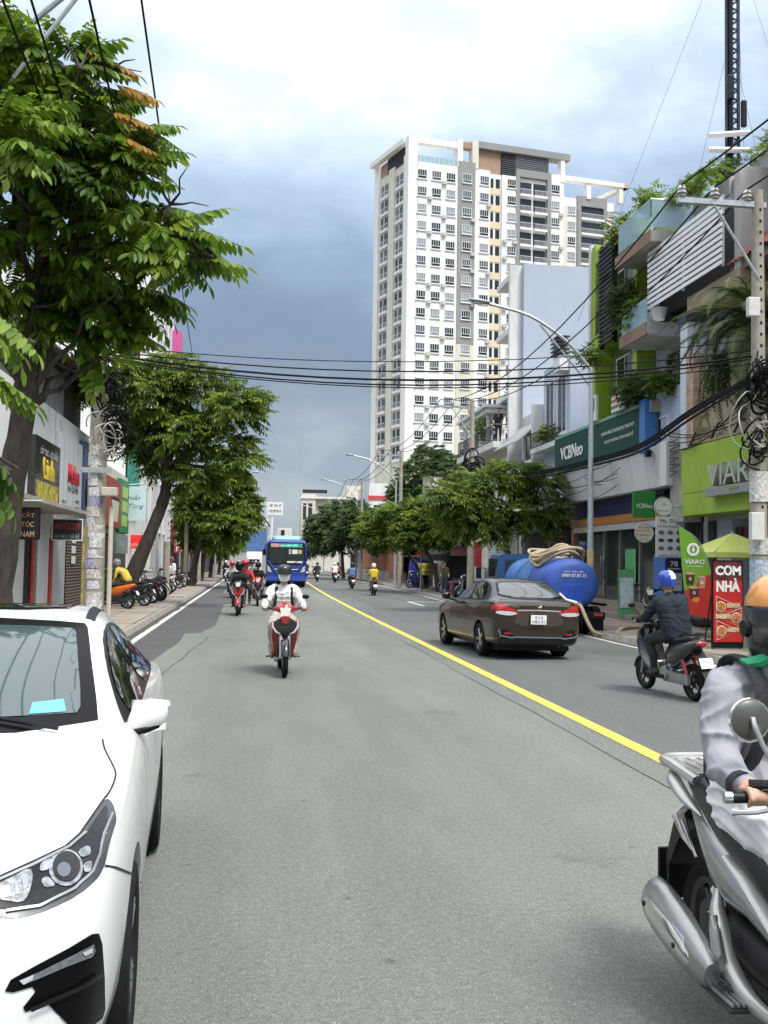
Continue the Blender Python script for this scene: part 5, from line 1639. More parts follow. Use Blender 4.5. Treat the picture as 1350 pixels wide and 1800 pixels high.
# ------------------------------------------------------------------ cars: a lofted shell, every panel, pane and lamp laid onto it
def car_shell(tab, n_y=64, arches=(), name='body'):
 ys_ = np.linspace(tab[0][0], tab[-1][0], n_y)
 rings = []
 up = [(-r[0], *r[1:]) for r in tab]
 for y in ys_:
  W, zb, zl, xr, zr, zt = interp(up, -y)
  half = [(0, zb), (.45 * W, zb), (.78 * W, zb), (.95 * W, zb + .05), (.985 * W, zb + .17), (.998 * W, zb + .5 * (zl - zb)), (W, zb + .68 * (zl - zb)),
    (.985 * W, zl - .075), (.955 * W, zl - .012)]
  xb = .945 * W
  for t in (.06, .3, .6, .88):
   half.append((lerp(xb, xr, t ** 1.1), lerp(zl, zr, t)))
  half += [(xr * .97, zr + .28 * (zt - zr)), (xr * .86, zr + .68 * (zt - zr)), (xr * .62, zr + .9 * (zt - zr)), (xr * .3, zt - .004), (0, zt)]
  full = [(-x, y, z) for x, z in half] + [(x, y, z) for x, z in half[-2:0:-1]]
  rings.append(full)
 b = MB()
 b.loft(rings, 0, True)
 o = b.build(name, [black], fixn=True)
 for p in o.data.polygons:
  p.use_smooth = True
 sub = o.modifiers.new('s', 'SUBSURF')
 sub.levels = 1
 cut = []
 for (yc, zc, rc, x0, x1) in arches:
  c = MB().lathe([(0.0, x0), (rc, x0), (rc, x1), (0.0, x1)], 40, M=Matrix.Translation((0, yc, zc)), axis='x').build('cut', [black, black], fixn=True)
  for p in c.data.polygons:
   p.use_smooth = False
  md = o.modifiers.new('b', 'BOOLEAN')
  md.object = c
  md.operation = 'DIFFERENCE'
  md.solver = 'EXACT'
  cut.append(c)
 me = evaluated(o)
 for c in cut:
  bpy.data.objects.remove(c)
 me.name = name
 for p in me.polygons:
  p.use_smooth = True
 me.set_sharp_from_angle(angle=R(42))
 bm = bmesh.new()
 bm.from_mesh(me)
 bvh = BVHTree.FromBMesh(bm)
 bm.free()
 return me, bvh

def densify(poly, res, closed=True):
 out = []
 n = len(poly)
 for i in range(n if closed else n - 1):
  a, b_ = Vector(poly[i]), Vector(poly[(i + 1) % n])
  k = max(1, int((b_ - a).length / res))
  for j in range(k):
   out.append(a.lerp(b_, j / k))
 if not closed:
  out.append(Vector(poly[-1]))
 return out

def cdt(poly, res):
 ol = densify(poly, res)
 xs = [p.x for p in ol]
 zs = [p.y for p in ol]
 pts = list(ol)
 n = len(ol)
 x = min(xs) + res / 2
 while x < max(xs):
  z = min(zs) + res / 2
  while z < max(zs):
   ins = False
   j = n - 1
   for i in range(n):
    if (ol[i].y > z) != (ol[j].y > z) and x < (ol[j].x - ol[i].x) * (z - ol[i].y) / (ol[j].y - ol[i].y) + ol[i].x:
     ins = not ins
    j = i
   if ins and min((p - Vector((x, z))).length for p in ol) > res * .45:
    pts.append(Vector((x, z)))
   z += res
  x += res
 r = delaunay_2d_cdt(pts, [(i, (i + 1) % n) for i in range(n)], [], 1, 1e-7)
 return r[0], [f for f in r[2] if len(f) == 3]

def drape(bvh, poly, ray, off=0.004, res=0.05, thick=0.0):
 """lay a 2-D outline onto a shell: ray(u, v) gives origin and direction; returns vertices and faces"""
 vv, ff = cdt(poly, res)
 P, ok = [], []
 for q in vv:
  o, dr = ray(q.x, q.y)
  loc, nr, idx, dist = bvh.ray_cast(Vector(o), Vector(dr).normalized())
  if loc is None:
   P.append(None)
   continue
  if nr.dot(Vector(dr)) > 0:
   nr = -nr
  P.append(loc + nr * off)
 good = [p for p in P if p is not None]
 idx = {}
 vs_ = []
 for i, p in enumerate(P):
  if p is not None:
   idx[i] = len(vs_)
   vs_.append(p)
 fs_ = []
 for f in ff:
  if all(i in idx for i in f):
   a, b_, c = (vs_[idx[i]] for i in f)
   if max((a - b_).length, (b_ - c).length, (a - c).length) < res * 7:
    fs_.append([idx[i] for i in f])
 return vs_, fs_

def seam(bvh, line, ray, w=0.006, off=0.0015, res=0.05):
 """a thin strip following a 2-D polyline on the shell (panel gap, moulding)"""
 pts = densify(line, res, False)
 L = []
 for q in pts:
  o, dr = ray(q.x, q.y)
  loc, nr, i_, d_ = bvh.ray_cast(Vector(o), Vector(dr).normalized())
  if loc is not None:
   if nr.dot(Vector(dr)) > 0:
    nr = -nr
   if not L or (loc - L[-1][0]).length < res * 8:
    L.append((loc + nr * off, nr))
 vs_, fs_ = [], []
 for i, (p, nr) in enumerate(L):
  t = (L[min(i + 1, len(L) - 1)][0] - L[max(i - 1, 0)][0]).normalized()
  s_ = t.cross(nr).normalized() * w / 2
  vs_ += [p - s_, p + s_]
 fs_ = [(2 * i, 2 * i + 1, 2 * i + 3, 2 * i + 2) for i in range(len(L) - 1)]
 return vs_, fs_

side_ray = lambda sx: (lambda y, z: ((sx * 3, y, z), (-sx, 0, 0)))
front_ray = lambda x, z: ((x, 6, z), (0, -1, 0))
rear_ray = lambda x, z: ((x, -6, z), (0, 1, 0))
top_ray = lambda x, y: ((x, y, 4), (0, 0, -1))

def chaikin(poly, it=2):
 for _ in range(it):
  q = []
  for i in range(len(poly)):
   (ax, ay), (bx, by) = poly[i], poly[(i + 1) % len(poly)]
   q += [(ax * .78 + bx * .22, ay * .78 + by * .22), (ax * .22 + bx * .78, ay * .22 + by * .78)]
  poly = q
 return poly

def lay(bvh, name, poly, ray, m, parent, off=.004, res=.05, mirror=False, smooth=True, rnd=1):
 poly = chaikin(poly, rnd)
 vs_, fs_ = drape(bvh, poly, ray, off, res)
 if mirror:
  vs_ = [Vector((-v.x, v.y, v.z)) for v in vs_]
 b = MB()
 b.add(vs_, fs_, 0, smooth)
 return b.build(name, m, parent, sharp=60)

def wheel(parent, c, r, w, side, m_rim, spokes=10, rim_r=.68, twin=True, name='wheel', dark=None):
 """tyre, rim and spokes; side = +1/-1 is the outer face along x"""
 wh = empty(name, c)
 wh.parent = parent
 h = w / 2
 b = MB()
 b.lathe([(r * rim_r, -h * .9), (r * .82, -h), (r * .93, -h * .96), (r * .985, -h * .78), (r, -h * .45), (r, h * .45), (r * .985, h * .78), (r * .93, h * .96), (r * .82, h), (r * rim_r, h * .9)], 36, axis='x')
 b.build('tyre', rubber, wh)
 b = MB()
 b.lathe([(r * rim_r, -h * .9), (r * rim_r, h * .88), (r * (rim_r - .035), h * .9), (r * (rim_r - .06), h * .7), (r * (rim_r - .08), -h * .5), (0.02, -h * .5)], 36, 1, axis='x', M=Matrix.Scale(side, 4, (1, 0, 0)))
 for k in range(spokes):
  a = 2 * PI * k / spokes
  for da in ((-.09, .09) if twin else (0,)):
   a0, a1 = a + da * 2.2, a + da
   p0 = Vector((side * h * .62, math.cos(a0) * r * .14, math.sin(a0) * r * .14))
   p1 = Vector((side * h * .76, math.cos(a1) * r * (rim_r - .05), math.sin(a1) * r * (rim_r - .05)))
   b.tube([p0, p0.lerp(p1, .5) + Vector((side * .006, 0, 0)), p1], [r * .062, r * .045, r * .05], 6, 0)
 b.lathe([(0.001, h * .86), (r * .1, h * .84), (r * .17, h * .62), (r * .17, h * .2)], 16, 0, axis='x', M=Matrix.Scale(side, 4, (1, 0, 0)))
 b.build('rim', [m_rim, dark or dark_metal], wh)
 MB().lathe([(0.01, 0), (r * .5, 0), (r * .5, .012), (0.01, .012)], 24, axis='x', M=Matrix.Translation((-side * .01, 0, 0))).build('brake_disc', dark_metal, wh)
 return wh

def cam_ray(Minv):
 """ray through a point of the picture plane, in a car's own space: used to set lamp outlines on the real shell"""
 cm = cam.matrix_world.copy()
 o = Minv @ cm.translation

 def ray(px, py):
  dv = Vector(((px - 675) / 1750, -(py - 900) / 1750, -1))
  return o, (Minv.to_3x3() @ (cm.to_3x3() @ dv))
 return ray

car_white = mat('car_white', (0.8, 0.8, 0.785), 0.22, coat=0.8, var=0.02)
screen_glass = glass_mat('screen_glass', (0.05, 0.075, 0.082), 0.03, 1.75)
side_glass = glass_mat('side_glass', (0.008, 0.01, 0.011), 0.03, 1.6)
sticker_blue = mat('sticker_blue', (0.12, 0.42, 0.62), 0.5, var=0.05)

KIA = [(2.30, .48, .30, .58, .34, .62, .64), (2.27, .64, .22, .65, .46, .69, .71), (2.17, .775, .19, .715, .56, .765, .80), (2.0, .845, .18, .775, .63, .835, .87),
       (1.75, .875, .18, .835, .69, .89, .92), (1.35, .892, .18, .895, .74, .935, .962), (1.0, .895, .18, .93, .765, .965, .992), (.8, .895, .18, .942, .765, .985, 1.02),
       (.5, .895, .18, .952, .72, 1.10, 1.15), (.15, .895, .18, .957, .665, 1.24, 1.285), (-.2, .895, .18, .962, .615, 1.345, 1.39), (-.5, .895, .18, .967, .595, 1.385, 1.43),
       (-.9, .895, .18, .977, .585, 1.385, 1.435), (-1.3, .895, .18, .992, .58, 1.34, 1.395), (-1.65, .89, .185, 1.005, .585, 1.235, 1.29), (-1.95, .88, .2, 1.01, .62, 1.09, 1.14),
       (-2.15, .865, .22, 1.0, .66, 1.03, 1.065), (-2.3, .83, .25, .97, .66, .995, 1.03), (-2.37, .74, .3, .86, .6, .9, .93)]

def white_sedan():
 car = empty('parked_car', (-1.365, 4.95, 0), R(183.0), 'white parked sedan filling the lower left corner, facing the camera', 'car')
 car.scale = (1.02, .93, 1.04)
 WB = 1.35
 arch = [(s * WB, .325, .365, sx * .62, sx * 1.1) for s in (1, -1) for sx in (1, -1)]
 me, bvh = car_shell(KIA, 72, arch)
 me.materials.clear()
 me.materials.append(car_white)
 body = inst('body', me, car)
 bpy.context.view_layer.update()
 Mi = car.matrix_world.inverted()
 pr = cam_ray(Mi)
 # glass
 lay(bvh, 'windscreen', [(-.70, 1.005), (.70, 1.005), (.66, 1.12), (.565, 1.345), (.53, 1.372), (0, 1.395), (-.53, 1.372), (-.565, 1.345), (-.66, 1.12)], front_ray, pillar_black, car, .004, .045)
 ws = lay(bvh, 'windscreen_pane', [(-.60, 1.045), (.60, 1.045), (.615, 1.08), (.52, 1.325), (.49, 1.35), (0, 1.362), (-.49, 1.35), (-.52, 1.325), (-.615, 1.08)], front_ray, screen_glass, car, .008, .045)
 st = lay(bvh, 'sticker', [(-.56, 1.055), (-.42, 1.05), (-.42, 1.085), (-.54, 1.095)], front_ray, sticker_blue, car, .011, .03, rnd=0)
 lay(bvh, 'sunroof', [(-.42, -.42), (.42, -.42), (.44, -.9), (.42, -1.22), (-.42, -1.22), (-.44, -.9)], top_ray, side_glass, car, .004, .06)
 for sx in (1, -1):
  ry = side_ray(sx)
  dlo = [(.66, .985), (-1.62, 1.045), (-1.60, 1.09), (-1.42, 1.2), (-1.1, 1.305), (-.6, 1.355), (-.15, 1.32), (.2, 1.215), (.5, 1.07)]
  lay(bvh, 'window_trim', dlo, ry, pillar_black, car, .003, .05)
  lay(bvh, 'side_window', [(.40, 1.005), (-.38, 1.025), (-.38, 1.325), (-.16, 1.298), (.18, 1.195), (.40, 1.09)], ry, side_glass, car, .006, .05)
  lay(bvh, 'side_window', [(-.50, 1.03), (-1.25, 1.05), (-1.25, 1.225), (-1.05, 1.292), (-.6, 1.33), (-.50, 1.332)], ry, side_glass, car, .006, .05)
  lay(bvh, 'side_window', [(-1.31, 1.055), (-1.54, 1.065), (-1.38, 1.175), (-1.31, 1.205)], ry, side_glass, car, .006, .04)
  # doors: shut lines, handles, sills
  b = MB()
  for line in ([(.62, .97), (.66, .6), (.58, .3), (.5, .24)], [(-.44, 1.0), (-.46, .6), (-.45, .24)], [(-1.35, 1.04), (-1.3, .85), (-1.02, .62), (-.95, .36), (-.96, .25)],
                     [(.5, .24), (-.96, .24)]):
   b.add(*seam(bvh, line, ry, .006, .0012))
  b.build('door_gap', gap_mat, car)
  for yh in (-.25, -1.12):
   hb = MB()
   hb.tube([(sx * .885, yh + .1, .86), (sx * .925, yh + .07, .862), (sx * .925, yh - .07, .864), (sx * .885, yh - .1, .865)], [.012, .016, .016, .012], 8, flat=.7)
   hb.build('door_handle', car_white, car)
  # black sill moulding
  b = MB()
  b.add(*seam(bvh, [(.95, .235), (-.95, .235)], ry, .05, .003))
  b.build('sill_moulding', black, car)
  # roof channel
  b = MB()
  b.add(*seam(bvh, [(sx * .555, -.28), (sx * .545, -.6), (sx * .535, -1.0), (sx * .53, -1.4)], top_ray, .05, .003))
  b.build('roof_channel', black, car)
  # mirror
  mr = empty('wing_mirror', (sx * .79, .53, 1.0))
  mr.parent = car
  mr.scale = (.7, .7, .74)
  hb = MB()
  hb.loft([[(sx * (.0 + .02 * math.cos(t)), .02 + .03 * math.sin(t), -.02 + .05 * math.cos(t)) for t in np.linspace(0, 2 * PI, 25)[:-1]],
                 [(sx * (.05), .045 + .06 * math.sin(t), .03 + .075 * math.cos(t)) for t in np.linspace(0, 2 * PI, 25)[:-1]],
                 [(sx * (.14), .035 + .075 * math.sin(t), .045 + .085 * math.cos(t)) for t in np.linspace(0, 2 * PI, 25)[:-1]],
                 [(sx * (.215), .015 + .062 * math.sin(t), .048 + .074 * math.cos(t)) for t in np.linspace(0, 2 * PI, 25)[:-1]],
                 [(sx * (.235), .005 + .045 * math.sin(t), .049 + .056 * math.cos(t)) for t in np.linspace(0, 2 * PI, 25)[:-1]],
                 [(sx * (.25), .0 + .018 * math.sin(t), .05 + .026 * math.cos(t)) for t in np.linspace(0, 2 * PI, 25)[:-1]]])
  hb.build('mirror_cap', car_white, mr, sharp=89)
  MB().tube([(-sx * .06, 0, -.06), (sx * .03, .03, -.055), (sx * .12, .035, -.035), (sx * .2, .02, -.02)], [.035, .045, .052, .03], 10, flat=.6).build('mirror_foot', black, mr)
  MB().add([(sx * .03, -.042, -.03), (sx * .22, -.052, -.02), (sx * .22, -.052, .11), (sx * .03, -.042, .115)], [(0, 1, 2, 3)]).build('mirror_glass', chrome, mr)
 # nose: lamp outlines, taken from how they lie on this shell; mirrored to the other side
 lamp = [(-75, 1580), (-40, 1562), (0, 1543), (60, 1516), (115, 1490), (140, 1468), (165, 1432), (186, 1402), (198, 1412), (205, 1440), (197, 1465), (190, 1490), (183, 1522), (170, 1546),
   (135, 1576), (90, 1598), (55, 1611), (20, 1616), (-20, 1612), (-55, 1605)]
 inner = [(-60, 1582), (0, 1553), (60, 1526), (117, 1498), (143, 1476), (168, 1440), (184, 1416), (189, 1425), (186, 1450), (178, 1478), (172, 1505), (163, 1530), (130, 1560), (70, 1590), (15, 1600), (-45, 1594)]
 lamp_dark = mat('lamp_dark', (0.014, 0.016, 0.018), 0.3, var=0.5, scale=9, spec=0.2)
 lamp_grey = mat('lamp_grey', (0.07, 0.075, 0.08), 0.35, 0.3, var=0.2)
 for mir in (False, True):
  hl = lay(bvh, 'headlight', lamp, pr, lamp_grey, car, .003, 16, mir, rnd=2)
  lay(bvh, 'lamp_housing', inner, pr, lamp_dark, hl, .006, 16, mir, rnd=2)
  b = MB()
  sgn = -1 if mir else 1

  def disc(px, py, r0, off, mi, n=20):
   vs_, fs_ = drape(bvh, [(px + r0 * math.cos(t) * 1.0, py + r0 * 1.08 * math.sin(t)) for t in np.linspace(0, 2 * PI, n + 1)[:-1]], pr, off, r0 * .6)
   b.add([(sgn * v.x, v.y, v.z) for v in vs_], fs_, mi, True)
  disc(114, 1529, 30, .009, 0)
  disc(115, 1528, 24, .013, 1)
  disc(110, 1535, 12, .0145, 2)
  for poly in ([(70, 1520), (90, 1510), (86, 1532), (68, 1536)], [(70, 1550), (82, 1543), (98, 1560), (78, 1565)], [(134, 1500), (155, 1488), (159, 1505), (142, 1512)],
                     [(144, 1522), (160, 1516), (158, 1534), (146, 1538)], [(-40, 1575), (20, 1545), (52, 1528), (57, 1545), (50, 1575), (38, 1590), (5, 1585)]):
   vs_, fs_ = drape(bvh, chaikin(poly, 1), pr, .009, 10)
   b.add([(sgn * v.x, v.y, v.z) for v in vs_], fs_, 0, True)
  for poly in ([(-30, 1577), (15, 1558), (18, 1580), (-5, 1584)], [(24, 1556), (30, 1553), (32, 1575), (26, 1578)], [(36, 1548), (46, 1540), (48, 1562), (40, 1570)]):
   vs_, fs_ = drape(bvh, poly, pr, .012, 10)
   b.add([(sgn * v.x, v.y, v.z) for v in vs_], fs_, 3, True)
  for line in ([(196, 1432), (180, 1470), (172, 1505), (160, 1535), (130, 1565), (70, 1595), (10, 1604)], [(-40, 1566), (60, 1522), (120, 1492), (150, 1466)]):
   vs_, fs_ = seam(bvh, line, pr, .008, .011, 14)
   b.add([(sgn * v[0], v[1], v[2]) for v in vs_], fs_, 3)
  b.build('lamp_lens', [mat('lamp_reflector', (.26, .28, .3), .3, .6, var=.5, scale=40), gloss_black, mat('lens_blue', (0.05, 0.07, 0.09), 0.05, coat=1, var=0), mat('lamp_edge', (.3, .31, .32), .35, .6, var=.2)], hl, sharp=70)
  # shut line round the bonnet, lamp to arch
  for line in (smooth_path([(186, 1402), (196, 1385), (203, 1362), (196, 1342), (184, 1318), (180, 1300)], 3), [(183, 1522), (205, 1526), (240, 1540), (247, 1552)], [(-75, 1578), (0, 1541), (60, 1514), (115, 1488), (140, 1466), (165, 1430), (186, 1400)]):
   vs_, fs_ = seam(bvh, line, pr, .007, .0035, 12)
   MB().add([(sgn * v[0], v[1], v[2]) for v in vs_], fs_).build('bonnet_gap', gap_mat, car)
  vent = [(8, 1742), (18, 1722), (60, 1698), (120, 1666), (160, 1642), (172, 1641), (178, 1660), (182, 1720), (183, 1775), (178, 1790), (165, 1800), (140, 1830), (118, 1800), (84, 1765), (44, 1778), (40, 1770), (62, 1742), (56, 1734), (22, 1744)]
  fv = lay(bvh, 'bumper_vent', vent, pr, pillar_black, car, .004, 14, mir, rnd=0)
  b = MB()
  for poly in ([(32, 1722), (70, 1706), (130, 1676), (160, 1660), (163, 1672), (158, 1682), (110, 1700), (60, 1722), (40, 1730)],):
   vs_, fs_ = drape(bvh, poly, pr, .009, 8)
   b.add([(sgn * v.x, v.y, v.z) for v in vs_], fs_, 0, True)
  for poly in ([(33, 1722), (58, 1711), (56, 1720), (40, 1729)], [(140, 1674), (156, 1666), (157, 1674), (144, 1680)]):
   vs_, fs_ = drape(bvh, poly, pr, .012, 6)
   b.add([(sgn * v.x, v.y, v.z) for v in vs_], fs_, 1, True)
  b.build('indicator_lamp', [mat('indicator_grey', (0.13, 0.135, 0.14), 0.3, coat=0.6, var=0.3, scale=60), lens_clear], fv, sharp=70)
  vs_, fs_ = seam(bvh, [(52, 1772), (95, 1752), (140, 1733), (172, 1712)], pr, .012, .018, 10)
  MB().add([(sgn * v[0], v[1], v[2]) for v in vs_], fs_).build('vent_blade', gloss_black, fv)
 # lower grille, upper grille, plate
 lay(bvh, 'lower_grille', [(-.45, .33), (.45, .33), (.5, .44), (-.5, .44)], front_ray, black, car, .004, .05)
 gr = lay(bvh, 'grille', [(-.36, .6), (.36, .6), (.42, .67), (-.42, .67)], front_ray, gloss_black, car, .005, .05)
 b = MB()
 for x in np.arange(-.34, .35, .045):
  b.add(*seam(bvh, [(x, .605), (x + .01, .665)], front_ray, .008, .012, .02))
 b.build('grille_bar', chrome, gr)
 pl = MB().box(-.26, .26, 2.325, 2.335, .44, .55, bev=.004).build('number_plate', plate_white, car)
 # cowl and wipers
 b = MB()
 b.tube([(-.55, .86, 1.022), (-.2, .72, 1.065), (.05, .66, 1.09)], .009, 6)
 b.tube([(.1, .86, 1.03), (.4, .75, 1.05), (.6, .66, 1.065)], .009, 6)
 b.build('wiper', black, car)
 # wheels
 dk = mat('rim_dark', (0.02, 0.02, 0.022), 0.3, 0.4, var=0)
 for s in (1, -1):
  for sx in (1, -1):
   wheel(car, (sx * .785, s * WB, .32), .32, .215, sx, alloy, 5, .72, True, dark=dk)
   MB().lathe([(.362, -.1), (.362, .1)], 24, axis='x', M=Matrix.Translation((sx * .74, s * WB, .325))).build('arch_liner', black, car)
 # rear window and lamps
 lay(bvh, 'rear_window', [(-.56, 1.07), (.56, 1.07), (.5, 1.3), (-.5, 1.3)], rear_ray, side_glass, car, .004, .06)
 for sx in (1, -1):
  lay(bvh, 'tail_lamp', [(sx * .35, .86), (sx * .8, .84), (sx * .8, .95), (sx * .35, .93)], rear_ray, lens_red, car, .005, .05)
 return car

white_sedan()

# ------------------------------------------------------------------ people: limbs fused into one skin
def wrinkle(me, amp):
 """cloth folds: sharp creases pushed into the surface, finer across than along"""
 nv = len(me.vertices)
 co = np.zeros(nv * 3)
 me.vertices.foreach_get('co', co)
 no = np.zeros(nv * 3)
 me.vertices.foreach_get('normal', no)
 co, no = co.reshape(-1, 3), no.reshape(-1, 3)
 d_ = np.zeros(nv)
 for i in range(nv):
  x, y, z = co[i]
  if z > 1.37 or (abs(x) > .25 and y > .17):
   continue
  w = mnoise.noise(Vector((x * 3, y * 3, z * 3)))
  a = 1 - abs(mnoise.noise(Vector((x * 3.2 + w, y * 3.2, z * 11 + w * 1.5)))) * 2
  b_ = 1 - abs(mnoise.noise(Vector((x * 9, y * 6 + w, z * 5 + 4)))) * 2
  d_[i] = amp * (max(0, a) ** 3 * .9 + max(0, b_) ** 3 * .5 - .45)
 me.vertices.foreach_set('co', (co + no * d_[:, None]).ravel())
 me.update()

def blob_mesh(prims, mats, voxel=.016, name='body', smooth=3, folds=0):
 """prims: (material index, [(x, y, z, r), ...]) chains of tapering limb; fused by voxel remesh, coloured by the nearest limb"""
 b = MB()
 for mi, ch in prims:
  for (p, q) in zip(ch, ch[1:]):
   b.tube([p[:3], q[:3]], [p[3], q[3]], 12)
  for p in ch:
   b.ball(p[:3], p[3], n=12, k=8)
 o = b.build('tmp', [black], fixn=True)
 md = o.modifiers.new('r', 'REMESH')
 md.mode = 'VOXEL'
 md.voxel_size = voxel
 if smooth:
  sm = o.modifiers.new('s', 'SMOOTH')
  sm.factor = .5
  sm.iterations = smooth
 me = evaluated(o)
 me.name = name
 me.materials.clear()
 for m_ in mats:
  me.materials.append(m_)
 if folds:
  wrinkle(me, folds)
 n = len(me.polygons)
 cen = np.zeros(n * 3)
 me.polygons.foreach_get('center', cen)
 cen = cen.reshape(-1, 3)
 best = np.full(n, 1e9)
 lab = np.zeros(n, dtype=np.int32)
 for mi, ch in prims:
  for (p, q) in zip(ch, ch[1:]):
   a, c = np.array(p[:3]), np.array(q[:3])
   d_ = c - a
   t = np.clip(((cen - a) @ d_) / max(1e-9, d_ @ d_), 0, 1)
   dist = np.linalg.norm(cen - (a + t[:, None] * d_), axis=1) - (p[3] + (q[3] - p[3]) * t)
   w = dist < best
   best[w] = dist[w]
   lab[w] = mi
 me.polygons.foreach_set('material_index', lab)
 me.polygons.foreach_set('use_smooth', np.ones(n, dtype=bool))
 me.update()
 return me

def rider_prims(hand=(.30, .27, 1.02), knee=(.19, .17, .74), foot=(.17, .10, .33), lean=0.0, female=False, hip_y=-.26, shirt_loose=1.0, skirt=False, elbow=None):
 P = []
 g = .93 if female else 1.0
 L = lean
 for s in (1, -1):
  P.append((0, [(s * .085 * g, hip_y, .85, .125 * g), (s * .08 * g, hip_y + .03 + L * .3, 1.02, .112 * g * shirt_loose), (s * .095 * g, hip_y + .08 + L * .7, 1.21, .118 * g * shirt_loose), (s * .14 * g, hip_y + .11 + L, 1.31, .078 * g)]))
  sh = (s * .185 * g, hip_y + .11 + L, 1.29, .066 * g * shirt_loose)
  h_ = (s * hand[0], hand[1], hand[2])
  if elbow:
   el = (s * elbow[0], elbow[1], elbow[2], .052 * shirt_loose)
  else:
   el = (s * (hand[0] + .0), lerp(sh[1], h_[1], .42), lerp(sh[2], h_[2], .62) - .06, .052 * shirt_loose)
  P.append((0, [sh, el, (lerp(el[0], h_[0], .8), lerp(el[1], h_[1], .8), lerp(el[2], h_[2], .8), .036 * shirt_loose)]))
  P.append((2, [(lerp(el[0], h_[0], .8), lerp(el[1], h_[1], .8), lerp(el[2], h_[2], .8), .03), (*h_, .036), (h_[0] * .98, h_[1] + .035, h_[2] - .01, .032)]))
  for k in range(4):                                  # fingers closing over the grip, thumb below
   x = h_[0] + s * (k - 1.5) * .021
   P.append((2, [(x, h_[1] + .03, h_[2] + .012, .0115), (x, h_[1] + .062, h_[2] + .004, .011), (x, h_[1] + .062, h_[2] - .03, .010), (x, h_[1] + .035, h_[2] - .042, .009)]))
  P.append((2, [(h_[0] - s * .035, h_[1], h_[2] - .005, .013), (h_[0] - s * .055, h_[1] + .03, h_[2] - .03, .011), (h_[0] - s * .045, h_[1] + .05, h_[2] - .045, .009)]))
  kn = (s * knee[0], knee[1], knee[2], .072 * g)
  P.append((1, [(s * .1, hip_y + .02, .84, .112 * g), (lerp(s * .1, kn[0], .5), lerp(hip_y, kn[1], .5), lerp(.85, kn[2], .5) + .01, .092 * g), kn, (s * (foot[0] + .005), foot[1] - .01, lerp(kn[2], foot[2], .45), .062 * g), (s * foot[0], foot[1], foot[2] + .03, .047)]))
  P.append((3, [(s * foot[0], foot[1] - .03, foot[2] - .01, .043), (s * foot[0], foot[1] + .07, foot[2] - .035, .038), (s * (foot[0] + .01), foot[1] + .16, foot[2] - .045, .03)]))
 P.append((0, [(0, hip_y, .87, .125 * g), (0, hip_y + .03 + L * .3, 1.03, .118 * g), (0, hip_y + .075 + L * .7, 1.22, .128 * g * shirt_loose), (0, hip_y + .12 + L, 1.345, .075 * g)]))
 ny = hip_y + .13 + L
 P.append((2, [(0, ny, 1.35, .06), (0, ny + .03, 1.44, .05)]))
 hc = (0, ny + .05, 1.535)
 P.append((2, [(0, hc[1] - .015, hc[2] + .03, .088), (0, hc[1] + .01, hc[2] - .045, .068), (0, hc[1] + .035, hc[2] - .085, .042)]))   # skull, jaw, chin
 P.append((2, [(0, hc[1] + .085, hc[2] + .01, .012), (0, hc[1] + .105, hc[2] - .022, .014)]))                                          # nose
 for s in (1, -1):
  P.append((2, [(s * .084, hc[1] - .01, hc[2] + .015, .014), (s * .082, hc[1] - .012, hc[2] - .02, .011)]))
 return P, hc

fabric = lambda nm, c, r=.85: mat('cloth_' + nm, c, r, var=.15, scale=9, bump=.25, bscale=14)
trouser_dark = fabric('trouser_dark', (.02, .022, .028))
trouser_jean = fabric('jean', (.05, .07, .11))
trouser_khaki = fabric('khaki', (.42, .38, .32))
shoe_mat = mat('shoe', (.03, .028, .026), .6, var=.2)
sandal_mat = mat('sandal', (.2, .1, .07), .7, var=.1)
hair_mat = mat('hair', (.012, .01, .009), .45, var=.2)
mask_white = mat('mask_white', (.85, .86, .86), .75, var=.03)
PERSON_ME = {}

def helmet_parts(p, hc, style, m_shell, m_trim=None):
 b = MB()
 cx, cy, cz = hc
 if style == 'cap':
  b.lathe([(.112, -.02), (.116, .04), (.108, .085), (.075, .118), (.001, .128)], 20, M=Matrix.Translation((cx, cy - .01, cz + .03)))
  b.loft([[(x, cy + .085 - (x / .1) ** 2 * .03, cz + .015) for x in np.linspace(-.095, .095, 7)], [(x, cy + .165 - (x / .1) ** 2 * .07, cz - .005) for x in np.linspace(-.085, .085, 7)]], 0, False, closed=False)
 elif style == 'helmet':
  b.lathe([(.118, -.075), (.128, -.02), (.13, .03), (.118, .08), (.085, .122), (.04, .14), (.001, .144)], 22, M=Matrix.Translation((cx, cy - .012, cz + .03)) @ Matrix.Diagonal((.96, 1.1, 1, 1)))
  b.loft([[(x, cy + .11 - (x / .1) ** 2 * .035, cz + .065) for x in np.linspace(-.1, .1, 7)], [(x, cy + .175 - (x / .1) ** 2 * .07, cz + .045) for x in np.linspace(-.09, .09, 7)]], 1, False, closed=False)
 elif style == 'three_quarter':
  b.lathe([(.10, -.13), (.125, -.09), (.138, -.02), (.138, .03), (.125, .085), (.09, .13), (.04, .15), (.001, .154)], 24, M=Matrix.Translation((cx, cy - .022, cz + .03)) @ Matrix.Diagonal((.97, 1.1, 1, 1)))
 o = b.build('helmet' if style != 'cap' else 'cap_helmet', [m_shell, m_trim or m_shell], p)
 MB().tube([(-.108, cy - .01, cz - .02), (-.09, cy + .01, cz - .09), (0, cy + .02, cz - .135), (.09, cy + .01, cz - .09), (.108, cy - .01, cz - .02)], .008, 6).build('chin_strap', black, p)
 return o

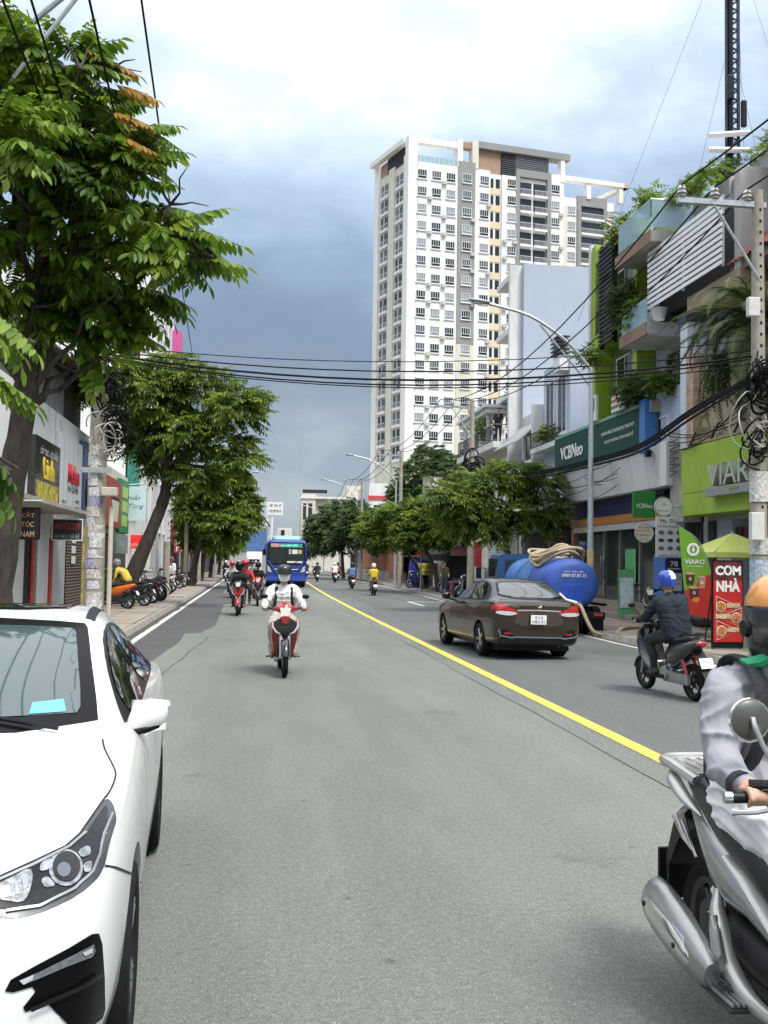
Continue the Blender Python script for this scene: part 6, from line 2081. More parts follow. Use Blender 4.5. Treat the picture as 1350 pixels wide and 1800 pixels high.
def person_rider(name_key, mats, label, bike, style='helmet', shell=None, trim=None, mask=None, group='people riding motorbikes', backpack=None, lift=(0, 0, 0), longhair=False, pose=None, small=False, scale=1.0):
 """a person seated on a bike; the mesh of a pose is shared, clothing colours differ"""
 kw = pose or {}
 key = (tuple(sorted(kw.items())), small)
 if key not in PERSON_ME:
  pr, hc = rider_prims(**kw)
  PERSON_ME[key] = (blob_mesh(pr, [trouser_dark] * 4, .03 if small else .015, smooth=2, folds=0 if small else .013), hc)
 me, hc = PERSON_ME[key]
 p = empty('person', bike.location, bike.rotation_euler.z, label, 'person', group)
 p.location.z += lift[2]
 p.scale = (scale,) * 3
 inst('body', me, p, None, dict(enumerate(mats)))
 helmet_parts(p, hc, style, shell or gloss_black, trim or black)
 if mask:
  cx, cy, cz = hc
  b = MB()
  rings = []
  for z, rr in ((cz - .115, .045), (cz - .09, .075), (cz - .045, .092), (cz - .005, .096)):
   rings.append([(cx + math.sin(t) * rr, cy + .0 + math.cos(t) * rr * (1.12 + .12 * math.cos(t) * (z < cz - .02)), z) for t in np.linspace(-1.5, 1.5, 13)])
  b.loft(rings, 0, False, closed=False)
  b.build('face_mask', mask, p)
 elif not small:
  b = MB()
  for s in (1, -1):
   b.ball((s * .034, hc[1] + .082, hc[2] + .022), .013, .008, .009)
  b.build('eyes', letter_black, p)
  MB().ball((0, hc[1] + .085, hc[2] - .055), .026, .008, .007).build('mouth', mat('lips', (.35, .12, .1), .5, var=0), p)
 if not small or longhair:
  b = MB()
  b.lathe([(.06, -.07), (.088, -.05), (.096, 0), (.098, .05), (.07, .1), (.001, .118)], 16, M=Matrix.Translation((0, hc[1] - .028, hc[2] + .02)))
  if longhair:
   b.loft([[(x, hc[1] - .09 - .03 * math.cos(x * 14), z) for x in np.linspace(-w_, w_, 6)] + [(x, hc[1] - .06, z) for x in np.linspace(w_, -w_, 6)] for z, w_ in ((hc[2] + .02, .08), (hc[2] - .1, .085), (hc[2] - .25, .08), (hc[2] - .36, .04))])
  b.build('hair', hair_mat, p)
 if backpack:
  sy = -.26 + .09 + (kw.get('lean', 0))
  b = MB()
  b.box(-.15, .15, sy - .29, sy - .1, .95, 1.36, bev=.05)
  b.build('backpack', backpack, p)
  for s in (1, -1):
   MB().tube([(s * .105, sy - .12, 1.30), (s * .12, sy - .03, 1.40), (s * .115, sy + .085, 1.33), (s * .12, sy + .115, 1.2), (s * .15, sy + .08, 1.02), (s * .17, sy - .08, .97)], .026, 8, flat=.35).build('backpack_strap', backpack, p)
 return p

# ------------------------------------------------------------------ motorbikes
BIKES = {}

def ell(cx, cy, cz, rx, rz, n=14, tilt=0.0):
 return [(cx + rx * math.cos(t), cy + tilt * rz * math.sin(t), cz + rz * math.sin(t)) for t in np.linspace(0, 2 * PI, n + 1)[:-1]]

def wheel_mb(r, w, spokes=5, rimf=.68):
 t = MB()
 h = w / 2
 t.lathe([(r * rimf + .015, -h * .7), (r * .88, -h), (r * .965, -h * .72), (r, 0), (r * .965, h * .72), (r * .88, h), (r * rimf + .015, h * .7)], 28, axis='x')
 q = MB()
 q.lathe([(r * rimf + .02, -h * .7), (r * rimf - .012, -h * .5), (r * rimf - .012, h * .5), (r * rimf + .02, h * .7)], 28, axis='x')
 for k in range(spokes):
  a = 2 * PI * k / spokes
  q.tube([(0, math.cos(a) * .03, math.sin(a) * .03), (0, math.cos(a + .2) * (r * rimf), math.sin(a + .2) * (r * rimf))], [.018, .012], 6)
 q.lathe([(.001, -.05), (.045, -.05), (.045, .05), (.001, .05)], 12, axis='x')
 q.lathe([(.05, .032), (.1, .032), (.1, .036), (.05, .036)], 18, axis='x')
 return t, q

def bike_parts(style):
 """named builders in bike space (+Y forward, ground z=0, midway between the axles)"""
 D = {}
 uw = style in ('underbone', 'manual')
 r = .285 if uw else .245
 wb = .62 if uw else .63
 for nm, y in (('front_wheel', wb), ('rear_wheel', -wb)):
  t, q = wheel_mb(r, .085 if nm[0] == 'f' else .1, 5 if style != 'manual' else 9)
  D[nm] = [('tyre', t, rubber, (0, y, r)), ('rim', q, alloy if style != 'dark' else dark_metal, (0, y, r))]
 hy, hz = (.40, .98) if uw else (.42, 1.0)
 for s in (1, -1):
  f = MB()
  f.tube([(s * .062, wb, r), (s * .062, lerp(wb, hy, .5), lerp(r, hz, .5)), (s * .05, hy + .02, hz - .12)], [.024, .026, .022], 8)
  D['fork%d' % s] = [('fork_leg', f, alloy, None)]
 fe = MB()
 rings = []
 for a in np.linspace(R(10), R(165), 12):
  rr = r + .028
  cy, cz = wb + math.cos(a) * rr, r + math.sin(a) * rr
  n_ = Vector((0, math.cos(a), math.sin(a)))
  rings.append([(x, cy + n_.y * (-(x / .06) ** 2 * .035), cz + n_.z * (-(x / .06) ** 2 * .035)) for x in np.linspace(-.062, .062, 7)])
 fe.loft(rings, 0, False, closed=False)
 D['front_fender'] = [('front_fender', fe, 'paint2' if uw else 'paint', None)]
 hb = MB()
 hb.tube(smooth_path([(-.34, hy - .12, hz + .04), (-.24, hy - .08, hz + .045), (-.1, hy - .02, hz), (.1, hy - .02, hz), (.24, hy - .08, hz + .045), (.34, hy - .12, hz + .04)], 3), .012, 8)
 for s in (1, -1):
  hb.tube([(s * .22, hy - .07, hz + .046), (s * .345, hy - .122, hz + .04)], .018, 8)
  hb.tube([(s * .2, hy - .03, hz + .045), (s * .33, hy - .06, hz + .035)], .006, 6)
 D['handlebar'] = [('handlebar', hb, black, None)]
 for s in (1, -1):
  m_ = MB()
  m_.tube([(s * .19, hy - .07, hz + .05), (s * .24, hy - .06, hz + .14), (s * .29, hy - .05, hz + .2)], .006, 6)
  m_.ball((s * .315, hy - .045, hz + .225), .058, .014, .036, n=14, k=8)
  D['mirror%d' % s] = [('mirror', m_, black, None)]
 cw = MB()
 if uw:
  cw.loft([ell(0, hy + .135, hz + .015, .045, .035), ell(0, hy + .10, hz + .03, .095, .07), ell(0, hy + .03, hz + .035, .15, .075), ell(0, hy - .05, hz + .04, .2, .05), ell(0, hy - .09, hz + .045, .16, .03)])
  cw.loft([ell(0, hy + .02, hz + .09, .09, .02), ell(0, hy - .04, hz + .105, .1, .03), ell(0, hy - .1, hz + .09, .07, .02)], 0)
 else:
  cw.loft([ell(0, hy + .14, hz + .02, .06, .05), ell(0, hy + .09, hz + .04, .12, .085), ell(0, hy + .0, hz + .05, .17, .085), ell(0, hy - .09, hz + .055, .2, .045)])
 D['handlebar_cowl'] = [('handlebar_cowl', cw, 'paint', None)]
 hl = MB()
 if uw:
  hl.prism([(-.085, hz + .06), (.085, hz + .06), (.062, hz - .045), (.03, hz - .065), (-.03, hz - .065), (-.062, hz - .045)], hy + .105, hy + .142, 'xz')
 else:
  hl.ball((0, hy + .135, hz + .03), .075, .03, .055)
 D['headlight'] = [('headlight', hl, mat('headlight_white', (.8, .79, .74), .15, coat=.6, var=0), None)]
 if uw:
  D['nose_badge'] = [('nose_badge', MB().prism([(-.065, hz - .07), (.065, hz - .07), (.05, hz - .16), (0, hz - .19), (-.05, hz - .16)], hy + .08, hy + .185, 'xz'), 'paint', None)]
 # front shield
 sh = MB()
 if uw:
  # centre beak and two side shields swept back
  sh.loft([ell(0, hy + .1, hz - .1, .06, .035), ell(0, hy + .15, hz - .15, .15, .05), ell(0, hy + .16, hz - .22, .165, .07), ell(0, hy + .15, hz - .29, .12, .06), ell(0, hy + .12, hz - .36, .05, .04)], 0)
  for s in (1, -1):
   sh.loft([[(s * .1, hy + .12, hz - .16), (s * .17, hy + .1, hz - .14), (s * .2, hy + .02, hz - .15), (s * .04, hy + .06, hz - .15)],
                     [(s * .1, hy + .08, hz - .3), (s * .195, hy + .08, hz - .3), (s * .215, hy - .02, hz - .3), (s * .06, hy + .04, hz - .3)],
                     [(s * .09, hy + .02, hz - .42), (s * .19, hy - .02, hz - .42), (s * .2, hy - .1, hz - .44), (s * .09, hy - .05, hz - .44)],
                     [(s * .1, hy - .1, hz - .62), (s * .15, hy - .12, hz - .62), (s * .155, hy - .18, hz - .63), (s * .1, hy - .16, hz - .63)],
                     [(s * .1, hy - .2, hz - .72), (s * .13, hy - .2, hz - .72), (s * .13, hy - .24, hz - .72), (s * .1, hy - .24, hz - .72)]], 1)
  D['leg_shield'] = [('leg_shield', sh, ['paint2', 'paint'], None)]
  for s in (1, -1):
   si = MB()
   si.tube([(s * .185, hy + .13, hz - .12), (s * .19, hy + .15, hz - .22), (s * .14, hy + .19, hz - .3), (s * .07, hy + .2, hz - .335)], [.01, .02, .018, .008], 6, flat=.8)
   D['running_lamp%d' % s] = [('running_lamp', si, lens_clear, None)]
 else:
  rings = []
  for z, wd, y0 in ((hz - .06, .09, hy + .12), (hz - .15, .16, hy + .15), (hz - .3, .2, hy + .14), (hz - .48, .2, hy + .08), (hz - .62, .17, hy - .02), (hz - .72, .15, hy - .12)):
   rings.append([(wd * math.sin(t), y0 + .05 * math.cos(t) - .07 * (math.sin(t) ** 2), z) for t in np.linspace(-PI / 2, PI / 2, 11)] + [(wd * .95 * math.sin(t), y0 - .06 - .03 * (math.sin(t) ** 2), z) for t in np.linspace(PI / 2, -PI / 2, 11)])
  sh.loft(rings, 0)
  D['front_apron'] = [('front_apron', sh, 'paint', None)]
  for s in (1, -1):
   D['indicator%d' % s] = [('indicator', MB().ball((s * .125, hy + .135, hz - .2), .03, .02, .055), lens_amber, None)]
  fb = MB()
  fb.loft([[(-.15, .32, .25), (.15, .32, .25), (.15, .32, .3), (-.15, .32, .3)], [(-.17, .1, .24), (.17, .1, .24), (.17, .1, .29), (-.17, .1, .29)], [(-.16, -.15, .24), (.16, -.15, .24), (.16, -.15, .3), (-.16, -.15, .3)]], 0, smooth=False)
  D['footboard'] = [('footboard', fb, black, None)]
 # seat
 st = MB()
 st.loft([ell(0, .12 if uw else .02, .72, .05, .03), ell(0, .05 if uw else -.04, .755, .1, .05), ell(0, -.2, .755, .135, .055), ell(0, -.45, .79, .13, .055), ell(0, -.66, .815, .1, .045), ell(0, -.72, .815, .05, .03)])
 D['seat'] = [('seat', st, mat('seat_vinyl', (.015, .015, .016), .45, var=.1), None)]
 # side bodywork
 bd = MB()
 if uw:
  bd.loft([ell(0, .3, .55, .07, .09), ell(0, .1, .6, .09, .1), ell(0, -.15, .62, .12, .12), ell(0, -.4, .68, .125, .1), ell(0, -.65, .76, .1, .06), ell(0, -.83, .8, .05, .035)])
 else:
  bd.loft([ell(0, -.08, .5, .1, .18), ell(0, -.2, .54, .165, .2), ell(0, -.4, .6, .185, .17), ell(0, -.6, .68, .16, .12), ell(0, -.78, .75, .1, .07), ell(0, -.86, .77, .05, .04)])
 D['rear_body'] = [('rear_body', bd, 'paint', None)]
 en = MB()
 en.box(-.1, .1, -.25, .2, .24, .46, bev=.04)
 en.tube([(0, .12, .36), (0, .3, .34)], [.08, .07], 10)
 en.box(-.14, -.06, -.66, -.05, .2, .36, bev=.035)
 en.tube([(.06, -.2, .34), (.06, -wb, r)], .03, 8)
 en.lathe([(.001, -.16), (.09, -.16), (.1, -.12), (.1, -.08)], 14, axis='x', M=Matrix.Translation((0, -.12, .32)))
 D['engine'] = [('engine', en, dark_metal if style != 'dark' else alloy, None)]
 ex = MB()
 ex.tube(smooth_path([(.05, .25, .3), (.1, .1, .2), (.13, -.2, .22), (.14, -.35, .27)], 3), .02, 8)
 ex.tube([(.145, -.33, .27), (.15, -.4, .29), (.155, -.72, .37), (.155, -.8, .39)], [.035, .052, .055, .035], 12)
 D['exhaust'] = [('exhaust', ex, alloy, None)]
 ga = MB()
 for s in (1, -1):
  ga.tube([(s * .06, -.45, .84), (s * .11, -.6, .87), (s * .1, -.76, .875), (0, -.82, .875)], .013, 8)
 D['grab_rail'] = [('grab_rail', ga, black, None)]
 tl = MB().ball((0, -.85, .76), .085, .03, .04)
 D['tail_lamp'] = [('tail_lamp', tl, lens_red, None)]
 rf = MB()
 rf.loft([[(-.08, -.72, .66), (.08, -.72, .66), (.08, -.7, .7), (-.08, -.7, .7)], [(-.08, -.9, .5), (.08, -.9, .5), (.08, -.88, .54), (-.08, -.88, .54)], [(-.075, -1.0, .33), (.075, -1.0, .33), (.075, -.98, .36), (-.075, -.98, .36)]], 0, smooth=False)
 D['rear_fender'] = [('rear_fender', rf, black, None)]
 pl = MB().box(-.095, .095, -.004, .004, -.07, .07, bev=.003, M=Matrix.Translation((0, -.945, .52)) @ Matrix.Rotation(R(-25), 4, 'X'))
 D['number_plate'] = [('number_plate', pl, plate_white, None)]
 for s in (1, -1):
  D['footrest%d' % s] = [('footrest', MB().tube([(s * .1, .0, .27), (s * .26, .02, .26)], .013, 6), black, None)]
  D['shock_absorber%d' % s] = [('shock_absorber', MB().tube([(s * .07, -wb, r), (s * .1, -.45, .66)], [.03, .024], 8), black if style != 'dark' else lens_red, None)]
 return D

paints = {}

def paint(nm, c, rough=.2):
 return mat('bike_' + nm, c, rough, coat=.7, var=.03)

def motorbike(style, p1, p2, loc, rz, label, group='motorbikes in the traffic', lean=0, detail=True, name='motorbike', steer=0):
 if (style, detail) not in BIKES:
  D = bike_parts(style)
  res = []
  if detail:
   for nm, items in D.items():
    for (pn, mb, mt, off) in items:
     ms = mt if isinstance(mt, list) else [mt]
     me = mb.mesh(pn, [black if isinstance(x, str) else x for x in ms])
     res.append((nm, pn, me, ms, off))
  else:
   al, order = MB(), []
   for nm, items in D.items():
    for (pn, mb, mt, off) in items:
     ms = mt if isinstance(mt, list) else [mt]
     ix = []
     for x in ms:
      if x not in order:
       order.append(x)
      ix.append(order.index(x))
     o_ = Vector(off or (0, 0, 0))
     base = len(al.v)
     al.v += [tuple(Vector(v) + o_) for v in mb.v]
     al.f += [[i + base for i in f] for f in mb.f]
     al.m += [ix[m_] for m_ in mb.m]
     al.s += mb.s
   res.append(('body', 'body', al.mesh('body', [black if isinstance(x, str) else x for x in order]), order, None))
  BIKES[(style, detail)] = res
 root = empty(name, loc, rz, label, 'motorbike', group)
 root.rotation_euler = (0, lean, rz)
 whl = {}
 for nm, pn, me, ms, off in BIKES[(style, detail)]:
  ov = {i: (p1 if x == 'paint' else p2) for i, x in enumerate(ms) if isinstance(x, str)}
  par = root
  if nm in ('front_wheel', 'rear_wheel'):
   if nm not in whl:
    whl[nm] = empty(nm, off)
    whl[nm].parent = root
   par, off = whl[nm], None
  inst(pn, me, par, Matrix.Translation(off) if off else None, ov)
 return root

red_p, black_p, dark_p, white_p, blue_p, grey_p = (paint('red', (.32, .012, .018)), paint('black', (.012, .012, .014)), paint('charcoal', (.035, .036, .038)), paint('white', (.7, .7, .69)),
                                                     paint('blue', (.02, .06, .25)), paint('grey', (.22, .22, .22)))
orange_p = paint('orange', (.62, .13, .015))
brown_p = paint('brown', (.12, .04, .025))
shirt_white = fabric('white', (.72, .71, .7))
jacket_navy = fabric('navy', (.006, .012, .022))
jacket_black = fabric('black', (.014, .014, .015))
jacket_yellow = fabric('yellow', (.62, .47, .08))
jacket_denim = fabric('denim', (.09, .17, .30))
jacket_red = fabric('red', (.4, .02, .03))
shirt_grey = fabric('grey', (.4, .4, .4))
shirt_maroon = fabric('maroon', (.22, .06, .06))
helm_black, helm_white, helm_blue = mat('helm_black', (.02, .025, .027), .35, coat=.3, var=0), mat('helm_white', (.75, .75, .74), .25, coat=.4, var=0), mat('helm_blue', (.015, .05, .36), .2, coat=.6, var=0)

# the red underbone coming head-on
rb = motorbike('underbone', red_p, black_p, (.50, 15.75, 0), R(181), 'red and black motorbike riding head-on towards the camera in mid road')
rp_ = person_rider('a', [shirt_white, trouser_khaki, skin, sandal_mat], 'rider in white shirt, dark cap helmet and white face mask on red motorbike', rb, 'cap', helm_black, mask=mask_white, backpack=fabric('pack_black', (.012, .012, .013)), pose=dict(shirt_loose=1.12))
# black motorbike behind it, pillion in red
kb = motorbike('underbone', black_p, red_p, (-.42, 32.3, 0), R(178), 'black and red motorbike carrying two, left of the blue bus')
person_rider('b', [jacket_black, trouser_dark, skin, sandal_mat], 'rider in black jacket and black helmet just left of the blue bus', kb, 'three_quarter', gloss_black, mask=jacket_black, pose=dict(shirt_loose=1.2))
# dark scooter on the right, seen from behind
db = motorbike('dark', dark_p, black_p, (5.72, 13.15, 0), R(7), 'dark grey scooter seen from behind, ridden past the red restaurant board', lean=R(-3))
dp = person_rider('c', [jacket_navy, trouser_dark, skin, shoe_mat], 'rider in dark navy suit jacket and blue white-striped helmet, seen from behind', db, 'helmet', helm_blue, gloss_black, pose=dict(shirt_loose=1.25, lean=.03))
dp.rotation_euler.y = R(-3)
hcx = PERSON_ME[(tuple(sorted(dict(shirt_loose=1.25, lean=.03).items())), False)][1]
MB().lathe([(.131, .02), (.1312, .03), (.1192, .08), (.0862, .1232), (.041, .1412)], 4, M=Matrix.Translation((hcx[0], hcx[1] - .012, hcx[2] + .03)) @ Matrix.Diagonal((.97, 1.11, 1.01, 1)) @ Matrix.Rotation(R(262), 4, 'Z'), arc=R(42)).build('helmet_stripe', helm_white, dp)
# plate writing
text('59-X2\n144.44', db, (0, -.953, .515), (1, 0, 0), (0, -math.sin(R(25)), math.cos(R(25))), .15, .1, letter_black, name='plate_lettering')

# ------------------------------------------------------------------ brown sedan ahead on the right
CIAZ = [(2.25, .5, .3, .6, .35, .66, .68), (2.2, .65, .22, .7, .45, .75, .77), (2.05, .78, .19, .78, .58, .83, .86), (1.75, .84, .18, .85, .66, .91, .94), (1.33, .86, .18, .9, .71, .96, .985),
  (.95, .865, .18, .93, .73, .985, 1.01), (.75, .865, .18, .945, .73, 1.01, 1.045), (.45, .865, .18, .955, .69, 1.13, 1.18), (.1, .865, .18, .965, .635, 1.29, 1.33), (-.25, .865, .18, .975, .595, 1.39, 1.43),
  (-.6, .865, .18, .985, .575, 1.43, 1.475), (-1.0, .865, .18, 1.0, .57, 1.415, 1.465), (-1.35, .862, .185, 1.02, .575, 1.34, 1.395), (-1.65, .855, .2, 1.035, .6, 1.22, 1.275), (-1.9, .85, .22, 1.045, .66, 1.10, 1.13),
  (-2.08, .84, .24, 1.04, .72, 1.075, 1.095), (-2.19, .82, .26, 1.0, .72, 1.045, 1.075), (-2.25, .77, .30, .92, .66, .97, 1.0)]
bronze = mat('car_bronze', (.036, .025, .018), .22, .35, coat=.5, var=.04)

def brown_sedan():
 car = empty('moving_car', (5.05, 20.05, 0), R(4.0), 'dark brown sedan seen from behind beside the blue tanker truck', 'car')
 car.rotation_euler = (0, R(1.2), R(4.0))
 me, bvh = car_shell(CIAZ, 64, [(s * 1.325, .32, .355, sx * .6, sx * 1.1) for s in (1, -1) for sx in (1, -1)])
 me.materials.clear()
 me.materials.append(bronze)
 inst('body', me, car)
 rg = glass_mat('rear_glass', (.05, .058, .062), .05, 1.9)
 lay(bvh, 'rear_window_trim', [(-.66, 1.10), (.66, 1.10), (.56, 1.34), (.52, 1.41), (0, 1.43), (-.52, 1.41), (-.56, 1.34)], rear_ray, pillar_black, car, .004, .05)
 lay(bvh, 'rear_window', [(-.62, 1.13), (.62, 1.13), (.53, 1.33), (.49, 1.385), (0, 1.40), (-.49, 1.385), (-.53, 1.33)], rear_ray, rg, car, .008, .05)
 for sx in (1, -1):
  ry = side_ray(sx)
  lay(bvh, 'window_trim', [(.6, .995), (-1.62, 1.06), (-1.6, 1.11), (-1.35, 1.27), (-1.05, 1.385), (-.6, 1.41), (-.2, 1.375), (.15, 1.265), (.45, 1.1)], ry, pillar_black, car, .003, .05)
  lay(bvh, 'side_window', [(.36, 1.02), (-.4, 1.04), (-.4, 1.375), (-.2, 1.35), (.14, 1.24), (.36, 1.13)], ry, side_glass, car, .006, .05)
  lay(bvh, 'side_window', [(-.5, 1.045), (-1.28, 1.07), (-1.28, 1.28), (-1.02, 1.37), (-.6, 1.39), (-.5, 1.387)], ry, side_glass, car, .006, .05)
  b = MB()
  for line in ([(.6, .98), (.64, .6), (.55, .24)], [(-.46, 1.0), (-.48, .24)], [(-1.33, 1.04), (-1.26, .8), (-1.0, .55), (-.97, .25)]):
   b.add(*seam(bvh, line, ry, .007, .0015))
  b.build('door_gap', gap_mat, car)
  for yh in (-.3, -1.1):
   MB().tube([(sx * .855, yh + .1, .9), (sx * .89, yh + .06, .9), (sx * .89, yh - .06, .9), (sx * .855, yh - .1, .9)], .014, 8).build('door_handle', bronze, car)
  hb = MB()
  hb.ball((sx * 1.0, .58, 1.06), .1, .07, .075)
  hb.tube([(sx * .8, .55, .98), (sx * .95, .58, 1.02)], .03, 8)
  hb.build('wing_mirror', gloss_black, car)
  # tail lamps: red crown above a clear band, wrapping round the corner
  tlr = [(sx * .80, .83), (sx * .80, 1.0), (sx * .70, 1.02), (sx * .57, .96), (sx * .36, .875), (sx * .40, .83), (sx * .55, .80)]
  tl = lay(bvh, 'tail_lamp', tlr, rear_ray, lens_red, car, .006, .04)
  lay(bvh, 'reversing_lamp', [(sx * .80, .83), (sx * .80, .885), (sx * .6, .885), (sx * .45, .87), (sx * .42, .84), (sx * .55, .805)], rear_ray, lens_clear, tl, .010, .04)
  lay(bvh, 'lamp_wrap', [(-1.95, .92), (-2.2, .88), (-2.2, 1.0), (-2.1, 1.015)], ry, lens_red, tl, .006, .03)
  lay(bvh, 'reflector', [(sx * .52, .47), (sx * .66, .47), (sx * .66, .5), (sx * .52, .5)], rear_ray, lens_red, car, .014, .05)
  lay(bvh, 'bumper_recess', [(sx * .45, .43), (sx * .72, .43), (sx * .70, .56), (sx * .60, .56)], rear_ray, black, car, .009, .05)
 lay(bvh, 'boot_panel', [(-.5, .62), (.5, .62), (.42, .855), (.34, .895), (-.34, .895), (-.42, .855)], rear_ray, mat('car_bronze_light', (.085, .06, .045), .3, .5, coat=.6, var=.03), car, .003, .05)
 b = MB()
 for line in ([(-.82, .74), (-.55, .80)], [(.82, .74), (.55, .80)], [(-.55, .80), (-.5, .62), (.5, .62), (.55, .80)], [(-.60, 1.0), (-.52, .92)], [(.60, 1.0), (.52, .92)], [(-.8, .58), (0, .57), (.8, .58)]):
  b.add(*seam(bvh, line, rear_ray, .008, .005))
 b.build('boot_gap', gap_mat, car)
 b = MB()
 b.add(*seam(bvh, [(-.42, .905), (0, .915), (.42, .905)], rear_ray, .026, .016))
 b.build('chrome_strip', chrome, car)
 lay(bvh, 'bumper_valance', [(-.72, .3), (.72, .3), (.74, .4), (.6, .42), (-.6, .42), (-.74, .4)], rear_ray, black, car, .006, .05)
 b = MB()
 b.add(*seam(bvh, [(-.76, .55), (-.72, .44), (-.5, .405), (-.45, .42), (.45, .42), (.5, .405), (.72, .44), (.76, .5)], rear_ray, .022, .012))
 b.build('bumper_trim', alloy, car)
 pl = MB().box(-.17, .13, -2.315, -2.305, .66, .83, bev=.003).build('number_plate', plate_white, car)
 text('51G\n080.91', car, (-.02, -2.317, .745), (1, 0, 0), (0, 0, 1), .24, .13, letter_black, name='plate_lettering')
 b = MB()
 b.tube([(.035, -2.30, .985), (-.035, -2.30, .97), (.03, -2.305, .955), (-.035, -2.305, .935)], .009, 6)
 b.build('emblem', chrome, car)
 text('CIAZ', car, (-.46, -2.262, .975), (1, 0, 0), (0, 0, 1), .15, .024, chrome, name='badge_lettering')
 MB().tube([(0, -2.05, .29), (.0, -1.4, .27)], .09, 8).build('spare_well', black, car)
 MB().tube([(.42, -2.2, .26), (.42, -1.9, .25)], .03, 8).build('exhaust_tip', dark_metal, car)
 for s in (1, -1):
  for sx in (1, -1):
   wheel(car, (sx * .755, s * 1.325, .31), .31, .2, sx, alloy, 5, .7, True)
 MB().box(-.7, .7, -2.0, 2.0, .16, .24).build('underbody', black, car)
 return car

brown_sedan()

# ------------------------------------------------------------------ blue bus head-on
def city_bus():
 bus = empty('city_bus', (2.2, 66.0, 0), R(179), 'blue city bus driving head-on beside the yellow centre line', 'bus')
 blue = mat('bus_blue', (.018, .06, .32), .3, coat=.5, var=.08)
 lightblue = mat('bus_roof', (.22, .38, .55), .4, var=.1)
 W = 1.34
 # local: front face at y=0, body runs to -10.5
 b = MB()
 prof = lambda y, w, z0, z1, r_: [(-w, y, z0), (w, y, z0), (w, y, z1 - r_), (w - r_ * .3, y, z1 - r_ * .4), (w - r_, y, z1), (-w + r_, y, z1), (-w + r_ * .3, y, z1 - r_ * .4), (-w, y, z1 - r_)]
 b.loft([prof(0, W * .95, .42, 2.98, .3), prof(-.12, W, .36, 3.1, .3), prof(-.5, W, .34, 3.16, .28), prof(-10.5, W, .34, 3.16, .28)], 0, smooth=False)
 b.build('body', blue, bus)
 MB().loft([prof(-.2, W * .55, 3.05, 3.18, .08), prof(-.6, W * .72, 3.05, 3.42, .16), prof(-3.6, W * .72, 3.05, 3.42, .16), prof(-4.0, W * .6, 3.05, 3.2, .08)], 0, smooth=False).build('roof_unit', lightblue, bus)
 MB().prism([(-1.22, 1.5), (1.22, 1.5), (1.24, 2.3), (1.2, 2.92), (1.05, 2.98), (-1.05, 2.98), (-1.2, 2.92), (-1.24, 2.3)], .004, .03, 'xz').build('windscreen_frame', gloss_black, bus)
 g = glass_mat('bus_glass', (.02, .028, .03), .06, 1.5)
 MB().prism([(-1.14, 1.6), (-.02, 1.6), (-.02, 2.58), (-1.16, 2.58)], .03, .036, 'xz').build('windscreen_pane', g, bus)
 MB().prism([(.02, 1.6), (1.14, 1.6), (1.16, 2.58), (.02, 2.58)], .03, .036, 'xz').build('windscreen_pane', g, bus)
 ds = MB().prism([(-1.05, 2.64), (1.05, 2.64), (1.05, 2.9), (-1.05, 2.9)], .03, .045, 'xz').build('destination_sign', mat('sign_teal', (.03, .22, .2), .4, var=.1, emit=.25), bus)
 text('§', bus, (-.22, .05, 2.77), (-1, 0, 0), (0, 0, 1), 1.1, .15, mat('led_green', (.25, .7, .5), .5, emit=.5, var=0), name='sign_lettering')
 for x0, x1, mm in ((.55, 1.02, mat('board_pink', (.7, .35, .38), .5, var=.1)), (.36, .6, mat('board_red', (.6, .05, .06), .5, var=.1))):
  MB().prism([(x0, 2.66), (x1, 2.66), (x1, 2.88), (x0, 2.88)], .045, .055, 'xz').build('route_board', mm, bus)
 text('33', bus, (.48, .058, 2.77), (-1, 0, 0), (0, 0, 1), .18, .16, letter_white, name='sign_lettering')
 for x0, x1, z0, z1, mm in ((-.16, .12 - .4, 2.2, 2.52, 'w'), (-.72, -.36, 2.22, 2.5, 'w'), (-1.0, -.78, 2.24, 2.48, 'y'), (-1.05, -.05, 1.62, 1.74, 'w')):
  MB().prism([(x0, z0), (x1, z0), (x1, z1), (x0, z1)], .036, .042, 'xz').build('window_notice', white_paint if mm == 'w' else mat('notice_yellow', (.7, .62, .2), .6, var=.1), bus)
 text('33', bus, (-.22, .05, 2.36), (-1, 0, 0), (0, 0, 1), .12, .2, lens_red, name='notice_lettering')
 for s in (1, -1):
  MB().prism([(s * .95, .98), (s * 1.22, 1.05), (s * 1.25, 1.45), (s * 1.1, 1.35), (s * 1.0, 1.15)], .0, .05, 'xz').build('headlight', lens_clear, bus)
  MB().tube([(s * .62, .06, .95), (s * 1.18, .06, 1.75)], .035, 6).build('front_rib', mat('bus_blue_light', (.05, .11, .5), .3, coat=.5, var=.05), bus)
  mrr = MB()
  mrr.tube([(s * 1.2, .0, 2.9), (s * 1.42, .25, 2.75), (s * 1.45, .3, 2.5)], .025, 6)
  mrr.box(s * 1.45 - .1, s * 1.45 + .1, .25, .33, 2.1, 2.5, bev=.03)
  mrr.build('wing_mirror', black, bus)
  MB().tube([(s * .25, .07, 1.5), (s * .75, .07, 1.75)], .015, 6).build('wiper', black, bus)
  for y in (-2.3, -8.0):
   wheel(bus, (s * (W - .16), y, .48), .48, .3, s, steel, 8, .6, False)
  for k in range(6):
   MB().box(s * W - .01, s * W + .012, -1.6 - k * 1.5, -.4 - k * 1.5, 1.65, 2.75, bev=.005).build('side_window', glass_dark, bus)
 MB().tube([(-.85, .03, 1.2), (0, .05, 1.16), (.85, .03, 1.2)], .03, 8).build('chrome_strip', chrome, bus)
 MB().loft([prof(.06, W * .97, .45, .72, .05), prof(-.2, W * 1.005, .42, .76, .05)], 0, smooth=False).build('bumper', mat('bus_bumper', (.03, .08, .42), .35, coat=.4, var=.06), bus)
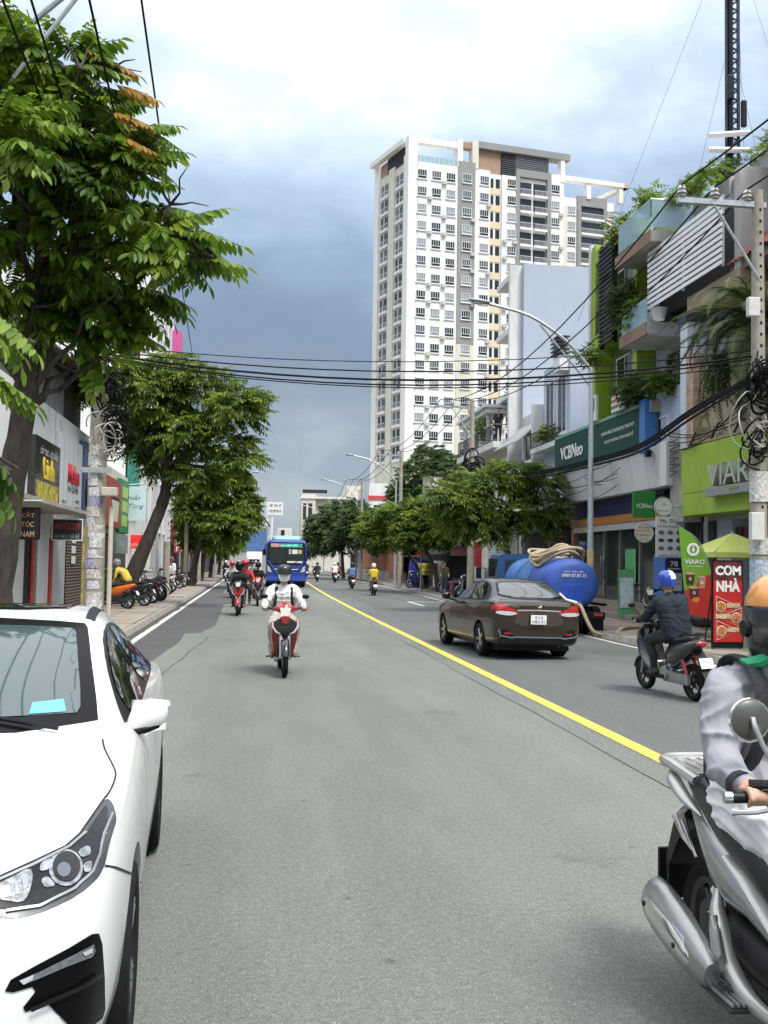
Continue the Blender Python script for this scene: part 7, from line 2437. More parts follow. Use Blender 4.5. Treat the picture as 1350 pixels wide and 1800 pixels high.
 MB().prism([(-.26, .5), (.26, .5), (.26, .62), (-.26, .62)], .065, .075, 'xz').build('number_plate', plate_white, bus)
 MB().box(-W * .9, W * .9, -10, -.3, .2, .36).build('underbody', black, bus)
 return bus

city_bus()

# ------------------------------------------------------------------ blue vacuum tanker parked at the kerb
def tanker():
 t = empty('tanker_truck', (7.92, 24.0, 0), R(-1.0), 'blue vacuum tanker truck with coiled hose on top, parked at the right kerb', 'truck')
 tb = mat('tank_blue', (.028, .085, .36), .55, coat=0, var=.12, scale=3, stain=(.05, .1, .3), sscale=3, samt=.5)
 tb2 = mat('tank_blue_pale', (.04, .16, .42), .45, var=.2, scale=3, stain=(.2, .24, .28), sscale=4, samt=.5)
 cabm = mat('cab_blue', (.02, .07, .16), .4, coat=.3, var=.15)
 e = lambda y, rx, rz, cz=1.27: [(rx * math.cos(a), y, cz + rz * math.sin(a)) for a in np.linspace(0, 2 * PI, 29)[:-1]]
 tk = MB()
 tk.loft([e(.0, .02, .02), e(.004, .3, .28), e(.02, .5, .46), e(.06, .62, .575), e(.14, .69, .64), e(.26, .71, .66), e(1.6, .71, .66)], 0, True)
 tko = tk.build('tank_rear', tb, t)
 MB().loft([e(1.6, .705, .655), e(4.4, .705, .655), e(4.6, .6, .55)], 0, True).build('tank_front', tb2, t)
 for y in (.45, 1.62, 3.0, 4.3):
  MB().torus((0, y, 1.27), 1, .022, 28, 6, axis='y', M=Matrix.Translation((0, 0, 1.27)) @ Matrix.Diagonal((.712, 1, .662, 1)) @ Matrix.Translation((0, 0, -1.27))).build('tank_band', tb, t)
 sg = MB().box(-.26, .28, .02, .03, 1.42, 1.62)
 # lettering on the dome
 text('HÚT HẦM CẦU', t, (.02, -.004, 1.60), (1, 0, 0), (0, 0, 1), .5, .05, letter_white, depth=.004)
 text('0989.87.87.15', t, (.02, -.004, 1.5), (1, 0, 0), (0, 0, 1), .62, .085, letter_white, depth=.004)
 MB().box(-.3, .22, -.015, .06, .8, 1.25, bev=.01).build('hatch', mat('hatch_blue', (.02, .07, .4), .4, var=.1), t)
 vb = MB()
 vb.lathe([(.001, -.16), (.08, -.16), (.085, -.1), (.06, -.08), (.06, .05)], 14, axis='y', M=Matrix.Translation((.1, 0, .78)))
 vb.build('valve', alloy, t)
 MB().tube([(-.36, -.02, 1.05), (-.22, -.1, .9), (.05, -.14, .82)], [.035, .035, .045], 8).build('valve_pipe', white_paint, t)
 # chassis, bumper, lamps
 MB().box(-.42, .42, .15, 6.6, .48, .66).build('chassis', black, t)
 MB().box(-.8, .8, -.08, .1, .42, .6, bev=.02).build('rear_bumper', black, t)
 for s in (1, -1):
  MB().box(s * .62 - .12, s * .62 + .12, -.1, -.06, .5, .57, bev=.01).build('tail_lamp', lens_red, t)
  MB().box(s * .6 - .2, s * .6 + .2, .05, .08, .14, .45).build('mudflap', black, t)
  for k in (0, 1):
   wheel(t, (s * (.78 - k * .26), .75, .36), .36, .22, s, steel, 6, .55, False)
  wheel(t, (s * .72, 5.6, .36), .36, .22, s, steel, 6, .55, False)
  MB().box(s * .9 - .05, s * .9 + .05, .25, 1.3, .74, .8).build('mudguard', black, t)
 cb = MB()
 pr = [(-.85, .5), (.85, .5), (.87, 1.3), (.78, 2.0), (.7, 2.06), (-.7, 2.06), (-.78, 2.0), (-.87, 1.3)]
 cb.loft([[(x, 4.75, z) for x, z in pr], [(x, 5.9, z) for x, z in pr], [(x * .98, 6.35, z if z < 1.4 else 1.35 + (z - 1.35) * .3) for x, z in pr]], 0, smooth=False)
 cb.build('cab', cabm, t)
 MB().box(-.6, .6, 4.73, 4.755, 1.35, 1.9, bev=.005).build('cab_rear_window', glass_dark, t)
 for s in (1, -1):
  MB().box(s * .85 - .02, s * .83 + .02, 4.95, 5.8, 1.38, 1.92, bev=.005).build('cab_window', glass_dark, t)
  MB().tube([(s * .85, 6.1, 1.6), (s * 1.08, 6.15, 1.65), (s * 1.1, 6.15, 1.5)], .015, 6).build('mirror_arm', black, t)
  MB().box(s * 1.1 - .08, s * 1.1 + .08, 6.1, 6.16, 1.3, 1.66, bev=.02).build('cab_mirror', black, t)
 # coils of beige hose on top: each coil a turn of its own
 hm = mat('hose_beige', (.46, .37, .24), .6, var=.18, scale=10, stain=(.2, .16, .1), sscale=6, samt=.5)
 hose = empty('coiled_hose', (7.92, 24.0, 0), R(-1.0), 'thick beige suction hose coiled on top of the blue tanker', 'hose')
 for k in range(6):
  ph = k * 1.3
  pts = []
  rx, ry = .58 - .05 * (k % 3), .95 + .28 * (k % 2)
  for a in np.linspace(0, 2 * PI, 25):
   x = rx * math.cos(a)
   y = 1.35 + .4 * (k % 3) + ry * math.sin(a)
   z = 1.27 + .66 * math.sqrt(max(.05, 1 - (x / .72) ** 2)) + .05 + .075 * (k // 1) * .55 + .03 * math.sin(3 * a + ph) + (0.05 * (1.9 - y) if y < 1 else 0)
   pts.append((x, max(.28, y), z + .02))
  MB().tube(pts, .042, 8, caps=False).build('hose_coil', hm, hose)
 MB().ball((.1, .62, 2.2), .12, .07, .05).build('hose_strap', dark_metal, hose)
 h2 = MB()
 h2.tube(smooth_path([(.1, -.15, .78), (.12, -.3, .72), (.2, -.42, .45), (.35, -.5, .16), (.62, -.42, .06), (1.0, -.2, .07), (1.3, .1, .19), (1.8, .7, .185), (2.6, 1.0, .185), (3.4, 1.1, .19)], 6), .045, 10)
 o = tag(h2.build('suction_hose', hm, None, (7.92, 24.0, 0), R(-1.0)), 'beige hose running from the tanker valve over the kerb', 'hose')
 return t

tanker()

# ------------------------------------------------------------------ near silver scooter and its rider
def sq(y, w, zt, zb, n=16, p=2.6, dx=0):
 cz, rz = (zt + zb) / 2, (zt - zb) / 2
 out = []
 for t in np.linspace(0, 2 * PI, n + 1)[:-1]:
  c, s_ = math.cos(t), math.sin(t)
  out.append((dx + w * math.copysign(abs(c) ** (2 / p), c), y, cz + rz * math.copysign(abs(s_) ** (2 / p), s_)))
 return out

def near_scooter():
 sc = empty('silver_scooter', (1.975, 3.42, 0), R(180), 'large silver scooter cut off by the right edge of the picture', 'scooter')
 sil = mat('scooter_silver', (.32, .32, .315), .3, .7, coat=.35, var=.05)
 sil2 = mat('scooter_champagne', (.42, .415, .395), .33, .6, coat=.35, var=.05)
 vinyl = mat('seat_vinyl', (.015, .015, .016), .45, var=.1)
 for nm, y in (('front_wheel', .65), ('rear_wheel', -.63)):
  t, q = wheel_mb(.255, .11, 6)
  w_ = empty(nm, (0, y, .255))
  w_.parent = sc
  t.build('tyre', rubber, w_)
  q.build('rim', dark_metal, w_)
 b = MB()
 b.loft([sq(-.72, .05, .80, .74), sq(-.64, .115, .82, .715), sq(-.55, .15, .80, .67), sq(-.45, .172, .76, .58), sq(-.33, .19, .71, .49), sq(-.2, .197, .68, .44), sq(-.05, .19, .62, .45), (sq(.07, .178, .55, .42)), sq(.17, .16, .48, .39), sq(.22, .13, .43, .37)])
 b.build('rear_body', sil, sc, sharp=60)
 # upper accent cover beneath the seat
 MB().loft([sq(-.22, .185, .665, .645), sq(-.08, .194, .64, .585), sq(.05, .188, .57, .50), sq(.14, .174, .50, .43), sq(.2, .15, .45, .4)], 0).build('side_accent', sil2, sc, sharp=60)
 b = MB()
 b.loft([sq(-.72, .06, .87, .82), sq(-.66, .12, .895, .79), sq(-.5, .152, .90, .73), sq(-.36, .168, .88, .67), sq(-.2, .175, .83, .63), sq(-.05, .17, .785, .57), sq(.06, .15, .72, .50), sq(.14, .08, .64, .48)])
 b.build('seat', vinyl, sc, sharp=60)
 for k, zz in enumerate((.0, )):
  MB().tube(smooth_path([(.12, -.66, .873), (.146, -.5, .873), (.153, -.3, .84), (.15, -.12, .785)], 4), .004, 6).build('seat_piping', black, sc)
 # rack with slots
 rk_ = empty('grab_rack', (0, -.72, .885))
 rk_.parent = sc
 for x in (-.1, -.05, 0, .05, .1):
  MB().box(x - .018, x + .018, -.17, .16, -.012, .012, bev=.006).build('rack_bar', sil2, rk_)
 MB().tube(smooth_path([(-.13, .17, -.02), (-.14, -.05, .005), (-.11, -.19, .005), (.11, -.19, .005), (.14, -.05, .005), (.13, .17, -.02)], 4), .022, 8).build('rack_rim', sil2, rk_)
 for y in (-.1, .08):
  MB().box(-.12, .12, y - .02, y + .02, -.016, .008, bev=.005).build('rack_bar', sil2, rk_)
 for s in (1, -1):
  MB().tube(smooth_path([(s * .13, -.80, .86), (s * .165, -.68, .83), (s * .178, -.54, .79), (s * .17, -.42, .755)], 4), [.012, .02, .028, .032, .034, .034, .032, .03, .026, .02, .014, .01, .004], 10, flat=.6).build('grab_handle', sil2, sc, sharp=70)
  MB().tube([(s * .06, -.80, .7), (s * .14, -.70, .68), (s * .176, -.55, .635), (s * .18, -.48, .605)], [.035, .03, .018, .006], 8, flat=.8).build('indicator', mat('lens_smoke', (.35, .3, .28), .15, .2, coat=.8, var=0), sc)
  MB().tube(smooth_path([(s * .178, -.585, .70), (s * .186, -.5, .645), (s * .189, -.43, .59)], 3), .006, 6).build('chrome_strip', chrome, sc)
  # skirt edge beside the floor, champagne
  MB().tube(smooth_path([(s * .15, -.31, .50), (s * .175, -.27, .43), (s * .19, -.19, .36), (s * .205, -.1, .28), (s * .21, .05, .235), (s * .205, .25, .24), (s * .19, .38, .3), (s * .17, .43, .42)], 4),
                  [.02 + .022 * math.sin(PI * min(1, i / 20)) for i in range(29)], 10).build('floor_skirt', sil2, sc, sharp=70)
  # floor mat strips
  for k in range(3):
   MB().box(s * (.07 + k * .04) - .008, s * (.07 + k * .04) + .008, .06, .34, .298, .306, bev=.003).build('floor_strip', alloy, sc)
  # folded passenger peg and ribbed bracket
  MB().loft([sq(-.19, .012, .45, .41, dx=s * .225), sq(-.165, .018, .455, .37, dx=s * .245), sq(-.12, .02, .43, .29, dx=s * .255), sq(-.09, .012, .34, .28, dx=s * .25)], 0).build('passenger_peg', sil2, sc)
  br = empty('step_plate', (s * .25, -.04, .225))
  br.parent = sc
  for k in range(5):
   MB().box(-.008 + s * (k - 2) * .02, .006 + s * (k - 2) * .02, -.11, .12, 0, .014, bev=.003).build('rib', alloy, br)
  MB().box(-.055, .055, -.12, .13, -.016, -.002, bev=.005).build('plate', dark_metal, br)
 # inner panel and floor
 MB().loft([sq(-.28, .17, .47, .28), sq(-.1, .192, .45, .25), sq(.1, .19, .43, .24), sq(.22, .16, .40, .24)], 0).build('under_seat_panel', black, sc)
 MB().box(-.19, .19, .0, .42, .24, .3, bev=.02).build('footboard', black, sc)
 # front apron, steering, cowl (mostly outside the picture)
 D = bike_parts('scooter')
 for key in ('front_apron', 'handlebar_cowl', 'headlight', 'front_fender', 'handlebar', 'fork1', 'fork-1', 'indicator1', 'indicator-1'):
  for pn, mb, mt, off in D[key]:
   mb.build(pn, sil if mt == 'paint' else mt, sc)
 # rear mudguard and plate holder
 MB().loft([[(-.09, -.70, .72), (.09, -.70, .72), (.1, -.62, .66), (-.1, -.62, .66)], [(-.095, -.86, .62), (.095, -.86, .62), (.1, -.80, .56), (-.1, -.80, .56)], [(-.09, -.95, .45), (.09, -.95, .45), (.095, -.91, .42), (-.095, -.91, .42)],
               [(-.08, -.97, .26), (.08, -.97, .26), (.08, -.94, .26), (-.08, -.94, .26)]], 0, smooth=False).build('rear_mudguard', black, sc)
 MB().box(-.1, .1, -1.03, -1.015, .31, .46, bev=.004).build('number_plate', plate_white, sc)
 MB().box(-.105, .105, -1.013, -.99, .30, .47, bev=.004).build('plate_holder', black, sc)
 # engine, transmission
 MB().box(-.16, -.07, -.72, -.1, .2, .36, bev=.04).box(-.09, .14, -.35, .0, .22, .42, bev=.04).build('engine', dark_metal, sc)
 # muffler with shield and bolts on the right
 mf = empty('muffler', (.29, -.36, .33))
 mf.parent = sc
 ax = Vector((0, .50, -.105))
 up_ = Vector((0, .2, .97))
 rings = []
 for t, rr in ((-.56, .03), (-.53, .072), (-.47, .098), (-.3, .108), (0, .106), (.3, .09), (.48, .07), (.56, .05)):
  c = ax * t
  rings.append([tuple(c + Vector((1, 0, 0)) * rr * .62 * math.cos(a) + up_ * rr * math.sin(a)) for a in np.linspace(0, 2 * PI, 23)[:-1]])
 MB().loft(rings).build('muffler_can', sil, mf, sharp=70)
 rings = []
 for t, rr in ((-.50, .02), (-.46, .066), (-.3, .082), (0, .082), (.25, .07), (.36, .05), (.4, .015)):
  c = ax * t
  rings.append([tuple(c + Vector((.04 + rr * .36, 0, 0)) + up_ * rr * s_ + Vector((-.03 * s_ * s_, 0, 0))) for s_ in np.linspace(-1, 1, 9)])
 MB().loft(rings, 0, False, closed=False).build('heat_shield', chrome, mf, sharp=70)
 for t in (-.4, .18):
  MB().lathe([(.001, .0), (.011, .0), (.011, .007), (.001, .007)], 10, axis='x', M=Matrix.Translation(ax * t + Vector((.062, 0, .0)))).build('bolt', black, mf)
 MB().tube(smooth_path([(.05, .04, .26), (.16, .04, .2), (.26, -.05, .25)], 3), .022, 8).build('exhaust_pipe', dark_metal, sc)
 # mirrors
 for s in (1, -1):
  mr = empty('mirror', (s * .29, .20, 1.235))
  mr.parent = sc
  MB().lathe([(.001, .02), (.05, .016), (.068, .004), (.07, -.006)], 24, axis='y', M=Matrix.Diagonal((1.05, 1, 1.0, 1))).build('mirror_shell', mat('mirror_grey', (.12, .12, .105), .35, .5, coat=.2, var=.1), mr)
  MB().torus((0, 0, 0), .07, .006, 24, 6, axis='y').build('mirror_rim', chrome, mr)
  MB().tube(smooth_path([(.0, .022, .01), (0, .04, -.02), (-s * .03, .06, -.1), (-s * .09, .07, -.18)], 3), .009, 8).build('mirror_stalk', sil2, mr)
 return sc

nsc = near_scooter()

def near_rider():
 jk = mat('jacket_lilac', (.285, .285, .32), .7, var=.05, scale=5)
 tr = mat('trouser_white', (.74, .73, .73), .85, var=.06, scale=5, bump=0)
 pr, hc = rider_prims(hand=(.325, .285, 1.0), knee=(.12, .17, .74), foot=(.11, .22, .37), hip_y=-.28, shirt_loose=1.16, elbow=(.27, -.06, 1.06))
 # drop the coarse fist; finer hands come instead
 P = [p for p in pr if not (p[0] == 2 and len(p[1]) in (3, 4) and abs(p[1][0][0]) > .2)]
 for s in (1, -1):
  P.append((0, [(s * .275, -.06, 1.06, .068), (s * .30, .06, 1.035, .062), (s * .322, .165, 1.015, .05)]))      # loose sleeve
  P.append((0, [(s * .195, -.17, 1.28, .088), (s * .24, -.12, 1.17, .08), (s * .275, -.06, 1.06, .068)]))
  P.append((0, [(s * .085, -.22, .93, .13), (s * .09, -.14, .92, .115)]))                                            # jacket hem on the lap
  P.append((2, [(s * .325, .165, 1.012, .03), (s * .325, .225, 1.015, .03), (s * .325, .27, 1.015, .033)]))
  for k in range(4):
   x = s * (.362 - k * .023)
   z0 = 1.022 - .003 * abs(k - 1.2)
   P.append((2, [(x, .262, z0, .0125), (x, .312 - .004 * k, z0 + .01, .0115), (x, .335 - .005 * k, z0 - .018, .0105), (x, .312, z0 - .043, .0095)]))
  P.append((2, [(s * .30, .235, 1.005, .015), (s * .276, .27, .995, .0125), (s * .268, .30, .985, .011)]))
  P.append((1, [(s * .12, .17, .74, .082), (s * .115, .19, .58, .078), (s * .11, .21, .43, .072)]))
  P.append((1, [(s * .09, -.26, .88, .12), (s * .105, -.05, .83, .108), (s * .12, .17, .75, .084)]))
 P.append((0, [(-.1, -.22, 1.36, .05), (0, -.26, 1.385, .06), (.1, -.22, 1.36, .05)]))                               # hood bunched behind the neck
 P.append((0, [(.1, -.22, 1.36, .045), (.09, -.12, 1.375, .035), (.03, -.06, 1.34, .03)]))
 P.append((0, [(-.1, -.22, 1.36, .045), (-.09, -.12, 1.375, .035), (-.03, -.06, 1.34, .03)]))
 me = blob_mesh(P, [jk, tr, skin, mat('shoe_white', (.6, .6, .6), .7, var=.1)], .0085, smooth=3, folds=.021)
 for q in me.polygons:
  if q.material_index == 0 and q.center.z < .93 - .25 * max(0, q.center.y + .2):
   q.material_index = 1
 p = empty('person', (1.985, 3.42, 0), R(180), 'rider in pale grey jacket and orange helmet on the large silver scooter', 'person', 'people riding motorbikes')
 inst('body', me, p)
 cx, cy, cz = hc
 b = MB()
 b.lathe([(.132, -.03), (.14, .02), (.136, .06), (.115, .105), (.075, .142), (.03, .158), (.001, .16)], 28, M=Matrix.Translation((cx, cy - .015, cz + .045)) @ Matrix.Diagonal((.97, 1.1, 1, 1)))
 b.build('helmet', mat('helmet_orange', (.66, .27, .06), .22, coat=.7, var=.03), p)
 MB().lathe([(.128, -.12), (.138, -.08), (.1435, -.02), (.1435, .022), (.139, .03)], 28, M=Matrix.Translation((cx, cy - .015, cz + .045)) @ Matrix.Diagonal((.98, 1.105, 1, 1)), arc=1.42 * PI).rot = 0
 b = MB()
 b.lathe([(.11, -.17), (.135, -.12), (.1435, -.05), (.1445, .018), (.139, .03)], 28, M=Matrix.Translation((cx, cy - .015, cz + .045)) @ Matrix.Diagonal((.98, 1.105, 1, 1)) @ Matrix.Rotation(R(142), 4, 'Z'), arc=1.42 * PI)
 b.build('helmet_band', mat('helmet_black', (.012, .012, .013), .3, coat=.5, var=0), p, sharp=70)
 MB().lathe([(.001, .02), (.03, .018), (.036, 0)], 16, axis='x', M=Matrix.Translation((.135, cy - .03, cz - .01))).build('helmet_pad', black, p)
 MB().loft([[(x, cy + .13 - (x / .1) ** 2 * .03, cz + .07) for x in np.linspace(-.11, .11, 9)], [(x, cy + .2 - (x / .1) ** 2 * .07, cz + .05) for x in np.linspace(-.1, .1, 9)]], 0, False, closed=False).build('helmet_peak', black, p)
 # sun mask and green neck scarf
 gs = mat('scarf_green', (.02, .30, .13), .8, var=.1, bump=.5, bscale=10)
 b = MB()
 b.loft([[(math.sin(t) * rr, cy + math.cos(t) * rr * 1.12, z) for t in np.linspace(-1.6, 1.6, 15)] for z, rr in ((cz - .13, .055), (cz - .09, .086), (cz - .04, .1), (cz + .0, .1))], 0, False, closed=False)
 b.build('face_mask', gs, p)
 MB().tube([(.07, cy + .04, cz - .1), (.11, cy + .02, cz - .13), (.15, cy, cz - .14), (.175, cy - .01, cz - .125)], [.025, .026, .022, .006], 8).build('scarf_tail', gs, p)
 MB().tube([(.08, cy - .05, cz - .12), (.1, cy - .07, cz - .17), (.1, cy - .06, cz - .22)], [.02, .026, .012], 8).build('scarf_tail', gs, p)
 MB().lathe([(.055, -.06), (.085, -.02), (.09, .04), (.085, .07)], 18, M=Matrix.Translation((0, cy - .035, cz - .1))).build('hair', hair_mat, p)
 # backpack, straps, watch strap
 bk = mat('pack_black_near', (.014, .014, .017), .8, var=.15, bump=.3, bscale=60)
 MB().box(-.14, .14, -.54, -.33, .84, 1.24, bev=.07).build('backpack', bk, p)
 for s in (1, -1):
  MB().tube(smooth_path([(s * .12, -.36, 1.26), (s * .135, -.29, 1.385), (s * .135, -.15, 1.405), (s * .135, -.04, 1.335), (s * .14, .0, 1.2), (s * .17, -.03, 1.05), (s * .2, -.15, .96)], 4), .034, 10, flat=.4).build('backpack_strap', bk, p)
  MB().lathe([(.046, -.022), (.05, -.01), (.05, .01), (.046, .022)], 16, axis='y', M=Matrix.Translation((s * .325, .185, 1.013))).build('cuff_band', bk, p)
 return p

near_rider()
# grips in the near hands
for s in (1, -1):
 MB().tube([(s * .255, .31, 1.0), (s * .40, .29, .998)], .019, 12).build('grip', black, nsc)
 MB().tube([(s * .40, .29, .998), (s * .425, .286, .998)], .02, 12).build('grip_end', alloy, nsc)
 MB().tube(smooth_path([(s * .25, .36, .985), (s * .36, .375, .97), (s * .43, .35, .965)], 3), [.008] * 6 + [.012], 8).build('brake_lever', alloy, nsc)

# ------------------------------------------------------------------ poles, lamps, cables
pole_mat = mat('pole_concrete', (.34, .31, .26), .9, var=.18, scale=4, bump=.25, bscale=25, stain=(.17, .15, .13), sscale=2.5, samt=.55)
cable = mat('cable_black', (.007, .007, .008), .7, var=0, spec=.15)
cable_pale = mat('cable_pale', (.42, .4, .36), .6, var=.1)
insul = mat('insulator', (.33, .32, .30), .3, coat=.4, var=.1)
rw = random.Random(12)

def sag(p0, p1, s_, n=14):
 p0, p1 = Vector(p0), Vector(p1)
 return [tuple(p0.lerp(p1, i / n) - Vector((0, 0, s_ * 4 * (i / n) * (1 - i / n)))) for i in range(n + 1)]

def wire(label, p0, p1, s_, r_=.012, m=None, group='overhead cables', n=14):
 o = MB().tube(sag(p0, p1, s_, n), r_, 5, caps=False).build('overhead_cable', m or cable)
 return tag(o, label, 'cable', group)

def power_pole(label, x, y, h_, arm=None, r0=.17, r1=.1, posters=0):
 T = Thing('utility_pole', label, 'pole', (x, y, .1), 'concrete utility poles')
 T.part('shaft', MB().tube([(x, y, .1), (x, y, h_ * .5), (x, y, h_)], [r0, (r0 + r1) / 2, r1], 14), pole_mat)
 if arm:
  az, a0, a1 = arm
  T.part('crossarm', MB().box(x + a0, x + a1, y - .05, y + .05, az, az + .1), steel)
  T.part('arm_brace', MB().tube([(x + a0 * .55, y - .02, az), (x, y - r1, az - 1.4 if a0 < -1 else az - .7)], .025, 6), steel)
  for k in range(3):
   ix = x + lerp(a0 + .08, a1 - .35, k / 2)
   T.part('insulator', MB().lathe([(.03, 0), (.085, .02), (.06, .06), (.1, .08), (.07, .13), (.085, .16), (.05, .22), (.001, .24)], 12, M=Matrix.Translation((ix, y, az + .1))), insul)
 return T

# right-hand row of poles
PR = [(9.08, 17.0, 8.7, (8.38, -1.55, .15)), (9.66, 43.7, 9.1, (8.75, -1.7, .15)), (9.75, 66, 9.2, (8.9, -1.6, .15)), (9.95, 92, 9.5, (9.1, -1.6, .15)), (10.9, 125, 9.6, (9.2, -1.6, .15))]
plb = ['concrete pole with crossarm and cable tangle at the right edge', 'second concrete pole, rising from the tree beside the columned house', 'third pole of the right row above the low trees', 'fourth pole of the right row left of the tower base', 'farthest pole of the right row']
for (x, y, h_, arm), lb in zip(PR, plb):
 T = power_pole(lb, x, y, h_, arm)
 if y == 17:
  near_pole = T
for k in range(30):
 z = 2.2 + k * .21
 near_pole.part('climbing_hole', MB().box(9.08 - .02, 9.08 + .02, 17 - lerp(.17, .1, z / 8.7) - .004, 16.9, z, z + .05), black)
near_pole.box('meter_box', mat('box_white', (.6, .6, .58), .5, var=.08), 8.8, 9.05, 16.72, 16.84, 2.25, 2.75, bev=.02)
near_pole.box('meter_box', mat('box_white', (.6, .6, .58), .5), 8.78, 9.0, 16.75, 16.88, 6.3, 6.65, bev=.02)
for k, (z, hh, cc) in enumerate(((2.95, .55, (.55, .53, .5)), (1.2, .7, (.36, .44, .5)), (.6, .4, (.5, .45, .42)), (2.0, .3, (.48, .48, .46)))):
 near_pole.part('poster', MB().loft([[(9.08 + .172 * math.cos(a), 17 + .172 * math.sin(a), zz) for a in np.linspace(R(175), R(330), 12)] for zz in (z, z + hh)], 0, False, closed=False), mat('poster_%d' % k, cc, .8, var=.5, scale=18))
# three conductors along the right, over the camera and away
for k in range(3):
 o0 = lerp(-1.47, -.2, k / 2)
 nm = ['outer', 'middle', 'inner'][k]
 wire('%s power line from the near pole up over the right edge' % nm, (9.08 + o0, 17, 8.72), (9.3 + o0, -14, 9.2 + k * .1), .55, .017)
 for i in range(4):
  a, b = PR[i], PR[i + 1]
  wire('%s power line of the right row, %s span' % (nm, ['first', 'second', 'third', 'fourth'][i]), (a[0] + o0, a[1], a[3][0] + .34), (b[0] + o0, b[1], b[3][0] + .34), [1.1, .7, .7, .8][i], .017 if i < 2 else .022)
# cables crossing the street
PL = (-3.05, 20.0)
for k, (z0, z1, s_, r_) in enumerate(((5.85, 6.5, .42, .014), (5.78, 6.4, .5, .021), (5.72, 6.35, .54, .015), (5.95, 6.7, .38, .009), (5.68, 6.25, .52, .011))):
 wire(['thin upper', 'thickest', 'middle', 'topmost', 'lowest'][k] + ' cable crossing the street between the two concrete poles', (PL[0], PL[1], z0), (9.08, 17.05, z1 - .75), s_, r_)
# heavy bundle along the right pavement
for k in range(8):
 dz, dy = rw.uniform(-.14, .14), rw.uniform(-.1, .1)
 pts = smooth_path([(9.02, 17.05, 5.25 + dz * .5), (9.3, 20.2, 5.1 + dz), (9.5, 23.5, 4.75 + dz), (9.5, 27.05, 4.72 + dz), (9.6, 33, 4.9 + dz), (9.66, 43.6, 5.6 + dz * .5)], 5)
 tag(MB().tube(pts, rw.choice([.018, .024, .03]), 5, caps=False).build('overhead_cable', cable), 'black strand of the heavy cable bundle sagging past the bank sign', 'cable', 'strands of the cable bundle')
 tag(MB().tube(sag((9.02, 17.0, 5.3 + dz), (9.4 + dy, -10, 5.6 + dz), .5), .02, 5, caps=False).build('overhead_cable', cable), 'black strand of the cable bundle leaving over the right edge', 'cable', 'strands of the cable bundle overhead right')
for k in range(3):
 a, b = PR[1], PR[2]
 tag(MB().tube(sag((9.66, 43.7, 5.5 + k * .15), (9.75, 66, 5.6 + k * .15), .5), .03, 5, caps=False).build('overhead_cable', cable), 'low black cable between the second and third right poles', 'cable', 'low cables of the right row')
# drop wires over the bank front
for k in range(7):
 y0, y1 = rw.uniform(28, 33), rw.uniform(33, 37)
 tag(MB().tube(sag((11.35, y0, rw.uniform(4.3, 5.1)), (11.45, y1, rw.uniform(4.2, 5.2)), rw.uniform(.1, .3)), .012, 4, caps=False).build('drop_wire', cable), 'thin drop wire hanging across the white soffit of the bank', 'wire', 'drop wires on the bank soffit')
for k in range(4):
 tag(MB().tube(sag((9.1, 17.1, 5.2 - k * .2), (11.6, 26.3 + k * .5, 5.0 + k * .3), .35), .013, 4, caps=False).build('drop_wire', cable), 'thin wire from the near right pole to the narrow house', 'wire', 'wires to the narrow house')

def tangle(label, c, n, size, m, r_=.012, seed=0, group='cable tangles'):
 r = random.Random(seed)
 T = Thing('cable_tangle', label, 'cables', c, group)
 for k in range(n):
  a0 = r.uniform(0, 2 * PI)
  rx, rz = size * r.uniform(.4, 1), size * r.uniform(.4, 1.2)
  ox, oz = r.uniform(-.15, .15), r.uniform(-size, size) * .8
  tl_ = r.uniform(-.8, .8)
  pts = [(c[0] + ox + rx * math.cos(a0 + t) , c[1] - .2 + .12 * math.sin(a0 + 2 * t) + tl_ * .1 * math.cos(t), c[2] + oz + rz * math.sin(a0 + t) - .05 * t) for t in np.linspace(0, r.uniform(3.2, 7), 18)]
  T.part('cable_loop', MB().tube(pts, r_ * r.uniform(.7, 1.5), 5, caps=False), m)
 return T

tangle('thick black cable tangle on the right pole at sign height', (9.08, 17.0, 5.2), 18, .3, cable, .017, 3)
tangle('coiled black cables below the tangle on the right pole', (9.0, 17.0, 4.15), 9, .26, cable, .013, 4)
tangle('pale loose wires hanging on the right pole', (8.9, 17.0, 4.6), 5, .4, cable_pale, .009, 5)
tangle('dark cable tangle on the second right pole', (9.66, 43.7, 6.1), 14, .5, cable, .025, 6)

# left pole with posters
lp_ = power_pole('concrete pole covered in posters behind the white car', PL[0], PL[1], 8.8, None, .2, .13)
rp3 = random.Random(5)
for k in range(16):
 z = .75 + k * .2
 a0 = R(rp3.uniform(190, 260))
 rr = lerp(.2, .13, z / 8.8) + .004 + .0006 * k
 cc = rp3.choice([(.55, .55, .54), (.5, .5, .52), (.25, .45, .5), (.3, .28, .42), (.5, .47, .42), (.55, .55, .55)])
 hh = rp3.uniform(.14, .3)
 lp_.part('poster', MB().loft([[(PL[0] + rr * math.cos(a), PL[1] + rr * math.sin(a), zz) for a in np.linspace(a0, a0 + R(rp3.uniform(50, 110)), 9)] for zz in (z, z + hh)], 0, False, closed=False), mat('flyer_%d' % (k % 6), cc, .8, var=.6, scale=28))
lp_.box('clamp', steel, PL[0] - .26, PL[0] + .3, PL[1] - .24, PL[1] - .2, 3.4, 3.5)
lp_.box('junction_box', mat('box_beige', (.5, .45, .36), .6, var=.1), PL[0] + .12, PL[0] + .42, PL[1] - .3, PL[1] - .1, 2.95, 3.12, bev=.02)
lp_.part('conduit', MB().tube([(PL[0] + .3, PL[1] - .1, .1), (PL[0] + .3, PL[1] - .1, 2.75)], .045, 8), mat('conduit_cream', (.55, .5, .42), .6, var=.1))
tangle('pale and black wires tangled on the left pole', (PL[0] + .15, PL[1], 4.3), 10, .32, cable_pale, .009, 8)
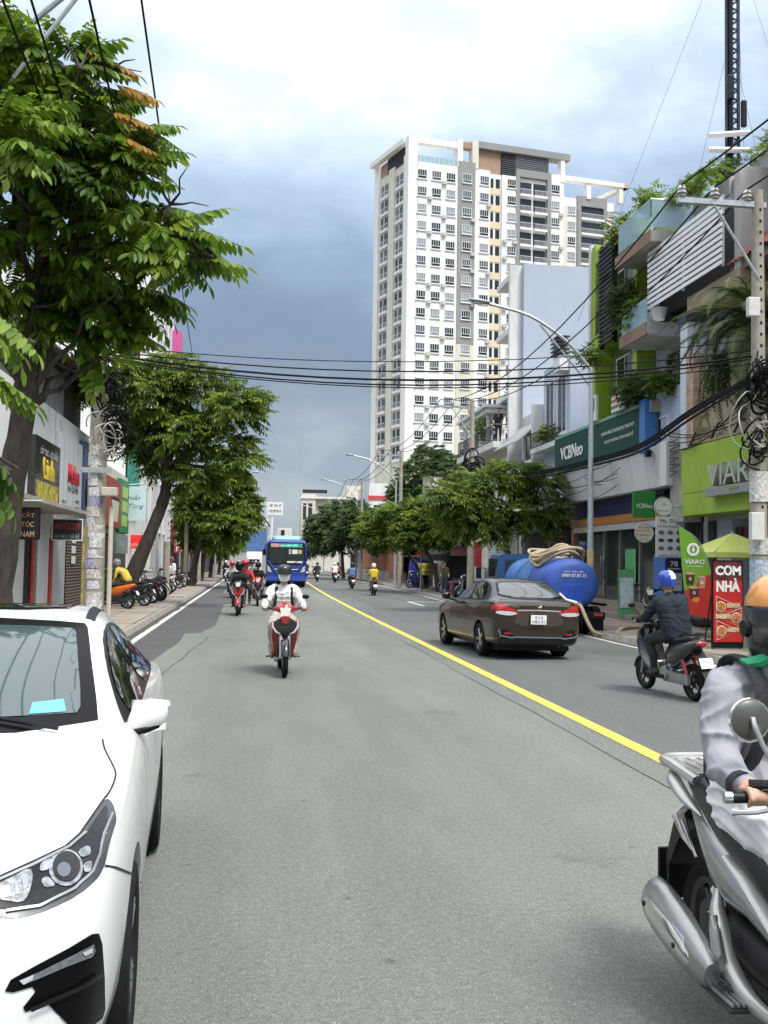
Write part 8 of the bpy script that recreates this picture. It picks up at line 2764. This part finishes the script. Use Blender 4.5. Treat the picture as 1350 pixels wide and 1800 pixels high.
tangle('black cable tangle high on the left pole', (PL[0] + .2, PL[1], 5.2), 16, .38, cable, .014, 9)
tangle('black cables hanging behind the left pole', (PL[0] + .35, PL[1] + .2, 4.4), 12, .3, cable, .014, 10)
for k, (p0, p1) in enumerate((((-1.2, 7.5, 7.65), (-2.7, 42, 10.34)), ((-1.55, 7, 7.0), (-3.58, 42, 10.23)), ((-2.0, 6.5, 6.9), (-3.1, 19.8, 8.5)), ((-2.25, 6.5, 6.8), (-3.3, 19.8, 8.4)))):
 wire(['black wire running up the sky right of the left tree', 'black wire passing behind the top of the left tree', 'short black wire at the upper left corner', 'leftmost thin wire at the upper left corner'][k], p0, p1, .12, .014)
for k in range(3):
 wire('low cable of the left pavement, %s of three' % ['upper', 'middle', 'lower'][k], (PL[0], PL[1], 5.5 - k * .25), (-4.05, 62, 6.0 - k * .2), .5, .018)
 wire('cable from the left pole back towards the camera, %s of three' % ['upper', 'middle', 'lower'][k], (PL[0], PL[1], 5.6 - k * .2), (-4.2, 2, 5.2 - k * .1), .4, .018)
power_pole('slim white-based pole on the left pavement before the far trees', -4.05, 62, 7.2, None, .15, .1)
power_pole('squat grey post among the parked bikes', -3.65, 43.4, 2.5, None, .15, .14)
power_pole('far pale pole on the left pavement', -3.9, 74, 8, None, .16, .12)

def street_lamp(label, x, y, h_, reach, base=.13, side=-1, hh=9.2):
 T = Thing('street_lamp', label, 'street lamp', (x, y, base), 'street lamps')
 T.part('mast', MB().tube([(x, y, base), (x, y, h_ * .5), (x, y, h_)], [.095, .08, .06], 12), steel)
 ex = x + side * reach
 T.part('arm', MB().tube(smooth_path([(x, y, h_ - .1), (x + side * reach * .25, y, h_ + (hh - h_) * .42), (x + side * reach * .6, y, h_ + (hh - h_) * .82), (ex, y, hh)], 4), [.05] * 5 + [.045] * 8, 8), steel)
 T.part('arm_stay', MB().tube([(x, y, h_ - .6), (x + side * reach * .5, y, h_ + (hh - h_) * .68)], .028, 6), steel)
 T.part('lamp_head', MB().loft([[(ex + side * (t * .62 - .05), y + wd * math.cos(a), hh + .02 + t * .07 + hd * math.sin(a)) for a in np.linspace(0, 2 * PI, 11)[:-1]] for t, wd, hd in ((0, .04, .04), (.15, .1, .06), (.5, .13, .07), (.85, .1, .055), (1, .04, .03))]), mat('lamp_grey_head', (.3, .32, .33), .4, .4, var=.1))
 T.part('lamp_glass', MB().ball((ex + side * .3, y, hh + .0), .2, .09, .04), lens_clear)
 return T

l0 = street_lamp('tall curved street lamp in front of the bank', 9.4, 27.0, 7.4, 3.0, hh=9.05)
l0.part('sticker', MB().lathe([(.094, 0), (.094, .45)], 12, M=Matrix.Translation((9.4, 27, 1.75))), mat('sticker_tan', (.5, .38, .2), .7, var=.4, scale=20))
street_lamp('second street lamp of the right row above the low trees', 10.0, 70, 7.6, 3.1, hh=9.3)
street_lamp('third street lamp of the right row right of the bus', 10.1, 98, 8.0, 3.0, hh=9.8)
street_lamp('farthest street lamp of the right row', 10.6, 150, 8.5, 3.6, hh=10.2)
street_lamp('street lamp standing out of the left trees', -3.1, 84, 8.0, 2.9, side=1, hh=9.1)
street_lamp('nearest street lamp whose arm crosses the upper left corner', -3.75, 12.6, 7.3, 2.9, side=1, hh=9.6)

# warning triangle, statue-like wrapped post, stalls on the right pavement
wt = Thing('warning_sign', 'red-bordered yellow warning triangle under the right-hand trees', 'sign', (9.75, 57.5, .13))
wt.part('post', MB().tube([(9.75, 57.5, .13), (9.75, 57.5, 3.0)], .04, 8), steel)
wt.part('border', MB().prism([(9.35, 2.25), (10.15, 2.25), (9.75, 2.95)], 57.4, 57.44, 'xz'), mat('sign_red', (.55, .06, .03), .5, var=.05))
wt.part('face', MB().prism([(9.48, 2.33), (10.02, 2.33), (9.75, 2.8)], 57.385, 57.395, 'xz'), mat('sign_orange', (.65, .32, .08), .5, var=.05))
wt.part('symbol', MB().box(9.72, 9.78, 57.375, 57.382, 2.4, 2.65), letter_black)
tarp = mat('tarp_blue', (.015, .03, .3), .6, var=.2, bump=.6, bscale=5)
st1 = Thing('covered_stall', 'stall wrapped in blue tarpaulin under the right-hand trees', 'stall', (11.0, 66, .13))
st1.part('tarpaulin', MB().loft([[(10.3 + .1 * math.sin(k), 65 + .1, .13), (11.6, 65, .13), (11.7, 67, .13), (10.4, 67, .13)] if False else [(10.35 + j * .0, 65.0, z), (11.6 - z * .05, 65.05, z), (11.65 - z * .1, 66.9, z), (10.35 + z * .12, 66.9, z)] for k, z in enumerate((.13, .7, 1.3, 1.9, 2.1))] , 0, True, smooth=False), tarp)
st1.part('stall_roof', MB().box(10.2, 11.8, 64.9, 67.0, 2.15, 2.25), mat('tin_dark', (.09, .075, .065)))
for i, (x, y, m_, lb) in enumerate(((9.95, 47.2, black, 'black storage box on the right pavement'), (10.5, 47.8, mat('bin_blue', (.02, .05, .3), .5, var=.1), 'blue bin beside the black storage box'), (10.6, 51, mat('crate_maroon', (.25, .03, .04), .6, var=.15), 'dark red crate stack on the right pavement'))):
 T = Thing('storage_box', lb, 'box', (x, y, .13), 'boxes on the right pavement')
 T.box('box_body', m_, x - .35, x + .35, y - .3, y + .3, .13, .75, bev=.03)
 T.box('box_lid', m_, x - .38, x + .38, y - .33, y + .33, .752, .83, bev=.02)

# A-board at the bank door
ab = Thing('standing_board', 'green and white standing notice at the bank door', 'sign', (11.2, 28.9, .13))
ab.part('panel', MB().add([(10.95, 28.9, .2), (11.45, 28.9, .2), (11.55, 29.2, 1.65), (11.05, 29.2, 1.65)], [(0, 1, 2, 3)]).add([(10.95, 28.93, .2), (11.45, 28.93, .2), (11.55, 29.23, 1.65), (11.05, 29.23, 1.65)], [(3, 2, 1, 0)]), mat('notice_green', (.12, .36, .14), .6, var=.2))
ab.part('print', MB().add([(11.02, 28.94, .5), (11.44, 28.94, .5), (11.5, 29.12, 1.4), (11.08, 29.12, 1.4)], [(0, 1, 2, 3)]), mat('print_pale', (.55, .62, .6), .6, var=.25, scale=6))
ab.part('leg', MB().tube([(11.3, 29.2, 1.6), (11.3, 29.6, .13)], .015, 6), steel)

# ------------------------------------------------------------------ plants on balconies and roofs
def bush(label, c, rx, ry, rz, n, m, name='potted_plant', leaf=(.16, .07), group='balcony plants', seed=0, stems=True, fs=1.0):
 r = random.Random(seed)
 T = Thing(name, label, 'plant', (c[0], c[1], c[2] - rz), group)
 t = frond_template(4, .35, leaf, .5, False, seed)
 ms = []
 for k in range(n):
  d_ = Vector((r.gauss(0, 1), r.gauss(0, 1), r.gauss(0, 1))).normalized() * r.random() ** .4
  p = Vector((c[0] + d_.x * rx, c[1] + d_.y * ry, c[2] + d_.z * rz))
  ms.append((0, Matrix.Translation(p - T.base) @ Matrix.Rotation(r.uniform(0, 2 * PI), 4, 'Z') @ Matrix.Rotation(r.uniform(-.7, .6), 4, 'Y') @ Matrix.Scale(r.uniform(.7, 1.2) * fs, 4)))
 o = inst('foliage', merge_fronds([t], ms, 'foliage', m), T.o)
 o['kind'] = 'stuff'
 if stems:
  b = MB()
  for k in range(3):
   b.tube([(c[0] + r.uniform(-.1, .1), c[1] + r.uniform(-.2, .2), c[2] - rz), (c[0] + r.uniform(-.2, .2), c[1] + r.uniform(-.3, .3), c[2])], .02, 5)
  T.part('stem', b, bark)
 return T

bush('leafy roof hedge along the top of the balcony house', (11.8, 25.6, 12.25), .4, 1.8, .2, 520, leaf_young, 'roof_hedge', seed=1, fs=.6)
bush('roof hedge behind the near pole insulators', (12.3, 21.5, 12.1), .4, 2.2, .15, 420, leaf_b, 'roof_hedge', seed=2, fs=.55)
bush('feathery potted tree on the glass balcony corner', (11.6, 28.2, 12.8), .35, .4, .5, 110, leaf_young, seed=3)
bush('bushy plant left of the glass roof balcony', (11.5, 30.2, 12.5), .5, .7, .55, 170, leaf_b, seed=4)
bush('dense climber hanging in front of the lime house', (11.3, 29.4, 9.9), .45, .5, .9, 260, leaf_c, seed=5)
bush('round bright plant on the middle balcony', (11.3, 28.3, 9.35), .3, .6, .45, 220, leaf_b, seed=6)
bush('young tree leaning out of the lime house balcony', (11.0, 31.5, 8.7), .5, .6, .35, 110, leaf_young, seed=7)
bush('hedge on the lower balcony above the bank sign', (11.3, 28.6, 7.15), .4, .95, .45, 300, leaf_c, seed=8)
bush('white-flowering shrub over the pale blue wall', (11.6, 27.2, 7.1), .35, .6, .3, 180, leaf_b, seed=9)
bush('potted plant on the pale blue house balcony', (11.6, 38.6, 7.0), .3, .6, .3, 90, leaf_b, seed=10)
bush('palm-like plant on the columned balcony', (11.5, 49.5, 8.7), .5, 1.0, .6, 120, leaf_young, seed=11)
bush('dark palm on the roof under the radio mast', (20.6, 41.0, 19.0), .8, .8, .9, 70, leaf_c, seed=12, leaf=(.5, .12))
tag(MB().tube([(20.6, 41, 11.9), (20.6, 41, 18.6)], .12, 8).build('palm_trunk', bark), 'thin trunk of the roof palm under the radio mast', 'trunk')
bush('small shrub on the roof right of the mast', (12.6, 19.6, 12.3), .3, .3, .25, 80, leaf_young, seed=13, fs=.6)
sp3 = Thing('striped_planter', 'brown and white striped planter at the end of the bank sign', 'planter', (11.5, 29.6, 6.4))
for k in range(6):
 sp3.box('planter_band', wall_brown if k % 2 else planter_white, 11.25 + .01 * (k % 2), 11.8, 29.3, 30.4, 6.62 + k * .1, 6.72 + k * .1)
# date palm behind the near pole
dpm = Thing('date_palm', 'date palm with long drooping fronds behind the right pole', 'palm', (11.32, 21.2, .13))
dpm.part('trunk', MB().tube([(11.32, 21.2, .13), (11.33, 21.2, 3), (11.25, 21.2, 7.5)], [.15, .14, .13], 10), bark)
rr_ = random.Random(31)
pv = []
fm_ = leaf_mat('leaf_palm', (.03, .055, .02), (.075, .11, .038), (.18, .21, .08), .35)
for k in range(105):
 az = rr_.uniform(0, 2 * PI)
 L = rr_.uniform(1.7, 2.6)
 el0 = rr_.uniform(-.5, 1.1)
 vs2, fs2 = [], []
 pts = []
 p = Vector((0, 0, 0))
 el = el0
 for i in range(11):
  pts.append(p.copy())
  p = p + Vector((math.cos(el), 0, math.sin(el))) * L / 10
  el -= rr_.uniform(.16, .26)
 for i in range(1, 11):
  tdir = (pts[i] - pts[i - 1]).normalized()
  nrm = Vector((-tdir.z, 0, tdir.x))
  for sub in (0, .33, .66):
   q = pts[i - 1].lerp(pts[i], sub)
   for s in (1, -1):
    ll = .42 * math.sin(PI * min(1, (i + sub) / 11 * .8 + .18))
    dv = (tdir * .6 + Vector((0, s, 0)) * .8 + nrm * .18 - Vector((0, 0, .25))).normalized() * ll
    nb = len(vs2)
    wv = tdir * .03
    vs2 += [q - wv, q + wv, q + dv]
    fs2.append((nb, nb + 1, nb + 2))
 fr_ = MB().add(vs2, fs2)
 fr_.tube(pts, [.018] * 6 + [.012] * 5, 4)
 o = fr_.build('frond', fm_, dpm.o, fixn=False, sharp=0)
 o.matrix_local = Matrix.Translation((-.06, 0, 7.6 - rr_.uniform(0, 1.1))) @ Matrix.Rotation(az, 4, 'Z')

# ------------------------------------------------------------------ more motorbikes and people
SM = dict(small=True)
far_list = [
 # x, y, heading, style, paint, jacket, trouser, helmet, label parts
 (6.38, 52.6, 0, 'scooter', brown_p, jacket_yellow, trouser_khaki, helm_white, 'yellow jacket and white helmet'),
 (6.5, 65.4, 0, 'scooter', black_p, jacket_denim, trouser_jean, helm_black, 'denim blue jacket, farther right'),
 (6.9, 84, 0, 'scooter', red_p, shirt_white, trouser_dark, helm_white, 'white shirt on a red scooter'),
 (5.6, 87, 0, 'scooter', black_p, jacket_black, trouser_dark, helm_black, 'dark clothes next to the white shirt'),
 (8.0, 94, 0, 'underbone', black_p, shirt_maroon, trouser_dark, helm_black, 'maroon shirt near the kerb'),
 (6.0, 112, 0, 'underbone', red_p, jacket_black, trouser_dark, helm_white, 'black jacket far ahead'),
 (7.4, 120, 0, 'scooter', grey_p, shirt_grey, trouser_jean, helm_white, 'grey shirt far ahead'),
 (.22, 39.2, PI, 'underbone', red_p, jacket_black, trouser_dark, gloss_black, 'black jacket on the red motorbike left of the bus'),
 (-.95, 47, PI, 'underbone', black_p, shirt_grey, trouser_jean, lens_red, 'grey shirt and red helmet left of the bus'),
 (-2.15, 82, PI, 'scooter', black_p, jacket_black, trouser_dark, helm_white, 'black clothes close to the left kerb'),
 (.0, 70, PI, 'underbone', black_p, shirt_grey, trouser_dark, helm_black, 'grey shirt beside the bus flank'),
 (-1.2, 90, PI, 'scooter', white_p, shirt_white, trouser_dark, helm_white, 'white shirt far behind the red jackets'),
 (-.4, 104, PI, 'underbone', black_p, jacket_black, trouser_dark, helm_black, 'dark clothes in the far left lane'),
 (-1.6, 112, PI, 'scooter', blue_p, jacket_denim, trouser_dark, helm_white, 'denim jacket in the far left lane'),
 (.4, 125, PI, 'scooter', red_p, shirt_white, trouser_dark, helm_white, 'white shirt at the end of the left lane'),
]
for i, (x, y, hd, stl, pt, jk, tr, hm, lb) in enumerate(far_list):
 m_ = motorbike(stl, pt, black_p, (x, y, 0), hd + R(rw.uniform(-2, 2)), 'motorbike of the rider in ' + lb, detail=y < 60)
 person_rider('f', [jk, tr, skin, shoe_mat], 'rider in ' + lb, m_, 'helmet', hm, black, small=True, longhair=('denim blue' in lb), backpack=mat('pack_yellow', (.7, .55, .03), .7, var=.08) if 'yellow' in lb else None)
# pillion in red behind the black rider
pp = empty('person', (-.36, 32.75, .07), R(178), 'pillion passenger in red jacket on the black motorbike', 'person', 'people riding motorbikes')
if ((), True) in PERSON_ME:
 inst('body', PERSON_ME[((), True)][0], pp, None, {0: jacket_red, 1: trouser_dark, 2: skin, 3: shoe_mat})
 helmet_parts(pp, PERSON_ME[((), True)][1], 'helmet', lens_red, black)
 pp.location.x += .12

# parked scooters on the left pavement
ob = motorbike('scooter', orange_p, orange_p, (-4.55, 33.0, .13), R(72), 'bright orange scooter parked behind the poster-covered pole', 'motorbikes parked on the left pavement', lean=R(6), name='parked_scooter')
for i, (x, y, a, stl, p1, p2, lb) in enumerate(((-4.25, 35.0, 78, 'scooter', black_p, dark_p, 'black scooter parked next to the orange one'), (-4.2, 37.0, 80, 'underbone', black_p, dark_p, 'second black motorbike from the orange scooter'),
                                              (-4.1, 39.2, 82, 'dark', dark_p, black_p, 'dark scooter with silver engine parked under the leaning tree'), (-4.3, 41.5, 76, 'underbone', black_p, white_p, 'black motorbike with white trim by the grey post'),
                                              (-4.4, 46.0, 80, 'scooter', grey_p, dark_p, 'grey scooter parked past the grey post'), (-4.5, 49, 84, 'underbone', white_p, dark_p, 'white motorbike parked past the grey post'),
                                              (-4.6, 56, 80, 'scooter', black_p, dark_p, 'black scooter parked by the slim pole'), (-4.6, 59, 82, 'underbone', blue_p, dark_p, 'blue motorbike parked by the slim pole'), (-4.4, 66, 80, 'scooter', black_p, dark_p, 'farthest black scooter parked on the left'))):
 motorbike(stl, p1, p2, (x, y, .13), R(a), lb, 'motorbikes parked on the left pavement', lean=R(7), name='parked_scooter' if stl != 'underbone' else 'parked_motorbike', detail=y < 50)
for i, (x, y, a, stl, p1, p2, lb) in enumerate(((10.25, 24.3, 150, 'underbone', black_p, dark_p, 'black motorbike parked in front of the bank steps'), (10.6, 22.3, 250, 'scooter', grey_p, dark_p, 'grey scooter parked behind the feather banner'), (10.4, 46.5, 100, 'manual', black_p, dark_p, 'dark motorbike parked under the right-hand trees'),
                                              (10.9, 53.5, 80, 'underbone', blue_p, dark_p, 'blue motorbike parked by the yellow notice board'), (10.6, 63.5, 110, 'scooter', black_p, dark_p, 'black scooter parked near the blue tarpaulin'))):
 motorbike(stl, p1, p2, (x, y, .13), R(a), lb, 'motorbikes parked on the right pavement', lean=R(7), name='parked_motorbike', detail=y < 50)

def standing(label, x, y, z, rz, mats, helm=None, hat=None, bend=0.0):
 P = []
 for s in (1, -1):
  P.append((1, [(s * .09, 0, .9, .1), (s * .1, .02, .5, .07), (s * .1, 0, .1, .045)]))
  P.append((3, [(s * .1, -.03, .05, .045), (s * .1, .14, .04, .035)]))
  P.append((0, [(s * .08, 0, .92, .115), (s * .09, .02 + bend * .4, 1.15, .11), (s * .13, .02 + bend, 1.36 - bend * .4, .075)]))
  P.append((0, [(s * .18, .02 + bend, 1.34 - bend * .4, .06), (s * .23, .05 + bend, 1.1 - bend * .4, .045)]))
  P.append((2, [(s * .23, .05 + bend, 1.1 - bend * .4, .04), (s * .22, .16 + bend, .9 - bend * .3, .035)]))
 P.append((2, [(0, .03 + bend, 1.4 - bend * .4, .05), (0, .05 + bend * 1.3, 1.52 - bend * .5, .06)]))
 P.append((2, [(0, .05 + bend * 1.3, 1.58 - bend * .5, .09), (0, .07 + bend * 1.3, 1.52 - bend * .5, .065)]))
 key = ('st', bend)
 if key not in PERSON_ME:
  PERSON_ME[key] = (blob_mesh(P, [trouser_dark] * 4, .022), (0, .05 + bend * 1.3, 1.57 - bend * .5))
 me, hc = PERSON_ME[key]
 p = empty('person', (x, y, z), rz, label, 'person', 'people on foot')
 inst('body', me, p, None, dict(enumerate(mats)))
 if helm:
  helmet_parts(p, hc, 'helmet', helm, black)
 else:
  MB().lathe([(.085, -.03), (.1, .03), (.085, .09), (.04, .12), (.001, .125)], 14, M=Matrix.Translation((hc[0], hc[1] - .02, hc[2] + .01))).build('hair', hair_mat, p)
 return p

standing('person in yellow shirt and grey helmet bending over the orange scooter', -4.1, 33.9, .13, R(70), [jacket_yellow, trouser_dark, skin, shoe_mat], grey_p, bend=.28)
standing('person in white clothes standing at the left parked bikes', -3.9, 49.5, .13, R(150), [shirt_white, fabric('white2', (.6, .6, .58)), skin, shoe_mat], shirt_maroon)
standing('person in olive shirt and jeans standing on the right pavement', 10.2, 52.5, .13, R(170), [fabric('olive', (.12, .1, .05)), trouser_jean, skin, shoe_mat])
standing('person in dark shirt standing on the balcony above the trees', 11.6, 46.6, 7.6, R(150), [jacket_black, trouser_dark, skin, shoe_mat])

# white van and cars far away in the oncoming lane
vn = Thing('white_van', 'small white box van far down the left lane', 'van', (.2, 132, 0))
vn.part('cab', MB().loft([[(-.85 + .2, 130.6, z) if False else (x, 130.6, z) for x, z in ((-.7, .5), (1.1, .5), (1.1, 1.2), (.95, 2.0), (-.55, 2.0), (-.7, 1.2))], [(x, 132, z) for x, z in ((-.7, .5), (1.1, .5), (1.1, 1.3), (1.05, 2.2), (-.65, 2.2), (-.7, 1.3))]], smooth=False), white_paint)
vn.box('cargo_box', white_paint, -.8, 1.2, 132, 136, .6, 2.9, bev=.03)
vn.box('windscreen', glass_dark, -.5, .9, 130.55, 130.62, 1.25, 1.9)
for s, x in ((-1, -.65), (1, 1.05)):
 wheel(vn.o, (x - vn.base.x, 131 - 132, .34), .34, .2, s, steel, 6, .55, False)
 wheel(vn.o, (x - vn.base.x, 135 - 132, .34), .34, .2, s, steel, 6, .55, False)
